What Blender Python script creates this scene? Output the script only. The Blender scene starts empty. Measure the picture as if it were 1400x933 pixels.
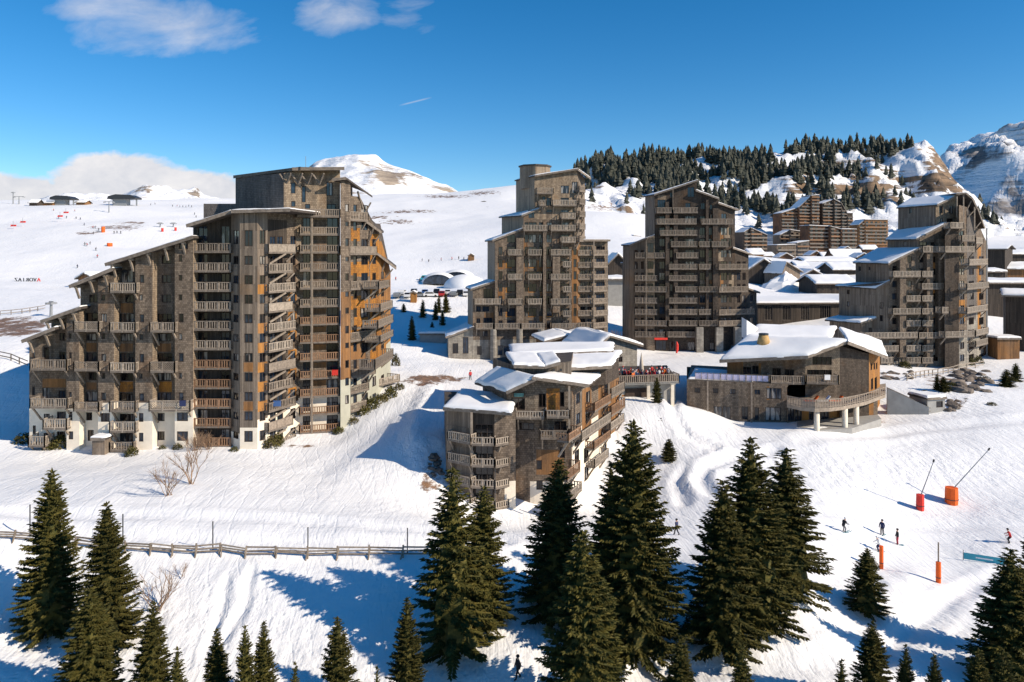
import bpy, bmesh, math, random
import numpy as np
from mathutils import Vector, noise as mnoise
random.seed(7)
S = bpy.context.scene
COL = S.collection
R = math.radians
# ------------------------------------------------------------------ camera
CZ, FL, HY = 27.0, 1000.0, 345.0          # camera height (m), focal length and eye-level row in photo pixels
cam = bpy.data.cameras.new('camera'); camo = bpy.data.objects.new('camera', cam); COL.objects.link(camo)
camo.location = (0, 0, CZ); camo.rotation_euler = (R(90), 0, 0)
cam.sensor_width = 36; cam.lens = 36 * FL / 1400; cam.shift_y = -(466.5 - HY) / 1400
cam.clip_start = 0.5; cam.clip_end = 20000
S.camera = camo
# ------------------------------------------------------------------ sun and sky
SUN_AZ = Vector((0.92, -0.39)).normalized(); SUN_EL = R(31)
sdir = Vector((SUN_AZ.x * math.cos(SUN_EL), SUN_AZ.y * math.cos(SUN_EL), math.sin(SUN_EL)))
sl = bpy.data.lights.new('sun', 'SUN'); sl.energy = 4.7; sl.angle = R(0.5); sl.color = (1.0, 0.875, 0.71)
so = bpy.data.objects.new('sun', sl); COL.objects.link(so); so.rotation_euler = sdir.to_track_quat('Z', 'Y').to_euler()
world = bpy.data.worlds.new('World'); S.world = world; world.use_nodes = True
S.view_settings.view_transform = 'Standard'; S.view_settings.look = 'None'
S.view_settings.exposure = 0.3; S.view_settings.gamma = 1.0; S.view_settings.use_curve_mapping = False
S.cycles.max_bounces = 6; S.cycles.diffuse_bounces = 3; S.cycles.glossy_bounces = 3; S.cycles.transparent_max_bounces = 6

class NT:
    """small helper around a node tree"""
    def __init__(s, nt): s.t = nt; s.n = nt.nodes; s.l = nt.links
    def add(s, typ, **kw):
        nd = s.n.new(typ)
        for k, v in kw.items(): setattr(nd, k, v)
        return nd
    def put(s, v, sock):
        if hasattr(v, 'links') or hasattr(v, 'is_linked'): s.l.new(v, sock)
        elif isinstance(v, (tuple, list)): sock.default_value = tuple(v) if len(v) == len(sock.default_value) else (*v, 1.0)
        else: sock.default_value = v
    def math(s, op, a, b=0.5, c=0.5, clamp=False):
        nd = s.add('ShaderNodeMath', operation=op, use_clamp=clamp)
        for v, k in ((a, 0), (b, 1), (c, 2)): s.put(v, nd.inputs[k])
        return nd.outputs[0]
    def mix(s, f, a, b, mode='MIX'):
        nd = s.add('ShaderNodeMix', data_type='RGBA', blend_type=mode)
        s.put(f, nd.inputs[0]); s.put(a, nd.inputs[6]); s.put(b, nd.inputs[7]); return nd.outputs[2]
    def noise(s, vec, scale, detail=4, rough=0.55, dist=0.0):
        nd = s.add('ShaderNodeTexNoise'); s.put(scale, nd.inputs['Scale']); nd.inputs['Detail'].default_value = detail
        nd.inputs['Roughness'].default_value = rough; nd.inputs['Distortion'].default_value = dist
        if vec is not None: s.l.new(vec, nd.inputs['Vector'])
        return nd.outputs['Fac']
    def ramp(s, f, stops):
        nd = s.add('ShaderNodeValToRGB'); cr = nd.color_ramp
        while len(cr.elements) < len(stops): cr.elements.new(0.5)
        for e, (p, c) in zip(cr.elements, stops):
            e.position = p; e.color = (*c, 1) if len(c) == 3 else c
        s.put(f, nd.inputs[0]); return nd.outputs[0]
    def remap(s, v, a, b, c=0.0, d=1.0):
        nd = s.add('ShaderNodeMapRange', clamp=True)
        s.put(v, nd.inputs[0])
        for k, x in enumerate((a, b, c, d)): nd.inputs[k + 1].default_value = x
        return nd.outputs[0]
    def mapv(s, vec, scale=(1, 1, 1), loc=(0, 0, 0), rot=(0, 0, 0)):
        nd = s.add('ShaderNodeMapping'); s.l.new(vec, nd.inputs[0])
        nd.inputs['Scale'].default_value = scale; nd.inputs['Location'].default_value = loc; nd.inputs['Rotation'].default_value = rot
        return nd.outputs[0]

def build_world():
    t = NT(world.node_tree); t.n.clear()
    out = t.add('ShaderNodeOutputWorld'); bg = t.add('ShaderNodeBackground'); bg.inputs[1].default_value = 0.115
    sky = t.add('ShaderNodeTexSky', sky_type='NISHITA', sun_disc=False)
    sky.sun_elevation = SUN_EL; sky.sun_rotation = math.atan2(SUN_AZ.x, SUN_AZ.y); sky.altitude = 1800
    sky.air_density = 1.0; sky.dust_density = 0.25; sky.ozone_density = 3.0
    hs = t.add('ShaderNodeHueSaturation'); hs.inputs['Saturation'].default_value = 1.36; hs.inputs['Hue'].default_value = 0.497
    t.l.new(sky.outputs[0], hs.inputs['Color'])
    # clouds laid out by direction (azimuth, elevation) on the sky
    tc = t.add('ShaderNodeTexCoord'); sp = t.add('ShaderNodeSeparateXYZ'); t.l.new(tc.outputs['Generated'], sp.inputs[0])
    yy = t.math('MAXIMUM', sp.outputs[1], 0.02)
    ax = t.math('DIVIDE', sp.outputs[0], yy); el = t.math('DIVIDE', sp.outputs[2], yy)
    cv = t.add('ShaderNodeCombineXYZ'); t.l.new(ax, cv.inputs[0]); t.l.new(el, cv.inputs[1])
    n1 = t.noise(t.mapv(cv.outputs[0], (7, 14, 1)), 1.0, 7, 0.6, 0.4)
    n2 = t.noise(t.mapv(cv.outputs[0], (16, 26, 1), (3, 1, 0)), 1.0, 6, 0.6, 0.3)
    def blob(cx, cy, rx, ry):
        dx = t.math('DIVIDE', t.math('SUBTRACT', ax, cx), rx); dy = t.math('DIVIDE', t.math('SUBTRACT', el, cy), ry)
        r2 = t.math('ADD', t.math('MULTIPLY', dx, dx), t.math('MULTIPLY', dy, dy))
        return t.math('SUBTRACT', 1.0, r2)
    def P(px, py, w, h): return ((px - 700) / FL, (HY - py) / FL, w / FL, h / FL)
    bank = t.math('MAXIMUM', blob(*P(165, 268, 118, 62)), blob(*P(10, 278, 110, 44)))
    bank = t.math('MAXIMUM', bank, blob(*P(265, 280, 110, 50)))
    bank = t.math('ADD', bank, t.math('MULTIPLY', t.math('SUBTRACT', n2, 0.5), 1.25))
    bank = t.remap(bank, 0.0, 0.30, 0, 0.96)
    wisp = t.math('MAXIMUM', blob(*P(225, 40, 150, 46)), blob(*P(150, 12, 100, 26)))
    wisp = t.math('MAXIMUM', wisp, blob(*P(465, 18, 70, 36)))
    wisp = t.math('MAXIMUM', wisp, t.math('MULTIPLY', blob(*P(555, 20, 50, 30)), 0.6))
    wisp = t.math('ADD', t.math('MULTIPLY', wisp, 0.7), t.math('MULTIPLY', t.math('SUBTRACT', n1, 0.55), 2.0))
    wisp = t.remap(wisp, 0.02, 0.95, 0, 0.72)
    # condensation trail
    ca, sa = math.cos(R(14)), math.sin(R(14)); tx, tz = (568 - 700) / FL, (HY - 139) / FL
    ux = t.math('SUBTRACT', ax, tx); uz = t.math('SUBTRACT', el, tz)
    al = t.math('ADD', t.math('MULTIPLY', ux, ca), t.math('MULTIPLY', uz, sa))
    ac = t.math('SUBTRACT', t.math('MULTIPLY', uz, ca), t.math('MULTIPLY', ux, sa))
    tr = t.math('MULTIPLY', t.remap(t.math('ABSOLUTE', ac), 0.0, 0.0016, 1, 0), t.remap(t.math('ABSOLUTE', al), 0.012, 0.024, 1, 0))
    ahead = t.remap(sp.outputs[1], 0.05, 0.2)
    cl = t.math('MAXIMUM', bank, t.math('MAXIMUM', wisp, t.math('MULTIPLY', tr, 0.35)))
    cl = t.math('MULTIPLY', cl, ahead)
    shade = t.mix(t.remap(n2, 0.35, 0.7), (5.0, 5.0, 5.35), (6.6, 6.35, 6.3))
    t.l.new(t.mix(cl, hs.outputs[0], shade), bg.inputs[0]); t.l.new(bg.outputs[0], out.inputs[0])
build_world()

# ------------------------------------------------------------------ materials
MAT = {}
def newmat(name):
    m = bpy.data.materials.new(name); m.use_nodes = True; t = NT(m.node_tree); t.n.clear()
    o = t.add('ShaderNodeOutputMaterial'); b = t.add('ShaderNodeBsdfPrincipled'); t.l.new(b.outputs[0], o.inputs[0])
    MAT[name] = m; return t, b
def bump(t, b, h, strength=0.4, dist=0.03):
    nd = t.add('ShaderNodeBump'); nd.inputs['Strength'].default_value = strength; nd.inputs['Distance'].default_value = dist
    t.put(h, nd.inputs['Height']); t.l.new(nd.outputs[0], b.inputs['Normal'])
def obj_rand(t): return t.add('ShaderNodeObjectInfo').outputs['Random']
def wood_wall(name, c1, c2, stain, bw, rh, vertical=False, stain_at=(0.56, 0.75), mort=(0.03, 0.025, 0.02), amt=0.7):
    t, b = newmat(name); uv = t.add('ShaderNodeUVMap').outputs[0]
    v = uv
    if vertical:
        sp = t.add('ShaderNodeSeparateXYZ'); t.l.new(uv, sp.inputs[0]); cb = t.add('ShaderNodeCombineXYZ')
        t.l.new(sp.outputs[1], cb.inputs[0]); t.l.new(sp.outputs[0], cb.inputs[1]); v = cb.outputs[0]
    br = t.add('ShaderNodeTexBrick'); t.l.new(v, br.inputs['Vector'])
    br.inputs['Scale'].default_value = 1; br.inputs['Brick Width'].default_value = bw; br.inputs['Row Height'].default_value = rh
    br.inputs['Mortar Size'].default_value = 0.012; br.inputs['Mortar Smooth'].default_value = 0.3; br.inputs['Bias'].default_value = -0.1
    br.inputs['Color1'].default_value = (*c1, 1); br.inputs['Color2'].default_value = (*c2, 1); br.inputs['Mortar'].default_value = (*mort, 1)
    br.offset = 0.5; br.squash = 1.0
    big = t.noise(t.mapv(uv, (0.22, 0.16, 1)), 1.0, 5, 0.6)
    fine = t.noise(t.mapv(uv, (14, 2.2, 1)), 1.0, 3, 0.6)
    col = t.mix(t.math('MULTIPLY', t.remap(big, *stain_at), amt), br.outputs[0], t.mix(0.8, br.outputs[0], stain))
    streak = t.noise(t.mapv(uv, (1.3, 0.12, 1)), 1.0, 4, 0.6)
    col = t.mix(1.0, col, t.ramp(streak, [(0.3, (0.52, 0.51, 0.51)), (0.68, (1.08, 1.05, 1.0))]), 'MULTIPLY')
    col = t.mix(1.0, col, t.ramp(fine, [(0.25, (0.75, 0.75, 0.76)), (0.75, (1.15, 1.14, 1.12))]), 'MULTIPLY')
    t.l.new(col, b.inputs['Base Color']); b.inputs['Roughness'].default_value = 0.85; b.inputs['Specular IOR Level'].default_value = 0.2
    bump(t, b, t.math('ADD', t.math('MULTIPLY', br.outputs['Fac'], -1.0), t.math('MULTIPLY', fine, 0.4)), 0.7, 0.03)
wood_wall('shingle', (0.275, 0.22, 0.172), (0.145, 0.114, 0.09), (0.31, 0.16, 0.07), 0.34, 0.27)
wood_wall('shingle_dark', (0.115, 0.093, 0.077), (0.065, 0.052, 0.043), (0.15, 0.082, 0.042), 0.34, 0.27)
wood_wall('shingle_grey', (0.20, 0.183, 0.175), (0.15, 0.136, 0.13), (0.20, 0.165, 0.14), 0.34, 0.27)
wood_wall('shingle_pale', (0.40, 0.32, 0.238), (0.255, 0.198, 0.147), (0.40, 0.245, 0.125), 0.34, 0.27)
wood_wall('shingle_orange', (0.50, 0.215, 0.05), (0.20, 0.115, 0.06), (0.58, 0.25, 0.04), 0.34, 0.3, stain_at=(0.4, 0.6))
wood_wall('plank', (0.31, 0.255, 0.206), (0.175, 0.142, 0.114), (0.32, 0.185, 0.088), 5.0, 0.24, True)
wood_wall('plank_pale', (0.42, 0.345, 0.268), (0.28, 0.226, 0.173), (0.40, 0.25, 0.13), 5.0, 0.24, True)  # pale planks, lightened further to carry bounce light in the colour
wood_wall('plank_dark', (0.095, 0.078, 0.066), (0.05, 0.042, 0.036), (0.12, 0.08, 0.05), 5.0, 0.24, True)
wood_wall('plank_orange', (0.44, 0.215, 0.075), (0.23, 0.13, 0.07), (0.56, 0.25, 0.05), 5.0, 0.22, True, (0.4, 0.6))
wood_wall('plank_warm', (0.31, 0.18, 0.095), (0.17, 0.105, 0.065), (0.44, 0.20, 0.06), 5.0, 0.22, True, (0.42, 0.62))
wood_wall('stone', (0.40, 0.375, 0.33), (0.26, 0.24, 0.215), (0.40, 0.39, 0.32), 0.8, 0.42, mort=(0.16, 0.15, 0.14))
wood_wall('far_wood', (0.15, 0.092, 0.062), (0.075, 0.05, 0.038), (0.22, 0.10, 0.045), 3.4, 2.8, stain_at=(0.45, 0.6))

def plain(name, c, rough=0.8, var=0.25, scale=1.5, spec=0.3, bmp=0.15, metal=0.0, rnd=0.0):
    t, b = newmat(name); oc = t.add('ShaderNodeTexCoord').outputs['Object']
    n = t.noise(oc, scale, 5, 0.6)
    lo = tuple(x * (1 - var) for x in c); hi = tuple(min(1, x * (1 + var)) for x in c)
    col = t.ramp(n, [(0.3, lo), (0.7, hi)])
    if rnd:
        f = t.math('ADD', 1 - rnd, t.math('MULTIPLY', obj_rand(t), 2 * rnd)); cc = t.add('ShaderNodeCombineColor')
        for k in range(3): t.l.new(f, cc.inputs[k])
        col = t.mix(1.0, col, cc.outputs[0], 'MULTIPLY')
    t.l.new(col, b.inputs['Base Color']); b.inputs['Roughness'].default_value = rough; b.inputs['Metallic'].default_value = metal
    b.inputs['Specular IOR Level'].default_value = spec
    if bmp: bump(t, b, t.noise(oc, scale * 6, 4), bmp, 0.02)
plain('cream', (0.80, 0.71, 0.58), 0.9, 0.12, 0.6)
plain('render_green', (0.42, 0.41, 0.33), 0.9, 0.12, 0.6)
plain('concrete', (0.33, 0.32, 0.30), 0.9, 0.15, 0.8)
plain('rail_wood', (0.25, 0.203, 0.16), 0.85, 0.35, 3.0, rnd=0.18)
plain('rail_pale', (0.335, 0.28, 0.224), 0.85, 0.3, 3.0, rnd=0.18)
plain('rail_rust', (0.25, 0.145, 0.085), 0.85, 0.35, 3.0, rnd=0.2)
plain('beam', (0.20, 0.165, 0.135), 0.85, 0.35, 2.0, rnd=0.15)
plain('beam_pale', (0.27, 0.22, 0.172), 0.85, 0.3, 2.0, rnd=0.15)
plain('slab', (0.17, 0.14, 0.115), 0.9, 0.3, 2.0)
plain('roof_wood', (0.075, 0.062, 0.053), 0.9, 0.3, 1.5)
plain('frame_wood', (0.05, 0.033, 0.025), 0.7, 0.3, 3.0)
plain('frame_white', (0.7, 0.68, 0.64), 0.7, 0.1, 3.0)
plain('black_metal', (0.03, 0.032, 0.036), 0.45, 0.2, 2.0, 0.5)
plain('grey_metal', (0.25, 0.26, 0.27), 0.45, 0.2, 2.0, 0.5)
plain('white_fabric', (0.8, 0.8, 0.8), 0.8, 0.04, 1.0)
plain('pale_fabric', (0.55, 0.47, 0.38), 0.9, 0.1, 1.0)
plain('rock', (0.17, 0.14, 0.115), 0.95, 0.5, 0.9, bmp=0.6)
plain('earth', (0.26, 0.14, 0.075), 0.95, 0.4, 0.8, bmp=0.5)
plain('orange_pad', (0.85, 0.13, 0.015), 0.6, 0.1, 2.0)
plain('red_pad', (0.72, 0.045, 0.03), 0.6, 0.12, 2.0)
plain('teal', (0.06, 0.36, 0.44), 0.6, 0.08, 1.0)
plain('brass', (0.50, 0.31, 0.12), 0.6, 0.2, 2.0)
plain('tyre', (0.02, 0.02, 0.02), 0.8, 0.1)
plain('bark', (0.085, 0.062, 0.045), 0.95, 0.4, 4.0, bmp=0.5)
plain('twig', (0.26, 0.17, 0.11), 0.9, 0.3, 3.0)
plain('skin', (0.55, 0.34, 0.24), 0.6, 0.1, 3.0)
plain('purple_net', (0.62, 0.56, 0.72), 0.8, 0.1, 3.0)
for nm, c in dict(jacket_black=(0.02, 0.02, 0.025), jacket_navy=(0.025, 0.035, 0.10), jacket_red=(0.5, 0.03, 0.03), jacket_white=(0.7, 0.7, 0.7), jacket_teal=(0.05, 0.25, 0.32),
                  jacket_orange=(0.75, 0.17, 0.03), pants_black=(0.015, 0.015, 0.02), pants_red=(0.45, 0.02, 0.05), pants_grey=(0.16, 0.16, 0.17)).items(): plain(nm, c, 0.7, 0.15, 5.0)
for nm, c in dict(car_white=(0.75, 0.75, 0.75), car_black=(0.015, 0.015, 0.018), car_grey=(0.2, 0.21, 0.22), car_blue=(0.05, 0.12, 0.3), car_teal=(0.04, 0.42, 0.5), car_red=(0.4, 0.03, 0.03)).items(): plain(nm, c, 0.3, 0.03, 1.0, 0.5, 0)

def glass(name, base, rough, curtain=None):
    t, b = newmat(name); oc = t.add('ShaderNodeTexCoord').outputs['Object']
    n = t.noise(oc, 1.1, 3)
    r = obj_rand(t); lo = tuple(x * 0.6 for x in base); hi = tuple(x * 1.5 for x in base)
    col = t.mix(r, lo, hi); col = t.mix(t.remap(n, 0.35, 0.65), col, tuple(x * 0.5 for x in base))
    if curtain: col = t.mix(t.remap(t.noise(t.mapv(oc, (1.6, 1.6, 0.25)), 1.0, 2), 0.48, 0.56), col, curtain)
    t.l.new(col, b.inputs['Base Color']); b.inputs['Roughness'].default_value = rough; b.inputs['Specular IOR Level'].default_value = 0.6
glass('glass_dark', (0.012, 0.012, 0.014), 0.08)
glass('glass_blue', (0.022, 0.035, 0.055), 0.06)  # blue base colour stands in for reflected sky
glass('glass_curtain', (0.03, 0.035, 0.045), 0.1, (0.32, 0.29, 0.26))
glass('glass_teal', (0.10, 0.22, 0.22), 0.1)
GL = ['glass_dark', 'glass_dark', 'glass_blue', 'glass_blue', 'glass_curtain']

def snow_mat(name, mode):
    t, b = newmat(name); geo = t.add('ShaderNodeNewGeometry'); pos = geo.outputs['Position']
    col = (0.87, 0.865, 0.86)
    n1 = t.noise(pos, 0.12, 4); n2 = t.noise(pos, 1.1, 5, 0.6); n3 = t.noise(pos, 5.0, 4, 0.6)
    h = t.math('ADD', t.math('MULTIPLY', n2, 0.5), t.math('MULTIPLY', n3, 0.12))
    if mode == 'ground':
        # rough, trodden snow in some places, groomed corduroy elsewhere
        rough = t.remap(n1, 0.42, 0.62)
        lump = t.add('ShaderNodeTexVoronoi', feature='SMOOTH_F1'); lump.inputs['Scale'].default_value = 0.9; lump.inputs['Smoothness'].default_value = 0.6
        t.l.new(t.mapv(pos, (1.0, 0.55, 1.0), rot=(0, 0, 0.5)), lump.inputs['Vector'])
        trk = t.add('ShaderNodeTexWave', bands_direction='DIAGONAL'); trk.inputs['Scale'].default_value = 0.35; trk.inputs['Distortion'].default_value = 7.0; trk.inputs['Detail'].default_value = 3
        t.l.new(t.mapv(pos, (0.9, 0.25, 0.4)), trk.inputs['Vector'])
        at = t.add('ShaderNodeAttribute', attribute_name='rough').outputs['Fac']
        rr = t.math('MAXIMUM', t.math('MULTIPLY', rough, 0.35), at)
        foot = t.add('ShaderNodeTexVoronoi', feature='F1'); foot.inputs['Scale'].default_value = 1.9; foot.inputs['Randomness'].default_value = 1.0
        t.l.new(t.mapv(pos, (1.0, 0.7, 0.6), rot=(0, 0, -0.4)), foot.inputs['Vector'])
        fp = t.math('MULTIPLY', t.remap(foot.outputs['Distance'], 0.0, 0.35, 0, 1), 0.30)
        run = t.noise(t.mapv(pos, (2.6, 0.10, 0.5), rot=(0, 0, 0.75)), 1.0, 3, 0.6)
        run2 = t.noise(t.mapv(pos, (0.12, 2.2, 0.5), rot=(0, 0, -0.25)), 1.0, 3, 0.6)
        line = t.remap(trk.outputs['Fac'], 0.90, 1.0, 0, 1)
        h = t.math('ADD', t.math('MULTIPLY', h, t.math('ADD', 0.45, rr)), t.math('MULTIPLY', rr, t.math('ADD', t.math('MULTIPLY', lump.outputs['Distance'], 0.9), fp)))
        h = t.math('ADD', h, t.math('ADD', t.math('MULTIPLY', run, 0.30), t.math('MULTIPLY', run2, 0.22)))
        h = t.math('SUBTRACT', h, t.math('MULTIPLY', line, 0.08))
        dirt = t.add('ShaderNodeAttribute', attribute_name='dirt').outputs['Fac']
        dn = t.math('ADD', dirt, t.math('MULTIPLY', t.math('SUBTRACT', t.noise(t.mapv(pos, (0.5, 0.28, 1.2)), 0.5, 8, 0.75), 0.56), 3.2))
        ear = t.ramp(t.noise(pos, 0.8, 5), [(0.3, (0.12, 0.085, 0.06)), (0.7, (0.30, 0.17, 0.095))])
        col = t.mix(t.math('MULTIPLY', t.remap(dn, 0.5, 0.75), t.remap(dirt, 0.05, 0.3)), col, ear)
    t.put(col, b.inputs['Base Color']) if not isinstance(col, tuple) else t.put((*col, 1), b.inputs['Base Color'])
    b.inputs['Roughness'].default_value = 0.65; b.inputs['Specular IOR Level'].default_value = 0.25
    bump(t, b, h, 0.5 if mode == 'ground' else 0.35, 0.5 if mode == 'ground' else 0.2)
snow_mat('snow', 'ground'); snow_mat('snow_roof', 'roof')

def mountain_mat(name, scale, rock1, rock2, lo, hi, strata):
    t, b = newmat(name); geo = t.add('ShaderNodeNewGeometry'); pos = geo.outputs['Position']
    at = t.add('ShaderNodeAttribute', attribute_name='rock').outputs['Fac']
    n = t.noise(pos, scale, 8, 0.65, 0.3)
    st = t.noise(t.mapv(pos, (0.3, 0.3, strata), rot=(0, 0.35, 0)), scale * 1.5, 6, 0.65)
    sp = t.add('ShaderNodeSeparateXYZ'); t.l.new(geo.outputs['Normal'], sp.inputs[0])
    steep = t.math('SUBTRACT', 1.0, sp.outputs[2])
    f = t.math('ADD', t.math('ADD', at, t.math('MULTIPLY', steep, 0.35)), t.math('ADD', t.math('MULTIPLY', t.math('SUBTRACT', n, 0.5), 1.5), t.math('MULTIPLY', t.math('SUBTRACT', st, 0.5), 1.6)))
    rc = t.ramp(st, [(0.42, rock1), (0.58, rock2)])
    col = t.mix(t.remap(f, lo, hi), (0.85, 0.86, 0.88), rc)
    t.l.new(col, b.inputs['Base Color']); b.inputs['Roughness'].default_value = 0.85; b.inputs['Specular IOR Level'].default_value = 0.15
    bump(t, b, t.math('ADD', n, st), 0.8, 0.5 / scale * 0.3)
mountain_mat('mountain_far', 0.004, (0.20, 0.16, 0.13), (0.40, 0.33, 0.26), 0.26, 0.38, 4.0)
mountain_mat('mountain_blue', 0.006, (0.13, 0.135, 0.15), (0.27, 0.24, 0.22), 0.20, 0.40, 3.0)
mountain_mat('hill_rock', 0.02, (0.10, 0.075, 0.055), (0.27, 0.185, 0.12), 0.30, 0.42, 5.0)

def foliage(name, dark, lite, tip):
    t, b = newmat(name); oc = t.add('ShaderNodeTexCoord').outputs['Object']
    n = t.noise(oc, 0.8, 4); n2 = t.noise(oc, 5.0, 3)
    col = t.mix(t.remap(n, 0.3, 0.7), dark, lite); col = t.mix(t.math('MULTIPLY', t.remap(n2, 0.5, 0.72), 0.6), col, tip)
    f = t.math('ADD', 0.8, t.math('MULTIPLY', obj_rand(t), 0.4)); cc = t.add('ShaderNodeCombineColor')
    for k in range(3): t.l.new(f, cc.inputs[k])
    t.l.new(t.mix(1.0, col, cc.outputs[0], 'MULTIPLY'), b.inputs['Base Color'])
    b.inputs['Roughness'].default_value = 0.7; b.inputs['Specular IOR Level'].default_value = 0.2
foliage('needles', (0.028, 0.034, 0.010), (0.10, 0.088, 0.02), (0.20, 0.145, 0.035))
foliage('needles_far', (0.036, 0.042, 0.032), (0.062, 0.064, 0.046), (0.12, 0.115, 0.09))
foliage('needles_brown', (0.07, 0.06, 0.02), (0.12, 0.10, 0.03), (0.2, 0.15, 0.05))
# ------------------------------------------------------------------ geometry helpers
def W(px, py, d): return Vector(((px - 700) / FL * d, d, CZ - (py - HY) / FL * d))
def PL(px, d): return Vector(((px - 700) / FL * d, d))          # plan point seen at column px, d metres away
def zat(py, d): return CZ - (py - HY) / FL * d
class MB:
    def __init__(s): s.v = []; s.f = []; s.m = []; s.uv = []
    def face(s, pts, m=0, uv=None):
        i = len(s.v); s.v += [tuple(p) for p in pts]; s.f.append(tuple(range(i, i + len(pts)))); s.m.append(m); s.uv.append(uv)
    def hexa(s, p, m=0):
        """p: 8 corners, bottom 4 then top 4, same order"""
        i = len(s.v); s.v += [tuple(q) for q in p]
        for f in ((3, 2, 1, 0), (4, 5, 6, 7), (0, 1, 5, 4), (1, 2, 6, 5), (2, 3, 7, 6), (3, 0, 4, 7)):
            s.f.append(tuple(i + k for k in f)); s.m.append(m); s.uv.append(None)
    def box(s, c, sx, sy, sz, m=0, rz=0.0):
        cx, cy, cz = c; ca, sa = math.cos(rz), math.sin(rz); P = []
        for z in (0, sz):
            for (x, y) in ((-sx / 2, -sy / 2), (sx / 2, -sy / 2), (sx / 2, sy / 2), (-sx / 2, sy / 2)):
                P.append((cx + x * ca - y * sa, cy + x * sa + y * ca, cz + z))
        s.hexa(P, m)
    def beam(s, p, q, w, h=None, m=0):
        p = Vector(p); q = Vector(q); h = h or w; d = (q - p)
        if d.length < 1e-5: return
        d.normalize(); up = Vector((0, 0, 1)) if abs(d.z) < 0.95 else Vector((1, 0, 0))
        a = d.cross(up).normalized(); b = a.cross(d).normalized()
        P = [e + a * (x * w / 2) + b * (y * h / 2) for e in (p, q) for (x, y) in ((-1, -1), (1, -1), (1, 1), (-1, 1))]
        s.hexa(P, m)
    def tube(s, pts, rad, n=6, m=0, cap=True):
        rings = []
        for k, p in enumerate(pts):
            p = Vector(p); d = Vector(pts[min(k + 1, len(pts) - 1)]) - Vector(pts[max(k - 1, 0)]); d.normalize()
            up = Vector((0, 0, 1)) if abs(d.z) < 0.9 else Vector((1, 0, 0))
            a = d.cross(up).normalized(); b = a.cross(d); r = rad[k] if isinstance(rad, (list, tuple)) else rad
            i = len(s.v); s.v += [tuple(p + (a * math.cos(2 * math.pi * j / n) + b * math.sin(2 * math.pi * j / n)) * r) for j in range(n)]; rings.append(i)
        for k in range(len(rings) - 1):
            for j in range(n):
                s.f.append((rings[k] + j, rings[k] + (j + 1) % n, rings[k + 1] + (j + 1) % n, rings[k + 1] + j)); s.m.append(m); s.uv.append(None)
        if cap:
            s.f.append(tuple(rings[-1] + j for j in range(n))); s.m.append(m); s.uv.append(None)
            s.f.append(tuple(rings[0] + j for j in reversed(range(n)))); s.m.append(m); s.uv.append(None)
    def mesh(s, name, mats, off=(0, 0, 0), smooth=False):
        me = bpy.data.meshes.new(name); o = Vector(off)
        me.from_pydata([(x - o.x, y - o.y, z - o.z) for x, y, z in s.v], [], s.f)
        for m in mats: me.materials.append(MAT[m])
        me.polygons.foreach_set('material_index', s.m)
        if any(u is not None for u in s.uv) or any(m in MATS for m in mats):
            ul = me.uv_layers.new(name='UVMap'); k = 0; data = []
            for f, u in zip(s.f, s.uv):
                for j in range(len(f)): data += (u[j] if u else (s.v[f[j]][0] + s.v[f[j]][1], s.v[f[j]][2]))
            ul.data.foreach_set('uv', data)
        if smooth: me.polygons.foreach_set('use_smooth', [True] * len(s.f))
        me.update(); return me
    def build(s, name, mats, parent=None, off=None, smooth=False):
        if isinstance(mats, str): mats = [mats]
        if off is None: off = parent_base(parent)
        o = bpy.data.objects.new(name, s.mesh(name, mats, off, smooth)); COL.objects.link(o)
        if parent is not None: o.parent = parent
        else: o.location = off
        return o
def parent_base(p):
    v = Vector((0, 0, 0))
    while p is not None: v += p.location; p = p.parent
    return v
def tag(o, label=None, cat=None, group=None, kind=None):
    if label: o['label'] = label
    if cat: o['category'] = cat
    if group: o['group'] = group
    if kind: o['kind'] = kind
    return o
def empty(name, loc, label, cat, group=None, rz=0):
    o = bpy.data.objects.new(name, None); COL.objects.link(o); o.location = loc; o.rotation_euler = (0, 0, rz); o.empty_display_size = 0.5
    return tag(o, label, cat, group)
def copy_tree(o, parent=None):
    c = o.copy(); COL.objects.link(c); c.parent = parent
    for ch in o.children: copy_tree(ch, c)
    return c

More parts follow.
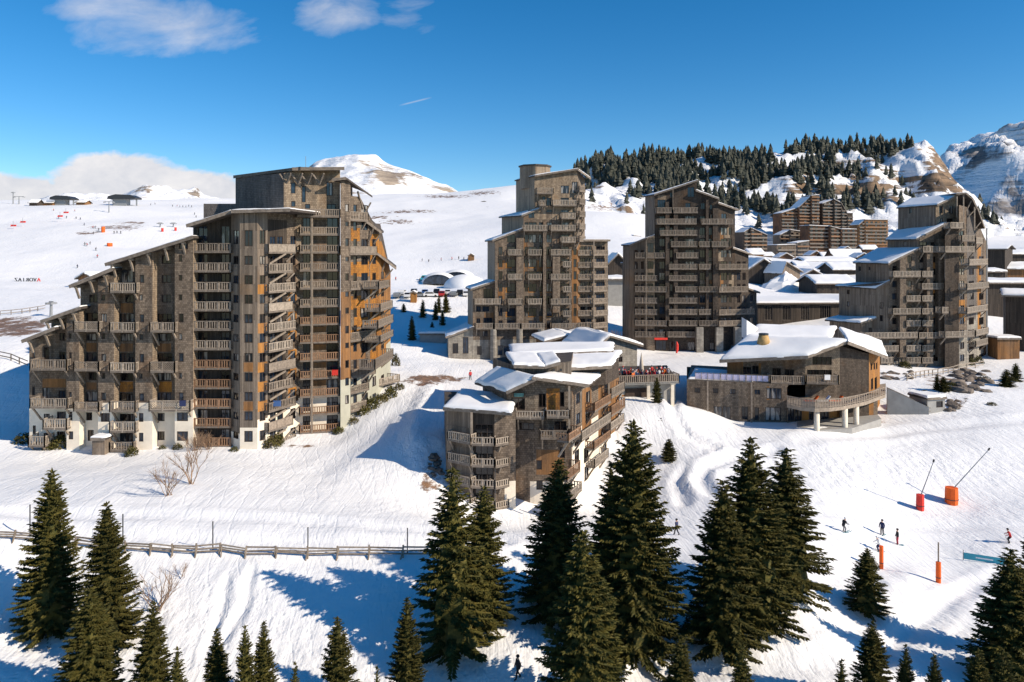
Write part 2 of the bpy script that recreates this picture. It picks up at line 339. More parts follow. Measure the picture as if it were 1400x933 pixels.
# ------------------------------------------------------------------ ground
CP = []   # (px, d, z)
def cp(px, py, d): CP.append((px, d, zat(py, d)))
for x in (-500, -200, 100, 400, 700, 1000, 1300, 1600, 1900):
    CP += [(x, 24, -15.5), (x, 40, -10.2)]
for x, y, d in [(-200, 735, 68), (0, 736, 68), (150, 745, 68), (300, 751, 68), (450, 757, 68), (600, 759, 68), (700, 752, 70), (60, 862, 60), (180, 868, 58.5), (300, 868, 58.5), (450, 875, 58), (620, 884, 58),
                (740, 862, 60), (870, 887, 58.5), (990, 888, 58.5), (1075, 800, 66), (1185, 850, 66), (1000, 925, 55.5), (700, 930, 55), (300, 935, 54), (60, 930, 54), (1250, 915, 57), (1380, 925, 57), (1120, 905, 57), (1240, 790, 74),
                (60, 690, 76), (300, 700, 75), (450, 705, 76), (560, 715, 76), (300, 650, 87), (100, 650, 88), (-150, 640, 90), (40, 614, 103), (170, 616, 103), (265, 612, 103), (345, 611, 103), (400, 604, 105), (465, 592, 110), (480, 576, 112), (520, 548, 119), (545, 528, 125), (420, 640, 95), (470, 645, 93),
                (540, 590, 104), (575, 600, 100), (600, 560, 112), (620, 520, 135), (570, 655, 92), (600, 690, 88), (640, 712, 86), (720, 706, 90), (790, 690, 94), (830, 660, 101), (690, 730, 78), (850, 640, 104),
                (800, 735, 78), (930, 728, 82), (1000, 690, 89), (950, 640, 100), (905, 600, 108), (880, 560, 114), (965, 576, 115), (1150, 588, 112), (1050, 640, 100), (1150, 728, 83), (1205, 778, 77), (1285, 797, 75), (1380, 742, 83), (1258, 697, 92), (1302, 688, 94),
                (1300, 620, 105), (1400, 580, 114), (1550, 580, 116), (1500, 740, 83), (1290, 570, 120), (1220, 560, 125), (1310, 530, 136), (1400, 520, 145), (1250, 505, 158), (1340, 497, 166), (1400, 478, 176), (1550, 470, 180), (1150, 500, 160), (1180, 500, 155),
                (1000, 482, 178), (880, 485, 176), (900, 494, 160), (960, 500, 150), (870, 505, 150), (860, 480, 178), (700, 489, 167), (620, 490, 165), (640, 500, 150), (580, 472, 172), (780, 475, 172), (560, 460, 182), (620, 445, 190),
                (560, 406, 215), (640, 410, 212), (600, 430, 198), (0, 490, 128), (20, 560, 114), (-100, 540, 118), (0, 440, 170), (60, 425, 190), (30, 400, 230), (110, 388, 275), (0, 370, 290), (150, 340, 340), (50, 330, 360), (0, 300, 450), (150, 300, 440), (60, 279, 520), (170, 279, 560), (-150, 283, 520), (300, 274, 680), (300, 330, 390), (300, 400, 240), (450, 400, 230), (450, 340, 380),
                (590, 388, 300), (650, 388, 300), (560, 365, 345), (560, 330, 430), (600, 290, 580), (560, 272, 680), (640, 263, 740), (700, 254, 780), (760, 252, 780), (520, 268, 760), (430, 268, 760), (840, 290, 520), (840, 320, 420), (840, 350, 330), (845, 410, 235), (920, 300, 500), (920, 380, 270), (1030, 352, 480), (1040, 402, 250), (1100, 341, 700), (1200, 343, 640), (1100, 394, 280), (1000, 345, 640), (1060, 357, 400), (1150, 358, 400), (1060, 350, 560), (1150, 348, 560), (1200, 352, 430), (1020, 372, 320), (1150, 376, 310), (1250, 370, 320), (1250, 410, 220), (1100, 425, 215), (1050, 460, 195), (1000, 578, 118), (1040, 580, 116), (1060, 582, 114.5), (1120, 590, 110), (1200, 575, 122), (940, 560, 120),
                (1250, 345, 520), (1370, 345, 440), (1370, 400, 260), (1370, 425, 215), (1500, 350, 430), (1500, 430, 215)]: cp(x, y, d)
for x in (-300, 0, 300, 600, 900, 1200, 1500): CP.append((x, 1250, 62))
for x in (-500, 1900): CP += [(x, 75, -1), (x, 150, 8), (x, 420, 35)]
_c = np.array(CP); _X = np.stack([_c[:, 0] / 100, 9 * np.log(_c[:, 1])], 1)
def _phi(r): return np.where(r > 0, r * r * np.log(r + 1e-9), 0)
_n = len(_c); _A = np.zeros((_n + 3, _n + 3)); _r = np.linalg.norm(_X[:, None] - _X[None], axis=2)
_A[:_n, :_n] = _phi(_r) + np.eye(_n) * 0.04; _A[:_n, _n] = 1; _A[:_n, _n + 1:] = _X; _A[_n, :_n] = 1; _A[_n + 1:, :_n] = _X.T
_w = np.linalg.solve(_A, np.concatenate([_c[:, 2], [0, 0, 0]]))
def ground_np(px, d):
    q = np.stack([px / 100, 9 * np.log(d)], 1); out = np.empty(len(q))
    for k in range(0, len(q), 20000):
        s = q[k:k + 20000]; r = np.linalg.norm(s[:, None] - _X[None], axis=2)
        out[k:k + 20000] = _phi(r) @ _w[:_n] + _w[_n] + s @ _w[_n + 1:]
    return out
def lump(x, y, d):
    a = mnoise.noise(Vector((x * 0.05, y * 0.05, 1.3))) * (0.3 if d < 90 else 0.25 if d < 200 else 0.6) + mnoise.noise(Vector((x * 0.22, y * 0.22, 4.1))) * 0.16
    return a + (mnoise.noise(Vector((x * 0.012, y * 0.012, 9.0))) * min(4, (d - 200) * 0.015) if d > 200 else 0)
def blob(px, py, cx, cy, rx, ry): return np.exp(-((px - cx) / rx) ** 2 - ((py - cy) / ry) ** 2)
def make_ground():
    pxs = np.arange(-700, 2101, 6.0); ds = np.geomspace(23, 1280, 440)
    PX, D = np.meshgrid(pxs, ds); pf, df = PX.ravel(), D.ravel(); z = ground_np(pf, df); x = (pf - 700) / FL * df
    py = HY + (CZ - z) / df * FL
    rough = 0.7 / (1 + np.exp(-(py - 775) / 8)) / (1 + np.exp((df - 67) / 1.0)) / (1 + np.exp((pf - 850) / 60)) + 0.8 * blob(pf, py, 1230, 640, 190, 42) + 0.6 * blob(pf, py, 1000, 880, 180, 40) + 0.8 * blob(pf, py, 590, 640, 40, 70) + 0.5 * blob(pf, py, 960, 590, 60, 30) + 0.7 * blob(pf, py, 1290, 545, 90, 30)
    dirt = np.zeros_like(z)
    for b_ in [(18, 448, 52, 14), (590, 521, 45, 7), (700, 745, 2, 1), (840, 283, 60, 9), (400, 608, 60, 4), (160, 312, 50, 7), (120, 320, 26, 4), (180, 305, 30, 4), (560, 290, 60, 4), (540, 305, 40, 3), (610, 268, 50, 3), (515, 300, 30, 3), (1300, 520, 70, 12), (1215, 515, 25, 9), (1180, 578, 45, 5), (590, 655, 18, 22), (660, 265, 30, 4)]:
        dirt = np.maximum(dirt, (1.7 if b_[0] in (18, 590) else .95) * blob(pf, py, *b_))
    zz = z + np.array([lump(a, b_, b_) for a, b_ in zip(x, df)]) * np.clip((df - 20) / 30, 0.3, 1)
    # a ploughed bank beside the low apartment house and a mound round the small spruce
    nr, nc = len(ds), len(pxs)
    idx = np.arange(nr * nc).reshape(nr, nc)
    quads = np.stack([idx[:-1, :-1], idx[:-1, 1:], idx[1:, 1:], idx[1:, :-1]], -1).reshape(-1, 4)
    me = bpy.data.meshes.new('ground'); me.from_pydata(np.stack([x, df, zz], 1).tolist(), [], quads.tolist())
    for nm, arr in (('rough', rough), ('dirt', dirt)):
        at = me.attributes.new(nm, 'FLOAT', 'POINT'); at.data.foreach_set('value', np.clip(arr, 0, 1).astype(np.float32))
    me.polygons.foreach_set('use_smooth', [True] * len(quads)); me.materials.append(MAT['snow'])
    o = bpy.data.objects.new('snow_ground', me); COL.objects.link(o); tag(o, 'snow covered slopes and pistes around the resort', None, None, 'structure')
    return zz.reshape(nr, nc), pxs, ds
GZ, GPX, GD = make_ground()
def gz(x, y):
    """ground height at plan point"""
    px = 700 + x / y * FL; i = np.interp(px, GPX, np.arange(len(GPX))); j = np.interp(math.log(y), np.log(GD), np.arange(len(GD)))
    i0, j0 = min(int(i), len(GPX) - 2), min(int(j), len(GD) - 2); a, b = i - i0, j - j0
    return float((GZ[j0, i0] * (1 - a) + GZ[j0, i0 + 1] * a) * (1 - b) + (GZ[j0 + 1, i0] * (1 - a) + GZ[j0 + 1, i0 + 1] * a) * b)
def gp(px, d): x = (px - 700) / FL * d; return Vector((x, d, gz(x, d)))
def ray_ground(px, py, d0=30, d1=900):
    """where the line of sight through a photo pixel meets the ground"""
    prev = d0
    for d in np.geomspace(d0, d1, 400):
        if gz((px - 700) / FL * d, d) > zat(py, d): return W(px, py, d)
        prev = d
    return W(px, py, d1)

def carve():
    """ruts, path edges and mounds pressed into the snow"""
    me = bpy.data.objects['snow_ground'].data; nr, nc = GZ.shape; co = np.empty(nr * nc * 3); me.vertices.foreach_get('co', co); co = co.reshape(-1, 3)
    x, y = co[:, 0], co[:, 1]; dz = np.zeros(len(x)); rg = np.empty(len(x), np.float32); me.attributes['rough'].data.foreach_get('value', rg)
    def line(pts, w, dep, lip=.5, d0=45, d1=200, rough=.0):
        P = [ray_ground(a, b, d0, d1) for a, b in pts]; dm = np.full(len(x), 1e9)
        for a, b in zip(P[:-1], P[1:]):
            v = np.array([b.x - a.x, b.y - a.y]); t = np.clip(((x - a.x) * v[0] + (y - a.y) * v[1]) / (v @ v + 1e-9), 0, 1); dm = np.minimum(dm, np.hypot(x - a.x - t * v[0], y - a.y - t * v[1]))
        nonlocal dz, rg
        dz += -dep * np.exp(-(dm / w) ** 2) + dep * lip * np.exp(-((dm - 1.9 * w) / (w * .6)) ** 2); rg = np.maximum(rg, rough * np.exp(-(dm / (3 * w)) ** 2))
    def mound(px, py, r, h, d0=45, d1=200, rough=.5):
        nonlocal dz, rg
        g = ray_ground(px, py, d0, d1); e = np.exp(-((x - g.x) ** 2 + (y - g.y) ** 2) / r ** 2); dz += h * e; rg = np.maximum(rg, rough * e)
    line([(918, 548), (922, 572), (940, 596), (978, 613)], .7, .55, .7, 90, 140)
    line([(1060, 617), (1000, 626), (962, 640), (956, 656), (975, 676)], .9, .45, .8, 80, 120, .3)
    line([(940, 640), (925, 660), (935, 690)], .8, .3, .6, 75, 120)
    line([(0, 724), (150, 733), (300, 739), (450, 745), (600, 747), (690, 742)], .8, .25, .8, 60, 90, .3)
    line([(0, 700), (200, 706), (400, 712), (580, 726)], .9, .22, .6, 60, 95)
    line([(440, 645), (500, 600), (545, 560), (575, 530), (600, 505)], 1.6, .12, .4, 85, 160, .2)
    line([(590, 525), (575, 560), (565, 600), (580, 650), (620, 700)], 1.2, -.35, .2, 80, 160, .9)
    line([(1100, 700), (1200, 712), (1320, 720), (1420, 722)], .9, .2, .5, 75, 110)
    line([(1200, 905), (1260, 860), (1330, 800), (1400, 770)], .8, .22, .5, 50, 95)
    line([(1170, 908), (1235, 866), (1300, 812)], .7, .2, .5, 50, 95)
    line([(880, 915), (980, 912), (1100, 912), (1200, 905)], 1.0, .3, .6, 48, 70, .5)
    line([(310, 790), (300, 840), (280, 900)], .35, .3, .5, 50, 70, .6); line([(345, 775), (335, 830), (300, 880)], .35, .3, .5, 50, 70, .6)
    line([(1100, 600), (1250, 588), (1400, 575)], 1.4, .3, .6, 90, 140, .2)
    mound(1195, 842, 3.4, 1.3); mound(1225, 815, 2.0, .8); mound(960, 570, 4.0, .9, 90, 140, .5); mound(920, 565, 3.0, 1.0, 90, 140); mound(600, 610, 3.0, .7, 80, 130, .9); mound(1110, 858, 4, .8); mound(700, 905, 5, .5); mound(840, 640, 3, .8, 80, 130, .8)
    co[:, 2] += dz; me.vertices.foreach_set('co', co.ravel()); me.attributes['rough'].data.foreach_set('value', np.clip(rg, 0, 1)); me.update(); GZ[:] += dz.reshape(nr, nc)
carve()

# ------------------------------------------------------------------ buildings
class Fac:
    """a vertical wall plane from plan point A (left, seen from outside) to B"""
    def __init__(s, A, B):
        s.A = Vector(A); s.B = Vector(B); s.L = (s.B - s.A).length; s.t = (s.B - s.A) / s.L; s.n = Vector((s.t.y, -s.t.x))
    def off(s, o): return Fac(s.A + s.n * o, s.B + s.n * o)
    def u(s, px): k = (px - 700) / FL; return (k * s.A.y - s.A.x) / (s.t.x - k * s.t.y)
    def uz(s, px, py): u = s.u(px); return u, zat(py, s.A.y + u * s.t.y)
    def p(s, u, z, o=0.0): return Vector((s.A.x + s.t.x * u + s.n.x * o, s.A.y + s.t.y * u + s.n.y * o, z))
MATS = ['shingle', 'shingle_dark', 'shingle_grey', 'shingle_pale', 'shingle_orange', 'plank', 'plank_pale', 'plank_dark', 'plank_orange', 'plank_warm', 'cream', 'render_green', 'concrete', 'stone', 'far_wood', 'roof_wood']
MI = {m: i for i, m in enumerate(MATS)}
class Bld:
    def __init__(s, name, label, cat, base, group=None):
        s.o = empty(name, base, label, cat, group); s.w = MB(); s.base = Vector(base)
    def facet(s, F, zb, zl, zr, mat='shingle', patches=(), holes=()):
        """wall panel with real openings; patches and holes are (px0,py0,px1,py1[,mat]) rectangles of the photograph laid on the wall"""
        def rect(r):
            u0, z1 = F.uz(r[0], r[1]); u1, z0 = F.uz(r[2], r[3]); return [max(0, min(F.L, u0)), z0, max(0, min(F.L, u1)), z1]
        pr = [(rect(r), MI[r[4]]) for r in patches]; hr = [rect(r) for r in holes]
        zt = max(zl, zr); us = {0.0, F.L}; zs = {zb, zt}
        for r in [p[0] for p in pr] + hr:
            us |= {r[0], r[2]}; zs |= {max(zb, min(zt, r[1])), max(zb, min(zt, r[3]))}
        us = sorted(us); zs = sorted(zs); us = [a for k, a in enumerate(us) if k == 0 or a - us[k - 1] > 1e-4]; zs = [a for k, a in enumerate(zs) if k == 0 or a - zs[k - 1] > 1e-4]
        top = lambda u: zl + (zr - zl) * u / F.L
        for i in range(len(us) - 1):
            for j in range(len(zs) - 1):
                u0, u1, z0, z1 = us[i], us[i + 1], zs[j], zs[j + 1]; cu, cz = (u0 + u1) / 2, (z0 + z1) / 2
                if any(r[0] < cu < r[2] and r[1] < cz < r[3] for r in hr): continue
                m = MI[mat]
                for r, k in pr:
                    if r[0] < cu < r[2] and r[1] < cz < r[3]: m = k
                poly = [(u0, z0), (u1, z0), (u1, z1), (u0, z1)]; out = []
                for k in range(4):
                    a, b = poly[k], poly[(k + 1) % 4]; fa, fb = top(a[0]) - a[1], top(b[0]) - b[1]
                    if fa >= -1e-6: out.append(a)
                    if (fa > 1e-6 and fb < -1e-6) or (fa < -1e-6 and fb > 1e-6):
                        q = fa / (fa - fb); out.append((a[0] + (b[0] - a[0]) * q, a[1] + (b[1] - a[1]) * q))
                if len(out) >= 3: s.w.face([F.p(*q) for q in out], m, [(q[0] + F.A.x * 1.3, q[1]) for q in out])
        for r in hr:   # reveals
            u0, z0, u1, z1 = r; dp = -0.2; m = MI['roof_wood']
            for a, b in (((u0, z0), (u1, z0)), ((u1, z0), (u1, z1)), ((u1, z1), (u0, z1)), ((u0, z1), (u0, z0))):
                s.w.face([F.p(*a), F.p(*b), F.p(*b, dp), F.p(*a, dp)], m)
    def solid(s, pts, zb, tops, mat='shingle', cap=True, skip=()):
        """closed prism on plan points (anticlockwise seen from above, front run left to right first); tops: z per point"""
        n = len(pts)
        for k in range(n):
            if k in skip: continue
            F = Fac(pts[k], pts[(k + 1) % n]); a, b = tops[k], tops[(k + 1) % n]
            s.w.face([F.p(0, zb), F.p(F.L, zb), F.p(F.L, b), F.p(0, a)], MI[mat], [(0, zb), (F.L, zb), (F.L, b), (0, a)])
        if cap: s.w.face([(p[0], p[1], z) for p, z in zip(pts, tops)], MI['roof_wood'])
    def window(s, F, r, carved=True, g=None, fm='frame_wood', fw=0.09, vm=None, parent=None):
        u0, z1 = F.uz(r[0], r[1]); u1, z0 = F.uz(r[2], r[3]); return s.window_m(F, u0, z0, u1, z1, carved, g, fm, fw, vm)
    def window_m(s, F, u0, z0, u1, z1, carved=True, g=None, fm='frame_wood', fw=0.09, vm=None):
        o0, o1, og = (-0.19, -0.06, -0.13) if carved else (0.005, 0.09, 0.045)
        m = MB()
        def bar(a0, b0, a1, b1): m.hexa([F.p(a0, b0, o0), F.p(a0, b0, o1), F.p(a1, b0, o1), F.p(a1, b0, o0), F.p(a0, b1, o0), F.p(a0, b1, o1), F.p(a1, b1, o1), F.p(a1, b1, o0)])
        bar(u0, z0, u0 + fw, z1); bar(u1 - fw, z0, u1, z1); bar(u0 + fw, z1 - fw, u1 - fw, z1); bar(u0 + fw, z0, u1 - fw, z0 + fw)
        w = u1 - u0; k = vm if vm is not None else (0 if w < 0.75 else 1 if w < 2.0 else 2 if w < 3 else 3)
        for i in range(k):
            c = u0 + w * (i + 1) / (k + 1); bar(c - fw * .4, z0 + fw, c + fw * .4, z1 - fw)
        wd = m.build('window', fm, s.o)
        q = MB(); q.face([F.p(u0 + .02, z0 + .02, og), F.p(u1 - .02, z0 + .02, og), F.p(u1 - .02, z1 - .02, og), F.p(u0 + .02, z1 - .02, og)])
        q.build('pane', g or random.choice(GL), wd); return wd
    def wins(s, F, rects, **kw):
        for r in rects: s.window(F, r, **kw)
    def balcony(s, F, r, out=1.2, inn=0.3, style='slat', mat='rail_wood', brackets=1, ends=True, slab='slab', bl=1.6):
        """rail face rectangle r of the photograph, on the plane `out` metres in front of wall F; slab reaches `inn` m behind the wall plane"""
        G = F.off(out); u0, zt = G.uz(r[0], r[1]); u1, _ = G.uz(r[2], r[1]); _, zb = G.uz((r[0] + r[2]) / 2, r[3])
        _, zt = G.uz((r[0] + r[2]) / 2, r[1] if len(r) < 5 else r[1]); return s.balcony_m(G, u0, u1, zb, zt, out + inn, style, mat, brackets, ends, slab, bl)
    def balcony_m(s, G, u0, u1, zb, zt, dep, style='slat', mat='rail_wood', brackets=1, ends=True, slab='slab', bl=1.6):
        m = MB(); th = 0.24
        def bx(m, a0, a1, z0, z1, o0, o1): m.hexa([G.p(a0, z0, o0), G.p(a1, z0, o0), G.p(a1, z0, o1), G.p(a0, z0, o1), G.p(a0, z1, o0), G.p(a1, z1, o0), G.p(a1, z1, o1), G.p(a0, z1, o1)])
        bx(m, u0, u1, zb, zb + th, 0, -dep)
        bo = m.build('balcony', slab, s.o)
        q = MB(); h0 = zb + th + 0.06
        def run(a, b):      # rail run between two (u,o) points
            L = math.hypot(b[0] - a[0], b[1] - a[1]); n = max(2, int(L / 0.33)); e = lambda t: (a[0] + (b[0] - a[0]) * t, a[1] + (b[1] - a[1]) * t)
            P = lambda t, z: G.p(e(t)[0], z, e(t)[1])
            q.beam(P(0, zt - .05), P(1, zt - .05), 0.13, 0.10); q.beam(P(0, h0), P(1, h0), 0.09, 0.09)
            np_ = max(1, round(L / 1.9))
            for k in range(np_ + 1): q.beam(P(k / np_, h0 - .3), P(k / np_, zt + .03), 0.13)
            if style == 'solid':
                q.hexa([*[G.p(x, z, o + k) for z in (h0, zt - .1) for (x, o, k) in ((*a, -.03), (*b, -.03), (*b, .03), (*a, .03))]])
            elif style == 'lattice':
                hh = zt - .1 - h0; k = -hh
                while k < L:
                    for sgn in (1, -1):
                        x0, x1 = k, k + hh; z0, z1 = (h0, zt - .1) if sgn > 0 else (zt - .1, h0)
                        c0, c1 = max(0, x0), min(L, x1)
                        if c1 - c0 > .05: q.beam(P(c0 / L, z0 + (z1 - z0) * (c0 - x0) / hh), P(c1 / L, z0 + (z1 - z0) * (c1 - x0) / hh), 0.05, 0.05)
                    k += 0.3
            else:
                for k in range(n):
                    c = (k + .5) / n; hw = 0.075 / L; j = random.uniform(-.01, .01)
                    A, B = P(c - hw, 0), P(c + hw, 0); nx = Vector((A.y - B.y, B.x - A.x, 0)).normalized() * 0.02
                    q.hexa([Vector((v.x, v.y, z)) + sg for z in (h0 + .02, zt - .08 + j) for v, sg in ((A, -nx), (B, -nx), (B, nx), (A, nx))])
        run((u0 + .06, -.06), (u1 - .06, -.06))
        if ends: run((u0 + .06, -.06), (u0 + .06, -dep)); run((u1 - .06, -.06), (u1 - .06, -dep))
        q.build('railing', mat, bo)
        if brackets:
            w = u1 - u0
            for c in ([u0 + .35, u1 - .35] if brackets == 2 or w > 3 else [u0 + w / 2]):
                k = MB(); k.beam(G.p(c, zb - .02, -.25), G.p(c, zb - bl, -dep + .05), 0.2, 0.22); k.build('bracket', 'beam_pale', bo)
        return bo
    def roof(s, quad, th=0.32, over=(0.9, 0.9, 0.9, 0.6), mat='roof_wood', snow=0.0, rafters=0, fascia=True):
        """quad: 4 points front-left, front-right, back-right, back-left on the wall tops; over: front,right,back,left"""
        a, b, c, d = [Vector(p) for p in quad]; f, r, k, l = over
        def ext(p, q, n): return q + (q - p).normalized() * n
        fl = (b - a).normalized(); bl_ = (c - d).normalized(); sl_ = (d - a).normalized(); sr = (c - b).normalized()
        A = a - fl * l - sl_ * f; B = b + fl * r - sr * f; C = c + bl_ * r + sr * k; D = d - bl_ * l + sl_ * k
        up = Vector((0, 0, 1)); m = MB(); m.hexa([p + up * .02 for p in (A, B, C, D)] + [p + up * (.02 + th) for p in (A, B, C, D)]); ro = m.build('roof', mat, s.o)
        if fascia:
            m = MB(); m.beam(A + up * th * .5, B + up * th * .5, 0.08, th + .12); m.build('fascia', 'beam', ro)
        if rafters:
            for i in range(rafters):
                t = (i + .5) / rafters; p = A.lerp(B, t) + sl_ * .15; w = a.lerp(b, t); m = MB()
                m.beam(p - up * .08, w.lerp(p, -.2) - up * .08, .2, .22); m.beam(p + up * -.1, Vector((w.x, w.y, w.z - f * 1.15)), .18, .2); m.build('bracket', 'beam_pale', ro)
        if snow: snow_cap(ro, [p + up * (.02 + th) for p in (A, B, C, D)], snow)
        return ro
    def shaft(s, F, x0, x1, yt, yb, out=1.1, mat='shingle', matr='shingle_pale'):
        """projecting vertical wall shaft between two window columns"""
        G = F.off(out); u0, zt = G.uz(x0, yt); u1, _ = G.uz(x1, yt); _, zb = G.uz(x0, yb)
        for a, b, m in (((u0, -out), (u0, 0), mat), ((u0, 0), (u1, 0), mat), ((u1, 0), (u1, -out), matr)):  # right side takes a paler shingle, sunlight painted into it
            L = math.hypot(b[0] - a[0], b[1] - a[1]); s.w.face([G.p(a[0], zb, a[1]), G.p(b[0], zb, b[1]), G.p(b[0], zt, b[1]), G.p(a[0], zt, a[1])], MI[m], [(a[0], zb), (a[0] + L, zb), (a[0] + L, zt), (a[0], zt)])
        for z in (zb, zt): s.w.face([G.p(u0, z, 0), G.p(u1, z, 0), G.p(u1, z, -out), G.p(u0, z, -out)], MI['roof_wood'])
    def done(s):
        if s.w.f: s.w.build('wall', MATS, s.o)
        return s.o
def snow_cap(parent, quad, th, nu=18, nv=14, amp=0.12):
    """a lump of snow lying on a roof quad, rounded at its edges"""
    a, b, c, d = quad; m = MB(); ids = {}; seed = random.uniform(0, 50)
    def par(n): return [0, .012, .04] + [.1 + .8 * k / (n - 6) for k in range(n - 5)] + [.96, .988, 1]
    us, vs = par(nu), par(nv); hf = {0: -.1, 1: .55, 2: .88}
    for j in range(nv + 1):
        for i in range(nu + 1):
            u, v = us[i], vs[j]; p = a.lerp(b, u).lerp(d.lerp(c, u), v); ring = min(i, nu - i, j, nv - j)
            wob = mnoise.noise(Vector((p.x * .25 + seed, p.y * .25, 0))) * th * .4 + mnoise.noise(Vector((p.x * 1.1, p.y * 1.1, seed))) * th * .18
            h = max(.03, th + wob) * hf.get(ring, 1.0)
            if ring < 2: p = p + Vector((mnoise.noise(Vector((p.x * .9, p.y * .9, 3))), mnoise.noise(Vector((p.x * .9, p.y * .9, 7))), 0)) * (.22 if ring == 0 else .15)
            ids[i, j] = len(m.v); m.v.append((p.x, p.y, p.z + h))
    for j in range(nv):
        for i in range(nu): m.f.append((ids[i, j], ids[i + 1, j], ids[i + 1, j + 1], ids[i, j + 1])); m.m.append(0); m.uv.append(None)
    return m.build('snow', 'snow_roof', parent, smooth=True)
# ------------------------------------------------------------------ the long stepped apartment block
def lerp_line(pts):
    xs = [p[0] for p in pts]; ys = [p[1] for p in pts]
    return lambda x: float(np.interp(x, xs, ys))
def wall(b, pts, topf, zb, mat='shingle', patches=(), wins=(), depth=0, cut=(), **kw):
    """run of wall panels through (px,d) points; topf(px) -> photo row of the roof line; wins: (px0,py0,px1,py1) assigned to the panel they lie on"""
    out = []
    for (x0, d0), (x1, d1) in zip(pts[:-1], pts[1:]):
        F = Fac(PL(x0, d0), PL(x1, d1)); rr = [r for r in wins if x0 - .01 <= (r[0] + r[2]) / 2 <= x1 + .01]
        b.facet(F, zb, zat(topf(x0), d0), zat(topf(x1), d1), mat, patches, rr)
        for r in rr: b.window(F, r, **kw)
        out.append(F)
    return out
def back_box(b, x0, d0, x1, d1, dep, topf, zb, mat='shingle', left=None, right=True, leftd=None):
    """closing side, rear and top faces behind a front panel"""
    A, B = PL(x0, d0), PL(x1, d1); t = (B - A).normalized(); n = Vector((-t.y, t.x)); C, D = B + n * dep, A + n * dep
    if leftd is not None: D = leftd
    za, zb_ = zat(topf(x0), d0), zat(topf(x1), d1)
    b.solid([A, B, C, D], zb, [za, zb_, zb_, za], mat, True, (0,))
    return [Vector((*A, za)), Vector((*B, zb_)), Vector((*C, zb_)), Vector((*D, za))]
ST = 26.6
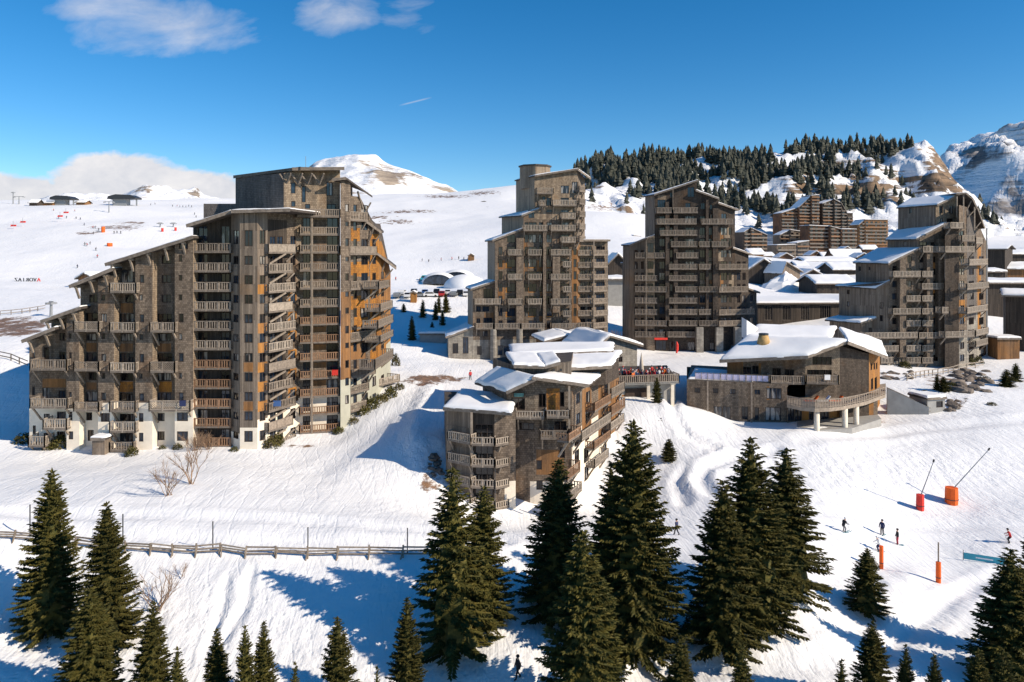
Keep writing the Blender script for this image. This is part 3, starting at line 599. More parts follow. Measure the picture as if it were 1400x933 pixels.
def left_block():
    b = Bld('apartment_building', 'long weathered shingle apartment block stepping up to a shade greyed shingle top floor', 'building', (-47, 110, 0))
    zb = -3.0; BD, CD = 104.3, 102.8
    # --- stepped bodies and roofs: (x0, x1, roof line, mat)
    steps = [(40, 70, [(30, 469), (75, 451)], 1), (70, 110, [(56, 442), (110, 423)], 2), (110, 151, [(95, 394), (154, 370)], 2), (151, 264, [(144, 364), (200, 344), (264, 326)], 4)]
    roofs = []
    for x0, x1, ln, nr in steps:
        tf = lerp_line(ln); q = back_box(b, x0, BD, x1, BD, 14, tf, zb)
        # extend roof to the photographed eave ends
        e0, e1 = ln[0], ln[-1]; dd = CD - 1.0
        A = W(e0[0], e0[1], dd); B = W(e1[0], e1[1], dd); up = Vector((0, 0, 1))
        quad = [A, B, B + Vector((0, 16, 0)), A + Vector((0, 16, 0))]
        b.roof(quad, 0.35, (0.1, 0.0, 0.4, 0.0), snow=0.22)
        for i in range(nr + 1):
            t = (i + .35) / (nr + 1); p = A.lerp(B, t); m = MB(); m.beam(p + Vector((0, .1, -.15)), p + Vector((0, 2.3, -.15)), .3, .34); m.beam(p + Vector((0, .3, -.2)), p + Vector((0, 1.15, -1.8)), .24, .26); m.build('roof_bracket', 'beam_pale', b.o)
        roofs.append(tf)
    rl = lambda x: roofs[0](x) if x < 70 else roofs[1](x) if x < 110 else roofs[2](x) if x < 151 else roofs[3](x)
    cr = [(0, 559, 100, 700, 'cream'), (100, 551, 264, 700, 'cream')]
    warm = []
    # bays (recessed wall)
    bays = [
        (40, 70, 0, [(44, 478, 48, 490), (60, 475, 67, 492), (44, 529, 48, 541), (58, 530, 68, 546), (45, 582, 49, 594), (60, 566, 68, 574), (60, 592, 68, 604)]),
        (70, 110, 1, [(81, 455, 89, 466), (81, 481, 89, 493), (80, 534, 89, 546), (78, 563, 90, 574), (78, 590, 89, 602)]),
        (110, 151, 2, [(122, 403, 133, 414), (117, 428, 134, 441), (118, 456, 132, 466), (118, 482, 133, 494), (121, 509, 132, 520), (118, 535, 133, 549), (118, 564, 126, 575), (120, 588, 128, 603)]),
        (151, 264, 3, [(165, 369, 182, 387), (171, 403, 183, 414), (163, 429, 183, 441), (165, 456, 182, 467), (162, 483, 183, 495), (165, 510, 182, 521), (163, 537, 182, 549), (163, 566, 185, 576), (163, 592, 182, 604),
                    (221, 349, 234, 361), (221, 376, 234, 387), (221, 403, 234, 414), (215, 429, 235, 441), (214, 456, 234, 467), (214, 483, 236, 495), (214, 510, 234, 521), (213, 537, 234, 549), (213, 565, 225, 576), (213, 590, 225, 602)])]
    pw = [(163, 470, 182, 481, 'plank_warm'), (163, 522, 182, 536, 'shingle_orange'), (217, 522, 235, 536, 'shingle_orange'), (214, 470, 234, 481, 'plank_warm'), (118, 523, 132, 533, 'plank_warm'), (58, 518, 90, 530, 'plank_warm'), (118, 469, 132, 481, 'plank_warm'), (165, 415, 182, 428, 'plank_warm')]
    for x0, x1, k, ws in bays: wall(b, [(x0, BD), (x1, BD)], roofs[k], zb, 'shingle', cr + pw, ws)
    # projecting shafts, each with small windows
    shafts = [(91, 108.5, 1, [(94, 456, 98, 463), (94, 482, 98, 491), (94, 536, 98, 547), (94, 563, 99, 575), (94, 590, 100, 601)]),
              (134, 156, 2.5, [(138, 403, 144, 411), (138, 429, 146, 441), (139, 456, 144, 464), (138, 484, 145, 495), (139, 510, 144, 518), (138, 537, 145, 548), (138, 565, 150, 577)]),
              (185, 208.5, 3, [(190.5, 376, 197, 387), (190, 403, 195, 411), (190.5, 430, 197, 441), (190.5, 457, 196, 465), (190.5, 484, 197, 496), (190, 511, 195, 518), (190, 538, 197, 549), (190, 565, 196, 577), (190, 592, 196, 604)]),
              (239, 264, 3, [(244, 349, 249, 358), (244, 376, 249, 384), (244, 403, 249, 411), (244, 429, 251, 441), (244, 456, 249, 465), (244, 483, 251, 495), (244, 510, 249, 518), (244, 537, 251, 548), (242, 564, 257, 576), (242, 590, 257, 603), (245, 333, 257, 341)])]
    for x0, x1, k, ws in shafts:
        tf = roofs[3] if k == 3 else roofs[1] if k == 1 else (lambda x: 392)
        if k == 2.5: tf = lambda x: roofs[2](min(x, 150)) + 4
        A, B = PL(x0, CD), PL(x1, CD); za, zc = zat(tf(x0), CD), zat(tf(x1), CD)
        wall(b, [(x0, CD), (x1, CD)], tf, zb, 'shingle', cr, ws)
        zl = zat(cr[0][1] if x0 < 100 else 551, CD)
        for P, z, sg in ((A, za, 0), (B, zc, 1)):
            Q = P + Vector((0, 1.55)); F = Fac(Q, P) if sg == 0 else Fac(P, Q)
            b.w.face([F.p(0, zl), F.p(F.L, zl), F.p(F.L, z), F.p(0, z)], MI['shingle_pale' if sg else 'shingle'], [(0, zl), (F.L, zl), (F.L, z), (0, z)])  # right return paler: its strip of sunlight is put into the colour
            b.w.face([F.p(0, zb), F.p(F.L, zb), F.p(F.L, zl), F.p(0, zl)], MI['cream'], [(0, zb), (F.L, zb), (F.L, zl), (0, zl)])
    FP = Fac(PL(40, CD), PL(264, CD))
    for r, st in [((40, 492, 91, 507), 'slat'), ((40, 545, 92, 559), 'slat'), ((58, 573, 91, 588), 'slat'), ((38, 597, 61, 612), 'slat'),
                  ((100, 440, 135, 454), 'lattice'), ((100, 495, 135, 508), 'lattice'), ((100, 550, 135, 563), 'lattice'),
                  ((149, 387, 186, 401), 'slat'), ((149, 441, 185, 455), 'slat'), ((149, 496, 185, 510), 'slat'), ((149, 549, 185, 564), 'slat'), ((149, 577, 185, 592), 'slat'), ((149, 605, 182, 618), 'slat'),
                  ((204, 441, 239, 455), 'slat'), ((204, 495, 239, 510), 'lattice'), ((203, 548, 260, 563), 'lattice')]:
        b.balcony(FP, r, 1.0, 1.15, st, 'rail_pale' if random.random() < .6 else 'rail_wood', 2, bl=2.0)
    # planted boxes under the bay windows
    # --- loggia stack between the shaft and the polygonal stair tower
    tf5 = lerp_line([(255, 311), (316, 291), (400, 290)]); LD = 104.6
    q = back_box(b, 264, LD, 366, LD, 13, tf5, zb)
    LW = []
    for k in range(11):
        y = 320 + ST * k; LW += [(271, y + 1, 284, y + 22), (302, y + 1, 314, y + 22)]
    LW[0] = (271, 309, 284, 342); LW[1] = (302, 309, 314, 342)
    wall(b, [(264, LD), (316.4, LD)], tf5, zb, 'plank_dark', [], LW)  # loggia shade painted in as dark planks on the back wall
    FB = Fac(PL(264, 103.0), PL(316, 103.0))
    for k in range(11):
        y = 332.7 + ST * k; b.balcony(FB, (264.3, y, 315.6, y + 13.5), 0.05, 1.5, 'slat', 'rail_rust' if k > 5 and random.random() < .7 else 'rail_wood', 0, False)
    b.roof([W(255, 311, 101.8), W(316, 291.5, 101.8), W(316, 291.5, 101.8) + Vector((0, 16, 0)), W(255, 311, 101.8) + Vector((0, 16, 0))], .35, (.1, 0, .3, 0), snow=.2)
    b.roof([W(316.3, 291.3, 101.4), W(397, 289, 101.4), W(397, 289, 101.4) + Vector((2, 13, 0)), W(316.3, 291.3, 101.4) + Vector((0, 13, 0))], .35, (.1, 0, .3, 0), snow=.2)
    # --- polygonal stair tower
    hx = [(316, 103.7), (328, 102.2), (352, 102.2), (366, 103.5)]
    hw = [(319, 315, 326, 334), (334, 315, 345.5, 337), (354.8, 315, 363, 334)]
    for k in range(10):
        y = 350 + ST * k; hw += [(319, y, 326, y + 11.5), (334, y, 345.5, y + (12.5 if k < 9 else 15)), (354.8, y, 363, y + 12)]
    hp = [(300, 585, 400, 700, 'cream')] + [(352.5, 362 + ST * k + .8, 365.5, 376 + ST * k - .8, 'plank_orange') for k in range(0, 8) if k > 2 or k % 2] + [(333, 363 + ST * k, 346, 375.5 + ST * k, 'plank_warm') for k in (5, 7)]
    wall(b, hx, lambda x: 291.5, zb, 'plank', hp, hw)
    b.solid([PL(x, d) for x, d in hx] + [PL(366, 106), PL(316, 106)], zb, [zat(291.5, 103)] * 6, 'plank', True, (0, 1, 2))
    # --- receding bay with raking braces
    tf6 = lambda x: 290.0; dw = []
    D0, D1 = (366, 104.2), (408, 110.4); FD = Fac(PL(*D0), PL(*D1))
    for k in range(11):
        y = 335 + ST * k; dw += [(369, y - 12, 377, y + 9), (379, y - 12, 387, y + 9)]; dw.append((397, y - 12.5 - k * .25, 404, y + 2 - k * .5))
    dp = [(394, 349 + ST * k - k * .5, 405.4, 359 + ST * k - k * .5, 'shingle_orange') for k in range(2, 8)] + [(366, 560, 410, 700, 'cream')] + [(366, 300, 392, 560, 'plank_dark')]  # dark plank patch paints the shade of the recess
    wall(b, [D0, D1], tf6, zb, 'shingle', dp, dw); q = back_box(b, 366, 104.2, 408, 110.4, 9, tf6, zb)
    for k in range(11):
        y = 334 + ST * k; b.balcony(FD, (367, y, 405 - (k % 2) * 4, y + 13), 1.1, .2, 'slat' if k % 3 else 'solid', 'rail_pale' if k < 6 else 'rail_wood', 0)
        m = MB(); u0, z0 = FD.uz(367.5, y + 27); u1, z1 = FD.uz(383, y + 13); m.beam(FD.p(u0, z0, .15), FD.p(u1, z1, 1.0), .24, .26); m.build('brace', 'beam_pale', b.o)
        m = MB(); u0, z0 = FD.uz(390, y + 24); u1, z1 = FD.uz(397, y + 13); m.beam(FD.p(u0, z0, .15), FD.p(u1, z1, .7), .2, .22); m.build('brace', 'beam', b.o)
    # --- deep balcony stack
    E0, E1 = (408, 110.4), (465, 112.2); FE = Fac(PL(*E0), PL(*E1)); SE = 24.55; tfe = lambda x: 233.0
    ew = []
    for k in range(12):
        y = 300 + SE * k; ew += [(414, y - 2, 424, y + 17), (447, y - 2, 462, y + 17)]
    wall(b, [E0, E1], tfe, zb, 'shingle_pale', [(427, 300, 446, 590, 'shingle')] + [(426, 324.5 + SE * k, 446, 331 + SE * k, 'plank_warm') for k in range(4, 10)] + [(400, 545, 466, 700, 'cream')], ew + [(412.5, 255, 418, 277), (417, 279, 424, 286), (447, 279, 459, 287), (446, 249, 455, 268)])
    b.solid([PL(*E0), PL(*E1), PL(465, 124), PL(408, 124)], zb, [zat(233, 111)] * 4, 'shingle', True, (0,))
    for k in range(13):
        y = 286 + SE * k; lo = 405 if k == 0 else 408.5
        if k == 0: b.balcony(FE, (405, y, 465.5, y + 11.5), 1.5, .1, 'slat', 'rail_wood', 0)
        else: b.balcony(FE, (409, y, 464.5, y + 11.8), 1.3, .1, 'slat' if k % 2 else 'slat', 'rail_rust' if k > 5 else 'rail_wood', 0)
    m = MB(); u, z0 = FE.uz(426, 600); m.beam(FE.p(u, z0, 1.25), FE.p(u, zat(298, 110), 1.25), .26); m.build('post', 'beam_pale', b.o)
    # --- top floor, shaded end greyed and sunlit front paled in the shingle colour
    T0, T1, T2 = (322, 116), (388, 109.2), (411.8, 110.2); zr = zat(233, 110)
    tft = lambda x: np.interp(x, [322, 388, 412], [243.5, 237, 233])
    wall(b, [T0, T1], tft, zat(300, 112), 'shingle_grey'); wall(b, [T1, T2], tft, zat(345, 112), 'shingle_pale', [], [(397.5, 250, 404, 265), (398, 275, 404, 283), (397, 302, 404, 316)])
    A, B = PL(*T0), PL(*T1); b.solid([A, B, PL(412, 110.6), PL(460, 124), PL(340, 128)], zat(300, 112), [zat(243.5, 116), zat(237, 109.2), zr, zr, zat(243.5, 116)], 'shingle_grey', True, (0, 1))
    za, zc = zat(243, 116), zat(231, 111)
    b.roof([W(321, 243.5, 116), W(412, 232, 109), W(465, 233, 124), W(338, 244, 130)], .34, (.5, .2, .3, .2)); b.roof([W(400, 233, 109.2), W(470, 232.3, 110.8), W(470, 233, 124), W(411, 233.5, 124)], .36, (.8, .1, .3, .0))
    for x in (392, 408, 421, 437): m = MB(); d = 109.5 + (x - 390) * .015; p = W(x, 252, d); m.beam(p, p + Vector((.9, -1.0, 1.5)), .2); m.beam(p, p + Vector((-.9, -.6, 1.5)), .2); m.build('roof_bracket', 'beam', b.o)
    m = MB(); m.tube([W(418, 231, 116), W(418, 214, 116)], .04, 5); m.build('antenna', 'grey_metal', b.o)
    m = MB(); bx = W(313, 296, 118); m.box((bx.x, bx.y, bx.z - 2), 6.5, 4, 3.9); m.build('stair_head', 'shingle_grey', b.o)
    # --- narrow shaft, then the curved orange end
    G0, G1 = (465.5, 110.6), (479, 112.0); fw = [(472, 279, 477, 290), (472, 303, 477, 310), (472, 326, 477, 337), (472, 351, 477, 358), (472, 374, 477, 384), (472, 399, 477, 406), (472, 421, 477, 429), (472, 446, 477, 456), (472, 469, 477, 476), (472, 493, 477, 503), (472, 517, 477, 527), (472, 541, 477, 552)]
    wall(b, [G0, G1], lambda x: 248, zb, 'shingle', [(460, 516, 490, 700, 'render_green'), (460, 400, 490, 516, 'plank_warm')], fw)
    b.solid([PL(*G0), PL(*G1), PL(482, 124), PL(466, 124)], zb, [zat(248, 111)] * 4, 'shingle', True, (0,))
    curve = [(479, 114.0), (492, 115.2), (506, 118), (518, 122), (528, 127), (534, 133)]
    tops = lerp_line([(479, 268), (500, 270), (506, 300), (518, 318), (528, 352), (534, 372)])
    gw = []
    for k in range(12):
        s_ = 23.4 if k < 6 else 23.6; y = 280 + s_ * k; gw += [(483, y, 488, y + 12), (494, y, 503, y + 12)]
        if k > 1: gw += [(509, y, 514, y + 11)]
        if k > 3: gw += [(521, y - 2, 525, y + 8)]
    op = [(479, 312 + 46.6 * k, 492, 330 + 46.6 * k, 'shingle_orange') for k in range(4)] + [(488, 358, 505, 378, 'shingle_orange'), (484, 405, 503, 446, 'shingle_orange'), (506, 320, 518, 500, 'shingle_orange'), (518, 330, 534, 505, 'plank_orange'), (479, 455, 500, 490, 'plank_warm'), (479, 518, 534, 700, 'render_green')]
    Fs = wall(b, curve, tops, zb, 'shingle', op, gw)
    b.solid([PL(x, d) for x, d in curve] + [PL(520, 140), PL(479, 124)], zb, [zat(tops(x), d) for x, d in curve] + [zat(300, 120)] * 2, 'shingle', True, tuple(range(len(curve) - 1)))
    FG = Fac(PL(479, 114), PL(506, 118)); FH = Fac(PL(504, 117.4), PL(518, 122)); FI = Fac(PL(516, 121.4), PL(534, 131))
    for F, r, st in [(FG, (478, 290, 504, 303), 'slat'), (FG, (476, 337, 516, 349), 'solid'), (FG, (479, 384, 519, 396), 'slat'), (FG, (478, 453, 515, 466), 'lattice'), (FG, (480, 503, 514, 515), 'slat'), (FG, (478, 526, 505, 537), 'lattice'), (FG, (478, 550, 502, 562), 'lattice'),
                     (FI, (518, 384, 533, 394), 'slat'), (FI, (520, 413, 537, 424), 'slat'), (FI, (517, 434, 538, 445), 'slat'), (FI, (520, 455, 538, 464), 'slat'), (FI, (513, 484, 538, 498), 'slat')]:
        b.balcony(F, r, 2.1 if F is FI else 1.3, .3, st, 'rail_wood', 2, bl=1.8)
    for pts in [[(456, 247.5, 110.2), (473, 246.5, 110.6), (508, 270, 117.0), (496, 262, 126)], [(496, 301, 115.6), (521, 319, 120), (524, 318, 131), (505, 300, 126)], [(514, 347, 119.2), (541, 368, 127), (541, 365, 135), (518, 347, 132)]]:
        a, c, e, f = [W(*p) for p in pts]; b.roof([a, c, e, f], .3, (.3, .2, .2, .1), 'roof_wood')
    for p, q in [((500, 290, 116.5), (507, 277, 116.5)), ((496, 286, 116), (489, 262, 114.5)), ((511, 334, 119.5), (519, 322, 119.5)), ((504, 330, 117.5), (511, 312, 117.5)), ((527, 380, 126), (537, 368, 126)), ((522, 372, 124), (527, 358, 124))]:
        m = MB(); m.beam(W(*p), W(*q), .22); m.build('roof_bracket', 'beam', b.o)
    # garden terrace at the right foot
    m = MB(); 
    t0, t1 = W(512, 520, 121), W(547, 519, 127); F = Fac((t0.x, t0.y), (t1.x, t1.y)); b.balcony_m(F, 0, F.L, t0.z - 1.3, t0.z, 4.0, 'slat', 'rail_pale', 0)
    for u in (.2, F.L - .3): m.beam(F.p(u, t0.z - 1.3, -.2), F.p(u, t0.z - 6, -.2), .3)
    m.build('post', 'concrete', b.o)
    return b.done()
left_block()
# ------------------------------------------------------------------ stepped tower in the middle
def tier(b, A, B, C, top_b, top_c, zb, mat, matl, dep, patches=(), wins=(), snow=.22, over=(.5, .3, .2, .7), rightd=None, roof=True, leftwins=(), g=None):
    """one step of a tower: end wall A-B, front B-C, lean-to roof rising from B to C. A,B,C are (px,d); tops are photo rows at B and C"""
    a, p, c = PL(*A), PL(*B), PL(*C); zB, zC = zat(top_b, B[1]), zat(top_c, C[1])
    FL_ = Fac(a, p); FR = Fac(p, c)
    b.facet(FL_, zb, zB, zB, matl, [], leftwins)
    for r in leftwins: b.window(FL_, r)
    b.facet(FR, zb, zB, zC, mat, patches, wins)
    for r in wins: b.window(FR, r)
    bk = a - p; D = c + bk if dep is None else c + Vector((-FR.n.x, -FR.n.y)) * dep; a2 = a
    b.solid([a, p, c, D], zb, [zB, zB, zC, zC], matl, True, (0, 1))
    if roof: b.roof([Vector((*p, zB)), Vector((*c, zC)), Vector((*D, zC)), Vector((*a, zB))], .3, over, snow=snow)
    return FR
def mid_tower():
    b = Bld('apartment_tower', 'tall pale shingle tower with a drum on its roof and a lower balcony wing', 'building', (2, 172, 3))
    f = lambda x, y: (600 + x / 3.216, 210 + y / 3.216)
    def rr(l): return [(*f(a, y0), *f(c, y1)) for a, y0, c, y1 in l]
    rows = [165, 218, 275, 328, 380, 435, 488, 543, 597, 652, 705, 760]
    zb = -1
    def colw(xs, k0, k1, w=26, dx=0):      # windows of one column for storeys k0..k1, drawn above each rail row
        out = []
        for k in range(k0, k1 + 1):
            y = rows[0] + 53.9 * k; out.append((xs, y - 24, xs + w, y + 12))
        return out
    D = 166.0
    rot = lambda x: D + (x - 700) * .02
    def FT(x0, x1): return (f(x0, 0)[0], rot(f(x0, 0)[0])), (f(x1, 0)[0], rot(f(x1, 0)[0]))
    orange = lambda l: [(*f(a, y0), *f(c, y1), 'shingle_orange') for a, y0, c, y1 in l]
    warm = lambda l: [(*f(a, y0), *f(c, y1), 'plank_warm') for a, y0, c, y1 in l]
    base = [(590, 466, 900, 520, 'stone')]
    rowpat = []
    for y in (490, 597, 705): rowpat += [(293, y - 10, 320, y + 15), (392, y - 10, 424, y + 15), (470, y - 10, 500, y + 15)]
    brown = [(245, 470, 290, 510), (345, 480, 390, 530), (250, 590, 290, 640), (440, 690, 470, 740), (360, 370, 390, 420), (200, 700, 240, 730), (430, 470, 470, 520), (445, 590, 470, 640)]
    F1 = tier(b, (611, 172), *FT(42, 150), 461, 449, zb, 'stone', 'stone', 12, [], rr([(60, 835, 85, 880), (105, 808, 130, 880), (160, 845, 188, 888), (195, 845, 222, 888)]))
    F2 = tier(b, (639.5, 173), *FT(150, 246), 396, 386, zb, 'shingle', 'plank_pale', 12, base + warm(brown) + orange(rowpat), rr([(195, 595, 238, 637), (165, 672, 185, 695), (192, 672, 222, 695), (165, 725, 182, 748), (195, 722, 235, 750), (192, 780, 215, 805), (168, 848, 188, 885)]))
    c3 = colw(262, 5, 11, 18) + colw(300, 4, 11, 36) + [(258, 845, 280, 888), (285, 848, 320, 888)]
    F3 = tier(b, (666.5, 175), *FT(246, 372), 329, 314, zb, 'shingle', 'plank_pale', 12, base + warm(brown) + orange(rowpat), rr(c3))
    c4 = colw(377, 3, 10, 16) + colw(394, 2, 11, 36) + colw(440, 3, 10, 18) + [(395, 848, 430, 888)]
    F4 = tier(b, (686, 176), *FT(372, 462), 295, 284, zb, 'shingle', 'plank_pale', 12, base + warm(brown) + orange(rowpat), rr(c4), leftwins=[])
    c5 = colw(473, 1, 11, 25) + colw(536, 0, 11, 36) + [(585, 125, 612, 175), (455, 190, 468, 215)] + colw(592, 5, 10, 14)
    F5 = tier(b, (705.5, 177), *FT(420, 608), 242, 233, zat(300, 166), 'shingle_pale', 'plank_pale', 13, [], rr([r for r in c5 if r[3] < 290]), over=(.9, .2, .2, .3))
    F5b = tier(b, (743.6, 170), *FT(462, 608), 290, 290, zb, 'shingle', 'plank', 10, base + warm([(585, 420, 608, 760)]) + orange(rowpat), rr([r for r in c5 if r[1] > 262]), roof=False)
    # receding right flank
    x0, x1 = f(608, 0)[0], f(642, 0)[0]; q0, q1 = PL(x0, rot(x0)), PL(x1, 171.5); FR = Fac(q0, q1)
    fw = [(f(617, 0)[0], 255 + 16.7 * k, f(626, 0)[0], 263 + 16.7 * k) for k in range(11)]
    b.facet(FR, zb, zat(234, 168), zat(243, 171), 'plank', [(x0, 330, x1, 470, 'plank_warm')], fw); [b.window(FR, r) for r in fw]
    b.solid([q0, q1, q1 + Vector((-2, 11)), q0 + Vector((0, 14))], zb, [zat(234, 168), zat(243, 171)] + [zat(243, 171)] * 2, 'plank', True, (0,))
    b.roof([W(790, 233, rot(790)), W(807, 245, 170), W(806, 245, 182), W(788, 233, 181)], .3, (.9, .2, .2, .0), snow=.2)
    for y in (255, 272, 289, 306, 323): b.balcony(FR, (x0 + 3, y, x1 + 1, y + 8), .9, .2, 'slat', 'rail_wood', 1)
    FA = Fac(PL(600, rot(600)), PL(800, rot(800)))
    B = [(0, 430, 505), (1, 500, 608), (1, 440, 474), (2, 537, 605), (3, 370, 480), (3, 490, 605), (4, 537, 605), (5, 303, 370), (5, 390, 455), (5, 490, 585), (6, 545, 585), (7, 303, 370), (7, 390, 455), (7, 490, 585), (8, 545, 585),
         (9, 155, 275), (9, 303, 370), (9, 390, 455), (9, 490, 585), (10, 545, 585), (11, 160, 240), (11, 244, 358), (11, 362, 470), (11, 495, 625)]
    for k, a, c in B:
        y = f(0, rows[k])[1]; b.balcony(FA, (f(a, 0)[0], y - 4.2, f(c, 0)[0], y + 4.4), 1.4, .1, 'slat', 'rail_pale', 1 if c - a < 90 else 2, bl=1.5)
    for x in (240, 355, 450):
        px = f(x, 0)[0]; p = W(px, 450, 164.6); m = MB(); m.tube([(p.x, p.y, -1), (p.x, p.y, p.z)], .75, 10); m.build('pillar', 'stone', b.o)
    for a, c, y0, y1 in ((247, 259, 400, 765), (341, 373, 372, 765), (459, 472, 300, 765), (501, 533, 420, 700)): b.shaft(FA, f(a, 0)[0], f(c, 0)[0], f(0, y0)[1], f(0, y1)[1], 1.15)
    # drum on the roof
    m = MB(); c = W(731.5, 247, 172); r = 3.6
    m.tube([(c.x, c.y, c.z - 2), (c.x, c.y, zat(229, 172))], r, 8); m.build('roof_drum', 'plank_pale', b.o)
    m = MB(); m.tube([(c.x, c.y, zat(229, 172)), (c.x, c.y, zat(227, 172))], r + .3, 8); m.build('drum_cap', 'roof_wood', b.o)
    b.done()
    # balcony wing, a block of its own
    w = Bld('balcony_wing', 'flat roofed wing of stacked balconies against the tower with the drum', 'building', (18, 178, 3))
    A, Bq, C = (789, 169), (812, 170.2), (831, 173.5); zt = zat(330, 170)
    for P0, P1, cols in ((A, Bq, [(793, 800), (803, 809)]), (Bq, C, [(815, 827)])):
        F = Fac(PL(*P0), PL(*P1)); ws = [(x0, 337 + 16.5 * k, x1, 346 + 16.5 * k) for k in range(7) for x0, x1 in cols]
        w.facet(F, zb, zt, zt, 'shingle', [], ws); [w.window(F, r, g=random.choice(['glass_blue', 'glass_dark'])) for r in ws]
        for k in range(7):
            y = 342 + 16.5 * k; w.balcony(F, (P0[0] + (1 if P0 is A else -1), y, P1[0] + .5, y + 8), 1.1, .2, 'slat', 'rail_wood', 0)
    w.solid([PL(*A), PL(*Bq), PL(*C), PL(826, 184), PL(790, 184)], zb, [zt] * 5, 'shingle', True, (0, 1))
    w.roof([Vector((*PL(*A), zt)), Vector((*PL(831, 171), zt)), Vector((*PL(827, 184), zt)), Vector((*PL(790, 184), zt))], .35, (.8, .6, .2, .2), snow=.15)
    for x, d in ((812, 168.9), (829, 172.3)): p = W(x, 330, d); m = MB(); m.beam((p.x, p.y, 1), p, .22); m.build('post', 'beam_pale', w.o)
    w.done()
mid_tower()

def dark_tower():
    b = Bld('apartment_tower', 'dark shingle tower with stacked balconies and stone pillars on a shopfront', 'building', (46, 184, 3))
    f = lambda x, y: (840 + x / 3.457, 230 + y / 3.457)
    def rr(l): return [(*f(a, y0), *f(c, y1)) for a, y0, c, y1 in l]
    zb = -1; D = 180.0; sp = 53.4
    rows = [200 + sp * k for k in range(12)]
    def colw(x, k0, k1, w): return [(x, rows[0] + sp * k - 26, x + w, rows[0] + sp * k + 10) for k in range(k0, k1 + 1)]
    def FT(x0, x1, d0=D, d1=D): return (f(x0, 0)[0], d0), (f(x1, 0)[0], d1)
    orange = [(*f(a, y0), *f(c, y1), 'plank_warm') for a, y0, c, y1 in [(455, 290, 490, 335), (500, 295, 515, 340), (455, 398, 485, 430), (400, 610, 430, 645), (450, 500, 470, 560), (500, 500, 515, 560), (430, 610, 480, 640), (460, 205, 490, 225)]]
    lit = [(*f(a, y0), *f(c, y1), 'shingle_pale') for a, y0, c, y1 in [(400, 290, 440, 330), (205, 130, 245, 190), (520, 280, 545, 330), (405, 500, 430, 560), (540, 500, 565, 560), (445, 390, 515, 440)]]  # sunlit patches painted as paler shingle on the darker front
    # main gable, three falling roof pieces
    y1 = lambda y: f(0, y)[1]
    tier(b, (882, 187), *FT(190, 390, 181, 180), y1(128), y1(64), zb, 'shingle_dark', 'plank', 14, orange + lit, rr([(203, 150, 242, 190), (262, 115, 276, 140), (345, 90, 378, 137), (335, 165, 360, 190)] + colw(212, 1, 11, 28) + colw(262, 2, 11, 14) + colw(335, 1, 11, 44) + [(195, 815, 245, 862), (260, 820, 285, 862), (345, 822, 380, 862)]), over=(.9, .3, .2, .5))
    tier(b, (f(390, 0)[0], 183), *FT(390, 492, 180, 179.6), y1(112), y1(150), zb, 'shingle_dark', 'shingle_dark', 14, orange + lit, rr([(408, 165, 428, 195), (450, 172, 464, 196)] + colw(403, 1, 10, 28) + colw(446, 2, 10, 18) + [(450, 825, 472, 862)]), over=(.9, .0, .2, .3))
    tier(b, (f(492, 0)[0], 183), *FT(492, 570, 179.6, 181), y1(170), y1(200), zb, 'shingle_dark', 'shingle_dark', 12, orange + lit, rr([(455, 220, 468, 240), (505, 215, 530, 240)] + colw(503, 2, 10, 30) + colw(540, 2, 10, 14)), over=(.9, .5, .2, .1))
    tier(b, (f(545, 0)[0], 186), *FT(570, 634, 181, 184), y1(386), y1(411), zb, 'shingle_dark', 'shingle_dark', 10, orange, rr(colw(580, 5, 10, 16) + colw(605, 5, 10, 16)), over=(.9, .6, .2, 1.2))
    tier(b, (f(600, 0)[0], 188), *FT(634, 672, 184, 187), y1(575), y1(590), zb, 'shingle_dark', 'shingle_dark', 8, [], rr(colw(642, 8, 10, 14)), over=(.7, .6, .2, .8))
    # lower left wing
    tier(b, (f(40, 0)[0], 186), *FT(70, 152, 183.5, 181.2), y1(367), y1(336), zb, 'plank', 'plank', 10, [], rr(colw(95, 4, 11, 16) + colw(125, 4, 11, 14)), over=(.7, .2, .2, .4), snow=.2)
    tier(b, (f(150, 0)[0], 184), *FT(152, 190, 180.8, 180.4), y1(336), y1(322), zb, 'shingle_pale', 'plank', 10, [], rr([(157, 355, 186, 400)] + colw(157, 5, 11, 28)), over=(.7, .0, .2, .0), snow=.2)
    tier(b, (f(38, 0)[0], 190), *FT(40, 70, 187.5, 186.5), y1(455), y1(452), zb, 'plank_dark', 'plank_dark', 8, [], rr(colw(50, 6, 11, 10)), snow=.2)
    FA = Fac(PL(*(f(190, 0)[0], 180.6)), PL(f(570, 0)[0], 179.8)); FLw = Fac(PL(f(95, 0)[0], 181.6), PL(f(240, 0)[0], 180.2)); FRw = Fac(PL(f(492, 0)[0], 179.4), PL(f(680, 0)[0], 183.2))
    Bs = [(0, 198, 274, FA), (0, 277, 398, FA), (1, 200, 392, FA), (1, 410, 568, FA), (2, 215, 395, FA), (3, 265, 395, FA), (3, 399, 455, FA), (3, 458, 543, FA), (4, 95, 148, FLw), (4, 150, 240, FLw), (4, 290, 400, FA), (5, 255, 395, FA), (5, 398, 460, FA), (5, 492, 633, FRw),
          (6, 95, 205, FLw), (6, 255, 395, FA), (7, 95, 250, FLw), (7, 285, 395, FA), (7, 398, 490, FA), (7, 494, 635, FRw), (8, 95, 205, FLw), (8, 255, 395, FA), (9, 95, 205, FLw), (9, 255, 395, FA), (9, 398, 460, FA), (9, 494, 665, FRw), (10, 95, 250, FLw), (10, 255, 395, FA), (10, 398, 490, FA), (10, 494, 620, FRw), (11, 95, 240, FLw), (11, 250, 395, FA)]
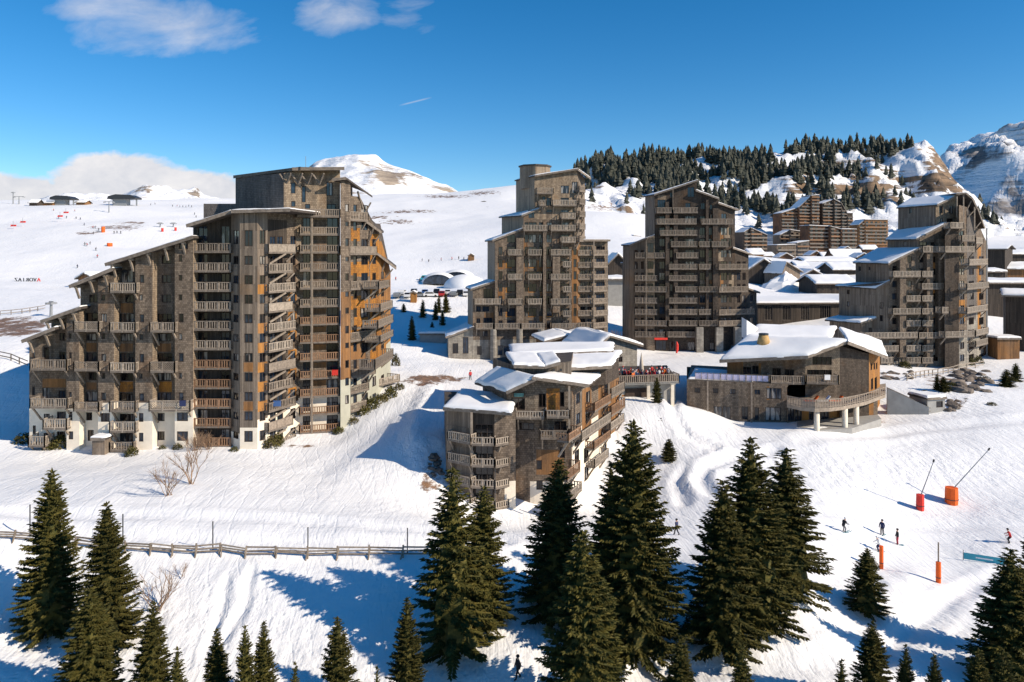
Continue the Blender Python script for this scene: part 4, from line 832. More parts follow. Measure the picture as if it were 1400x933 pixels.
    for k, a, c, F in Bs:
        y = f(0, rows[k])[1]; b.balcony(F, (f(a, 0)[0], y - 4, f(c, 0)[0], y + 4), 1.4, .1, 'slat', 'rail_wood', 0)
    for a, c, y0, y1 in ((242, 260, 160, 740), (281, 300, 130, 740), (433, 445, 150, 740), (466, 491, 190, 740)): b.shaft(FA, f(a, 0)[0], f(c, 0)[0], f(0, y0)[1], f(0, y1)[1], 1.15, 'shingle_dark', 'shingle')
    for x in (402, 495, 583): p = W(f(x, 0)[0], f(0, 752)[1], 178.6); m = MB(); m.box((p.x, p.y, -1), 3.6 / 3.457 * 1.6, 1.4, p.z + 1); m.build('pillar', 'stone', b.o)
    for x in (277, 150): p = W(f(x, 0)[0], f(0, 90 if x > 200 else 340)[1], 179); m = MB(); m.beam(W(f(x, 0)[0], f(0, 195 if x > 200 else 800)[1], 179), p, .13); m.build('post', 'beam_pale', b.o)
    # shopfront fascia with red sign and red pennant
    m = MB(); p = W(f(220, 0)[0], f(0, 812)[1], 178.9); m.box((p.x, p.y, p.z), 3.2, .12, .5); m.build('shop_sign', 'red_pad', b.o)
    b.done()
    fl = W(924, 478, 176); m = MB(); g0 = gz(fl.x, 176)
    m.tube([(fl.x, 176, g0 - .1), (fl.x, 176, g0 + 3.2)], .03, 5, 1); m.tube([(fl.x + .2, 176, g0 + .3), (fl.x + .32, 176, g0 + 1.2), (fl.x + .35, 176, g0 + 2.4), (fl.x + .2, 176, g0 + 3.1)], [.16, .34, .3, .1], 6, 0)
    o = m.build('feather_flag', ['red_pad', 'grey_metal'], None, (fl.x, 176, g0)); tag(o, 'red feather flag standing before the dark tower shopfront', 'flag')
dark_tower()

def right_tower():
    b = Bld('apartment_tower', 'grey plank tower stepping down in snowy lean to roofs with a curved gable', 'building', (88, 168, 2))
    f = lambda x, y: (1030 + x / 3.457, 240 + y / 3.457)
    y_ = lambda y: f(0, y)[1]; x_ = lambda x: f(x, 0)[0]
    def rr(l): return [(*f(a, y0), *f(c, y1)) for a, y0, c, y1 in l]
    zb = -2; sp = 58.2; D = 163.0
    rows = [350 + sp * k for k in range(10)]
    def colw(x, k0, k1, w): return [(x, rows[0] + sp * k - 26, x + w, rows[0] + sp * k + 4) for k in range(k0, k1 + 1)]
    dd = lambda x: 161.5 + (x - 650) * .006
    def C(x): return (x_(x), dd(x))
    warm = [(*f(a, y0), *f(c, y1), 'plank_orange') for a, y0, c, y1 in [(835, 390, 862, 440), (835, 530, 860, 575), (800, 560, 850, 575), (970, 590, 1000, 625), (970, 640, 1000, 690), (1060, 340, 1075, 730), (835, 670, 860, 690), (800, 730, 850, 740)]]
    base = [(1150, 466, 1345, 520, 'stone')]
    tier(b, (x_(360), 168), (x_(512), 163.0), (x_(600), 163.6), y_(695), y_(668), zb, 'plank', 'plank', 9, [], rr([(545, 720, 560, 745), (575, 720, 590, 745)]), snow=.4, over=(.8, .4, .3, 1.2))
    tier(b, (x_(405), 169), (x_(585), 162.6), C(640), y_(532), y_(505), zb, 'plank', 'plank', 12, base, rr([(597, 600, 615, 630), (597, 660, 612, 690)]), snow=.3, leftwins=rr([(442, 540, 455, 562), (442, 595, 455, 620)]), over=(.5, .2, .3, .8))
    tier(b, (x_(483), 170), (x_(640.2), 161.4), C(775), y_(415), y_(350), zb, 'shingle', 'plank', 14, base + warm, rr(colw(655, 2, 9, 34) + colw(728, 1, 9, 20) + [(657, 428, 690, 452)]), snow=.3, leftwins=rr([(497, 430, 508, 452), (545, 432, 553, 448)]), over=(.6, .2, .3, .8))
    tier(b, (x_(634), 172), (x_(775.2), 162.1), C(905), y_(300), y_(232), zb, 'shingle', 'plank', 14, base + warm, rr(colw(782, 1, 9, 34) + colw(850, 0, 9, 22) + [(787, 315, 820, 340), (838, 315, 855, 335)]), snow=.3, leftwins=rr([(710, 312, 722, 336)]), over=(.6, .2, .3, .8))
    tier(b, (x_(684), 174), (x_(862), 163.4), (x_(960), 164.5), y_(142), y_(96), zat(340, 160), 'shingle_pale', 'plank', 14, [], rr([(878, 145, 895, 180), (925, 145, 942, 180), (878, 203, 895, 235), (915, 203, 942, 228)]), snow=.25, leftwins=rr([(735, 155, 748, 180)]), over=(.9, .1, .3, .5))
    # front shaft and faceted right part
    sh = [C(905.2), C(972)]; q = [PL(sh[0][0], 160.2), PL(sh[1][0], 160.6)]; F = Fac(*q); zt = zat(y_(250), 160)
    b.facet(F, zb, zt, zt, 'shingle_dark'); b.solid(q + [PL(sh[1][0], 172), PL(sh[0][0], 172)], zb, [zt] * 4, 'plank', True, (0,))
    P = [(x_(972.2), 161.6), (x_(1010), 163.0), (x_(1052), 166.5), (x_(1108), 174)]
    tops = [y_(140), y_(150), y_(210), y_(330)]
    cw = [colw(975, 0, 9, 22), colw(1018, 0, 9, 24), colw(1066, 1, 9, 22)]
    for i in range(3):
        Fq = Fac(PL(*P[i]), PL(*P[i + 1])); ws = rr(cw[i]) + (rr([(970, 262, 995, 285)]) if i == 0 else [])
        b.facet(Fq, zb, zat(tops[i], P[i][1]), zat(tops[i + 1], P[i + 1][1]), ['shingle', 'shingle_grey', 'shingle'][i], base + warm, ws); [b.window(Fq, r) for r in ws]
    b.solid([PL(*p) for p in P] + [PL(1335, 182), PL(1300, 180)], zb, [zat(t, p[1]) for t, p in zip(tops, P)] + [zat(y_(200), 175)] * 2, 'shingle', True, (0, 1, 2))
    # curved roof over the gable
    line = [(955, 92, 163.6), (1000, 88, 163.4), (1030, 112, 163.8), (1055, 160, 164.6), (1090, 252, 166.5)]
    for p0, p1 in zip(line[:-1], line[1:]):
        a, c = W(*f(p0[0], p0[1]), p0[2] - 1), W(*f(p1[0], p1[1]), p1[2] - 1); b.roof([a, c, c + Vector((3, 13, 0)), a + Vector((0, 13, 0))], .28, (.4, .02, .2, .02), snow=.12)
    for x, y0, y1 in ((962, 100, 200), (993, 95, 235), (1045, 150, 260)):
        m = MB(); m.beam(W(*f(x, y0), 162.4), W(*f(x, y1), 162.4), .22); m.build('post', 'beam_pale', b.o)
    for p0, p1 in (((1000, 180), (1030, 120)), ((1010, 200), (1050, 160)), ((1050, 250), (1075, 220))): m = MB(); m.beam(W(*f(*p0), 163), W(*f(*p1), 163), .2); m.build('roof_bracket', 'beam_pale', b.o)
    FA = Fac(PL(*C(640)), PL(*C(905))); FB = Fac(PL(sh[0][0], 160.2), PL(x_(1010), 161.8)); FC = Fac(PL(x_(1010), 163), PL(x_(1108), 173))
    for y, a, c, F in [(237, 930, 995, FB), (298, 985, 1050, FB), (350, 800, 905, FA), (350, 906, 1050, FB), (310, 1052, 1088, FC), (410, 1020, 1110, FC), (467, 660, 795, FA), (467, 797, 853, FA), (525, 795, 903, FA), (522, 1010, 1115, FC), (583, 722, 795, FA), (583, 797, 853, FA), (643, 658, 795, FA), (643, 797, 853, FA), (638, 890, 925, FB), (632, 1010, 1110, FC),
                       (700, 722, 795, FA), (700, 797, 853, FA), (757, 527, 780, FA), (757, 782, 903, FA), (752, 906, 1048, FB), (740, 1052, 1112, FC), (790, 1052, 1110, FC), (820, 600, 690, FA), (818, 722, 795, FA), (818, 797, 853, FA), (875, 600, 665, FA), (875, 722, 795, FA), (875, 797, 853, FA)]:
        y = y_(y); b.balcony(F, (x_(a), y - 4.4, x_(c), y + 4.4), 1.5, .1, 'slat', 'rail_pale', 1, bl=1.5)
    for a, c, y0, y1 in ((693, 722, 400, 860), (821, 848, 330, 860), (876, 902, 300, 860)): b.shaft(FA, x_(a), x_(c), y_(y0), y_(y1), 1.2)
    m = MB(); m.beam(W(x_(1103), y_(250), 170.5), W(x_(1103), y_(850), 170.5), .2); m.build('post', 'grey_metal', b.o)
    b.done()
right_tower()
# ------------------------------------------------------------------ low apartment house with deep snow on its roofs
def low_house():
    b = Bld('apartment_house', 'low shingle apartment house with bowed balconies and thick snow on split roofs', 'building', (3, 96, -6))
    f = lambda x, y: (580 + x / 3.456, 450 + y / 3.456); X = lambda x: f(x, 0)[0]; Y = lambda y: f(0, y)[1]
    def rr(l): return [(*f(a, y0), *f(c, y1)) for a, y0, c, y1 in l]
    zb = -9.0
    # left wing, bowed front
    pts = [(X(105), 93.5), (X(222), 91.2), (X(332), 91.0), (X(432), 91.4)]
    zr = zat(566, 90.0)
    rowy = [512, 613, 713, 813]
    Fs = [Fac(PL(*p), PL(*q)) for p, q in zip(pts[:-1], pts[1:])]
    hol = [[], rr([(240, y - 62, 326, y + 36) for y in rowy]), []]
    mats = ['plank', 'plank_dark', 'shingle']  # middle bay: shade inside the balconies set as dark planks
    for F, h, m, (p, q) in zip(Fs, hol, mats, zip(pts[:-1], pts[1:])):
        b.facet(F, zb, zr, zr, m, [(560, Y(725), X(200), 800, 'cream'), (X(380), Y(720), 720, 800, 'cream')], h); [b.window(F, r, g='glass_dark', vm=2) for r in h]
    end = [PL(*p) for p in pts]; b.solid(end + [PL(X(430), 103), PL(X(95), 104.5)], zb, [zr] * 6, 'shingle', True, (0, 1, 2))
    a, c = W(X(100), Y(402), 92), W(X(405), Y(402), 89.3); z0 = zat(566, 90.0)
    P = [Vector((PL(X(98), 92.4).x, 92.4, z0)), Vector((PL(X(405), 89.6).x, 89.6, z0)), Vector((PL(X(432), 98).x, 98, z0)), Vector((PL(X(180), 104).x, 104, z0))]
    b.roof(P, .3, (.3, .3, .1, .2), snow=.42)
    m = MB(); p = PL(X(224), 90.9); m.beam((*p, -8), (*p, zr), .28); m.build('post', 'beam_pale', b.o)
    for y in rowy:
        b.balcony(Fs[0], (X(107), Y(y - 22), X(218), Y(y + 26)), 1.0, .2, 'slat', 'rail_pale', 1)
        b.balcony(Fs[1], (X(219), Y(y), X(334), Y(y + 42)), 1.0, .2, 'slat', 'rail_pale', 0)
        Fr = Fac(PL(X(334), 90.0), PL(X(402), 91.2)); b.balcony(Fr, (X(335), Y(y), X(402), Y(y + 40)), .05, 1.2, 'slat', 'rail_pale', 1)
    # recessed stair bay
    R0, R1 = (X(432), 94.5), (X(502), 94.2); F = Fac(PL(*R0), PL(*R1)); hs = rr([(440, 440, 492, 478), (440, 532, 492, 572), (440, 628, 492, 668), (440, 722, 492, 765), (440, 820, 460, 888)])
    b.facet(F, zb, zat(560, 94), zat(560, 94), 'shingle_dark', [(600, Y(690), 740, 800, 'cream')], hs); [b.window(F, r, g='glass_dark') for r in hs]
    b.solid([PL(*R0), PL(*R1), PL(X(502), 101), PL(X(432), 101)], zb, [zat(560, 94)] * 4, 'shingle', True, (0,))
    for y in (478, 570, 668, 762): b.balcony(F, (X(434), Y(y), X(499), Y(y + 46)), .6, .2, 'slat', 'rail_rust', 0)
    # central gable
    ridge = W(730.5, 518, 92.4); L = W(690, 537, 92.8); Rr = W(803, 527.5, 93.6)
    tops = lambda px: float(np.interp(px, [690, 730.5, 782, 803], [537, 518.5, 526, 528]))
    G = [(694, 94.0), (730.5, 93.4), (782, 93.2)]
    gw = rr([(412, 325, 476, 382), (540, 305, 575, 372), (640, 298, 662, 368), (615, 435, 672, 480), (440, 440, 520, 480), (530, 620, 556, 665), (530, 715, 560, 760), (640, 560, 665, 610)])
    pat = [(X(420), Y(298), X(475), Y(324), 'plank_dark'), (X(470), Y(330), X(538), Y(385), 'shingle_pale'), (X(577), Y(280), X(640), Y(385), 'shingle_orange'), (X(530), Y(570), X(660), Y(690), 'plank_warm'), (X(500), Y(720), X(700), 800, 'cream')]
    for p, q in zip(G[:-1], G[1:]):
        F = Fac(PL(*p), PL(*q)); h = [r for r in gw if p[0] <= (r[0] + r[2]) / 2 < q[0]]
        b.facet(F, zb, zat(tops(p[0]), p[1]), zat(tops(q[0]), q[1]), 'shingle', pat, h); [b.window(F, r, g='glass_dark') for r in h]
    FG = Fac(PL(694, 93.6), PL(782, 93.2))
    b.window(FG.off(.1), (X(420), Y(299), X(475), Y(324)), False, 'glass_teal', vm=0)
    b.solid([PL(694, 94), PL(730.5, 93.4), PL(782, 93.2), PL(800, 103), PL(660, 104)], zb, [zat(537, 93.5), zat(518.5, 93.2), zat(526, 93.2), zat(526, 93.2), zat(537, 93.5)], 'shingle', True, (0, 1))
    bk = W(680, 505.5, 99.5); bl_ = W(651, 525, 99.2); rb = W(779, 508, 103.5); re = W(819, 514.5, 100.6)
    b.roof([L, ridge, bk, bl_], .28, (.7, .0, .1, .2), snow=.36); b.roof([ridge, Rr, re, rb], .28, (.7, .4, .1, .0), snow=.38)
    b.balcony(FG, (X(430), Y(388), X(572), Y(428)), 1.5, .2, 'slat', 'rail_pale', 2); b.balcony(FG, (X(574), Y(384), X(690), Y(424)), 1.7, .2, 'slat', 'rail_pale', 0)
    b.balcony(FG, (X(545), Y(480), X(680), Y(524)), 1.6, .2, 'slat', 'rail_wood', 1)
    # right side, running back
    S0, S1, S2 = (782, 93.2), (818, 103.0), (846, 112.0)
    s1 = Fac(PL(*S0), PL(*S1)); s2 = Fac(PL(*S1), PL(*S2))
    w1 = rr([(718, 305, 738, 348), (764, 300, 784, 346), (718, 402, 738, 445), (762, 392, 783, 432), (710, 580, 732, 628), (754, 566, 776, 620), (756, 655, 776, 706), (710, 512, 732, 545), (760, 490, 780, 520)])
    b.facet(s1, zb, zat(527, 94), zat(522, 103), 'shingle', [(X(690), Y(492), 850, 800, 'cream'), (X(745), Y(290), X(790), Y(460), 'plank_warm')], w1); [b.window(s1, r) for r in w1]
    w2 = rr([(850, 262, 868, 312), (835, 480, 860, 505), (835, 560, 862, 590)])
    b.facet(s2, zb, zat(505, 103), zat(500, 112), 'plank_warm', [(X(800), Y(560), 900, 800, 'cream')], w2); [b.window(s2, r) for r in w2]
    b.solid([PL(*S0), PL(*S1), PL(*S2), PL(800, 118), PL(740, 110)], zb, [zat(527, 94), zat(522, 103), zat(503, 112), zat(503, 112), zat(522, 103)], 'shingle', True, (0, 1))
    for F, r, st in [(s1, (682, 478, 742, 520), 'slat'), (s1, (744, 440, 884, 486), 'slat'), (s1, (676, 645, 738, 700), 'slat'), (s1, (690, 745, 745, 790), 'slat'), (s2, (805, 328, 884, 372), 'slat'), (s2, (884, 265, 948, 312), 'slat'), (s2, (884, 345, 950, 395), 'slat'), (s2, (880, 422, 946, 462), 'slat'), (s2, (803, 505, 882, 545), 'slat'), (s2, (806, 590, 872, 632), 'slat')]:
        b.balcony(F, (X(r[0]), Y(r[1]), X(r[2]), Y(r[3])), 1.3, .2, st, random.choice(['rail_wood', 'rail_pale', 'rail_rust']), 2, bl=1.9)
    for x, y0, y1, d in ((740, 290, 440, 93.6), (685, 270, 470, 92.4), (872, 235, 320, 104)): m = MB(); m.beam(W(X(x), Y(y0), d), W(X(x), Y(y1), d), .26); m.build('post', 'beam_pale', b.o)
    # upper storey set back, flat snowy roofs
    u = [W(744, 503, 96), W(781, 506, 96)]; F = Fac((u[0].x - 3, 96.6), (u[1].x, 96)); zt = zat(494, 96)
    b.facet(F, zat(520, 96), zt - 1, zt, 'plank'); b.solid([F.A, F.B, F.B + Vector((1, 9)), F.A + Vector((-4, 9))], zat(525, 96), [zt - 1, zt, zt, zt - 1], 'plank', True, (0,))
    for x in (757, 767): q = W(x, 506, 96.1); m = MB(); m.tube([(q.x, q.y - .15, q.z), (q.x, q.y + .1, q.z)], .16, 10); m.build('porthole', 'black_metal', b.o)
    b.roof([W(704, 502.5, 95.5), W(744, 503.5, 95.5), W(733, 488, 105), W(692, 486.5, 106)], .3, (.3, .0, .1, .2), snow=.38)
    b.roof([W(744, 503.5, 95.5), W(766, 498, 95.5), W(757, 486, 104), W(733, 488, 105)], .3, (.3, .0, .1, .0), snow=.38)
    za = zat(505, 98)
    Q = [PL(779, 97.5), PL(833, 99), PL(853, 105), PL(838, 114), PL(768, 109)]
    b.solid([q * 1 for q in [PL(785, 98.5), PL(828, 100), PL(846, 106), PL(830, 114), PL(770, 109)]], zat(530, 98), [za] * 5, 'shingle_dark', True)
    b.roof([Vector((*Q[0], za)), Vector((*Q[1], za)), Vector((*PL(848, 113), za)), Vector((*Q[4], za))], .3, (.3, .4, .2, .3), snow=.38)
    zc = zat(480, 112); b.solid([PL(705, 107.5), PL(832, 110), PL(834, 118), PL(702, 117)], zat(510, 110), [zc - .2] * 4, 'shingle_dark')
    b.roof([Vector((*PL(700, 107), zc - .2)), Vector((*PL(836, 110), zc)), Vector((*PL(838, 119), zc)), Vector((*PL(698, 118), zc - .2))], .3, (.3, .3, .2, .3), snow=.38)
    m = MB(); q = W(820, 482, 113); m.tube([q, q + Vector((0, 0, .9))], .45, 8); m.build('roof_vent', 'black_metal', b.o)
    b.done()
low_house()

# ------------------------------------------------------------------ restaurant with the big snow roof
def restaurant():
    b = Bld('mountain_restaurant', 'wide shingle restaurant under a big snow laden roof with a curved terrace on columns', 'building', (40, 118, 0))
    f = lambda x, y: (840 + x / 3.5, 420 + y / 3.5); X = lambda x: f(x, 0)[0]; Y = lambda y: f(0, y)[1]
    def rr(l): return [(*f(a, y0), *f(c, y1)) for a, y0, c, y1 in l]
    zb = -3; zd = 6.0
    P = [(939, 120.5), (1031, 117.5), (1076, 116.5)]
    ws = rr([(383, 385, 411, 411), (471, 388, 497, 414), (552, 391, 580, 418), (475, 474, 516, 538), (518, 474, 557, 538), (608, 476, 640, 540), (670, 395, 698, 420), (728, 386, 800, 442), (670, 480, 692, 542), (722, 478, 797, 546)])
    for p, q in zip(P[:-1], P[1:]):
        F = Fac(PL(*p), PL(*q)); h = [r for r in ws if p[0] <= (r[0] + r[2]) / 2 < q[0]]
        b.facet(F, zb, zd, zd, 'shingle', [(X(728), Y(380), X(742), Y(445), 'plank_orange')], h); [b.window(F, r, g='glass_curtain' if r[2] - r[0] > 10 and r[1] > 550 else None) for r in h]
    b.solid([PL(*p) for p in P] + [PL(1076, 132), PL(939, 134)], zb, [zd] * 5, 'shingle', False, (0, 1))
    for x in (967, 1027): p = PL(x, 119.2 - (x - 967) * .03); m = MB(); m.beam((p.x, p.y - .15, zb), (p.x, p.y - .15, zd), .25); m.build('pilaster', 'beam', b.o)
    # ground floor glazing below the terrace
    F = Fac(PL(1076, 116.2), PL(1200, 121)); h = rr([(830, 474, 862, 545), (864, 474, 896, 545), (932, 476, 960, 546), (990, 476, 1025, 546), (1110, 470, 1140, 540)])
    b.facet(F, zb, zd - 2.3, zd - 2.3, 'shingle', [(X(898), Y(460), X(930), 600, 'plank_orange'), (X(1027), Y(460), X(1095), 600, 'plank_orange'), (X(1170), Y(450), X(1240), 600, 'plank_orange')], h); [b.window(F, r, g='glass_blue') for r in h]
    # deck between
    deck = [PL(939, 120.6), PL(1031, 117.6), PL(1076, 116.6), PL(1100, 130), PL(945, 136)]
    m = MB(); m.face([(*p, zd + .01) for p in deck]); m.face([(*p, zd - .5) for p in reversed(deck)]); 
    for k in range(5): p, q = deck[k], deck[(k + 1) % 5]; m.face([(*p, zd - .5), (*q, zd - .5), (*q, zd + .01), (*p, zd + .01)])
    dk = m.build('deck', 'slab', b.o); snow_cap(dk, [Vector((*p, zd + .02)) for p in (deck[0] + Vector((.3, .5)), deck[1] + Vector((0, .5)), PL(1035, 126), PL(950, 132))], .3)
    FD = Fac(PL(950, 120.2), PL(1076, 116.5))
    for x0, x1 in ((950, 985), (985, 1020), (1020, 1051)):
        u0, u1 = FD.u(x0) + .05, FD.u(x1) - .05; m = MB(); k = u0
        for k in np.arange(u0, u1 + .01, (u1 - u0) / 4): m.beam(FD.p(k, zd, -.2), FD.p(k, zd + 1.25, -.2), .06)
        for zz in (zd + .15, zd + 1.2): m.beam(FD.p(u0, zz, -.2), FD.p(u1, zz, -.2), .05)
        o = m.build('deck_fence', 'rail_wood', b.o); m = MB(); m.hexa([FD.p(u, z, o_) for z in (zd + .2, zd + 1.1) for u, o_ in ((u0, -.23), (u1, -.23), (u1, -.21), (u0, -.21))]); m.build('net', 'purple_net', o)
    # upper storey
    U = [(994, 123.0), (1016, 121.5), (1101, 118.6), (1148, 118.4)]; yt = [492, 494, 487, 472]
    uw = rr([(610, 285, 655, 322), (660, 280, 690, 322), (755, 291, 797, 330), (815, 297, 860, 331), (948, 238, 1040, 278), (922, 300, 1040, 331)])
    for i in range(3):
        F = Fac(PL(*U[i]), PL(*U[i + 1])); h = [r for r in uw if U[i][0] <= (r[0] + r[2]) / 2 < U[i + 1][0]]
        b.facet(F, zd - .4, zat(yt[i], U[i][1]), zat(yt[i + 1], U[i + 1][1]), ['plank_warm', 'shingle', 'shingle_pale'][i], [(X(690), Y(270), X(702), Y(330), 'plank_orange')], h); [b.window(F, r, vm=3 if r[2] - r[0] > 20 else None, g='glass_dark') for r in h]
    F = Fac(PL(1101, 118.2), PL(1148, 118.0)); b.facet(F, zd - 3, zd - .4, zd - .4, 'shingle')
    F = Fac(PL(1148, 118.4), PL(1188, 127.0)); b.facet(F, zb, zat(468, 118.4), zat(478, 127), 'shingle_dark', [(X(1080), Y(265), X(1115), Y(385), 'plank_warm')])  # this wall's shadow is put into the darker shingle
    F = Fac(PL(1188, 120.6), PL(1203, 128)); h = rr([(1226, 272, 1233, 300), (1240, 270, 1247, 298), (1252, 268, 1258, 296), (1228, 345, 1238, 392), (1245, 340, 1256, 390)]); b.facet(F, zb, zat(482, 121), zat(486, 128), 'plank_orange', [], h); [b.window(F, r) for r in h]
    b.solid([PL(1148, 118.4), PL(1188, 120.4), PL(1203, 128), PL(1190, 136), PL(1000, 138), PL(994, 123)], zb, [zat(473, 118.4), zat(484, 120.4), zat(486, 128)] + [9.4] * 3, 'shingle_dark', True, (5, 1))
    A, B_, C, D = W(989, 494, 120), W(1108, 489, 115.6), W(1158.6, 470, 116.4), W(1023, 464.5, 126)
    b.roof([A, B_, C, D], .4, (.5, .1, .0, .4), 'beam_pale', snow=.55)
    E = W(1212, 490, 121.5); C2 = W(1146, 452, 133); E2 = W(1204, 470, 137)
    b.roof([C, E, E2, C2], .4, (.4, .3, .1, .0), 'beam_pale', snow=.45)
    b.roof([D, W(1136, 466, 124), W(1144, 450.5, 134), W(1036, 448.5, 135)], .35, (.0, .1, .3, .3), snow=.45)
    m = MB(); p, q, r = W(1021, 438, 128), W(1037, 449, 128.5), W(1021, 466, 127); back = Vector((1, 6, 0)); m.face([p, r, q]); m.face([p + back, q + back, r + back]); m.face([p, q, q + back, p + back]); m.face([p, p + back, r + back, r]); m.build('snow', 'snow_roof', b.o)
    m = MB(); c = W(1044, 474, 121.5); m.tube([c, (c.x, c.y, zat(458, 121.5))], [1.25, .75], 12); ch = m.build('chimney', 'brass', b.o, smooth=True); m = MB(); m.tube([(c.x, c.y, zat(458, 121.5)), (c.x, c.y, zat(456, 121.5))], .8, 12); m.build('chimney_cap', 'black_metal', ch)
    FB = Fac(PL(1053, 117.6), PL(1147, 116.6)); b.balcony(FB, (1053, 514, 1101, 526), .6, 1.2, 'slat', 'rail_wood', 0); b.balcony(FB, (1102, 513, 1147, 526), .8, 1.2, 'slat', 'rail_wood', 0)
    # curved terrace on columns
    tp = [(1075.7, 113.3), (1095, 111.0), (1114, 110), (1134, 110.3), (1154, 111.6), (1183, 115), (1211, 121)]; V = [PL(*p) for p in tp]; zs = 3.5; bk = [PL(1211, 131), PL(1076, 117)]
    m = MB(); al = V + bk; m.face([(*p, zs) for p in al]); m.face([(*p, zs - .55) for p in reversed(al)])
    for k in range(len(al)): p, q = al[k], al[(k + 1) % len(al)]; m.face([(*p, zs - .55), (*q, zs - .55), (*q, zs), (*p, zs)])
    tr = m.build('terrace', 'beam_pale', b.o)
    m = MB()
    for p, q in zip(V[:-1], V[1:]):
        m.beam((*p, zs + 1.25), (*q, zs + 1.25), .12); m.beam((*p, zs + .2), (*q, zs + .2), .1); n = 9
        for k in range(n): c = p.lerp(q, (k + .5) / n); m.box((c.x, c.y, zs), .17, .05, 1.2, rz=math.atan2((q - p).y, (q - p).x))
    m.build('railing', 'rail_wood', tr)
    for x, d in ((1116.6, 110.8), (1155, 112.4), (1170.5, 114.4)): p = PL(x, d); m = MB(); m.tube([(*p, zb), (*p, zs - .5)], .42, 14); m.build('column', 'cream', b.o, smooth=True)
    m = MB(); al = [PL(1090, 112.5), PL(1120, 110.5), PL(1165, 111.6), PL(1205, 118), PL(1200, 121), PL(1090, 116.5)]; zp = max(gz(p.x, p.y) for p in al) + .1; m.face([(*p, zp) for p in al]); [m.face([(*al[k], zp - 1.5), (*al[(k + 1) % 6], zp - 1.5), (*al[(k + 1) % 6], zp), (*al[k], zp)]) for k in range(6)]; m.build('paving', 'concrete', b.o)
    b.done()
    # loungers and a parasol lying on the terrace
    for x, y, mt, lab in ((1107, 534, 'orange_pad', 'orange cushioned lounger on the curved terrace beside the parapet'), (1123, 535, 'white_fabric', 'white cushioned lounger on the curved terrace'), (1140, 530, 'orange_pad', 'folded orange parasol heap on the curved terrace')):
        d = 113.8; p = PL(x, d); o = empty('lounger', (p.x, p.y, zs), lab, 'lounger'); m = MB(); m.box((p.x, p.y, zs + .35), 1.9, .7, .14); m.build('seat', mt, o); m = MB(); m.beam((p.x + .7, p.y, zs + .45), (p.x + 1.3, p.y, zs + 1.15), .7, .12); m.build('backrest', mt, o)
        m = MB(); [m.box((p.x + sx, p.y + sy, zs), .07, .07, .36) for sx in (-.8, .8) for sy in (-.28, .28)]; m.build('frame', 'grey_metal', o)
restaurant()

# ------------------------------------------------------------------ crowded sun terrace
def sun_terrace():
    b = Bld('sun_terrace', 'concrete sun terrace with timber parapet packed with people', 'terrace', (20, 122, 0))
    zs = 5.75; F = Fac(PL(843, 118.5), PL(929, 120.5)); zb = -3
    b.facet(F.off(-1.6), zb, zs - .3, zs - .3, 'concrete', [(850, 540, 862, 580, 'plank_warm')]); b.solid([F.A, F.B, F.B + Vector((1.5, 17)), F.A + Vector((-1, 17))], zs - .35, [zs] * 4, 'concrete')
    b.balcony_m(F, 0, F.L, zs - .3, zs + 1.2, 2.5, 'slat', 'rail_wood', 0, True, 'concrete')
    for x in (888, 921): u = F.u(x); m = MB(); m.beam(F.p(u, zb, -.5), F.p(u, zs - .3, -.5), .5); m.build('pillar', 'cream', b.o)
    m = MB(); m.hexa([F.p(u, z, o) for z in (zb, zs - 1.2) for u, o in ((2, -1.5), (6, -1.5), (6, -1.45), (2, -1.45))]); m.build('service_door', 'frame_wood', b.o)
    b.done(); return F, zs
TF, TZ = sun_terrace()
def parasol(px, d, z, label):
    p = PL(px, d); o = empty('closed_parasol', (p.x, p.y, z), label, 'parasol'); m = MB(); m.tube([(p.x, p.y, z), (p.x, p.y, z + 4.2)], .04, 6); m.build('pole', 'grey_metal', o)
    m = MB(); m.tube([(p.x, p.y, z + 1.0), (p.x, p.y, z + 1.4), (p.x, p.y, z + 2.6), (p.x, p.y, z + 4.1)], [.3, .42, .3, .06], 9); m.build('canopy', 'pale_fabric', o, smooth=True)
parasol(877, 124, TZ, 'tall closed beige parasol on the crowded terrace')

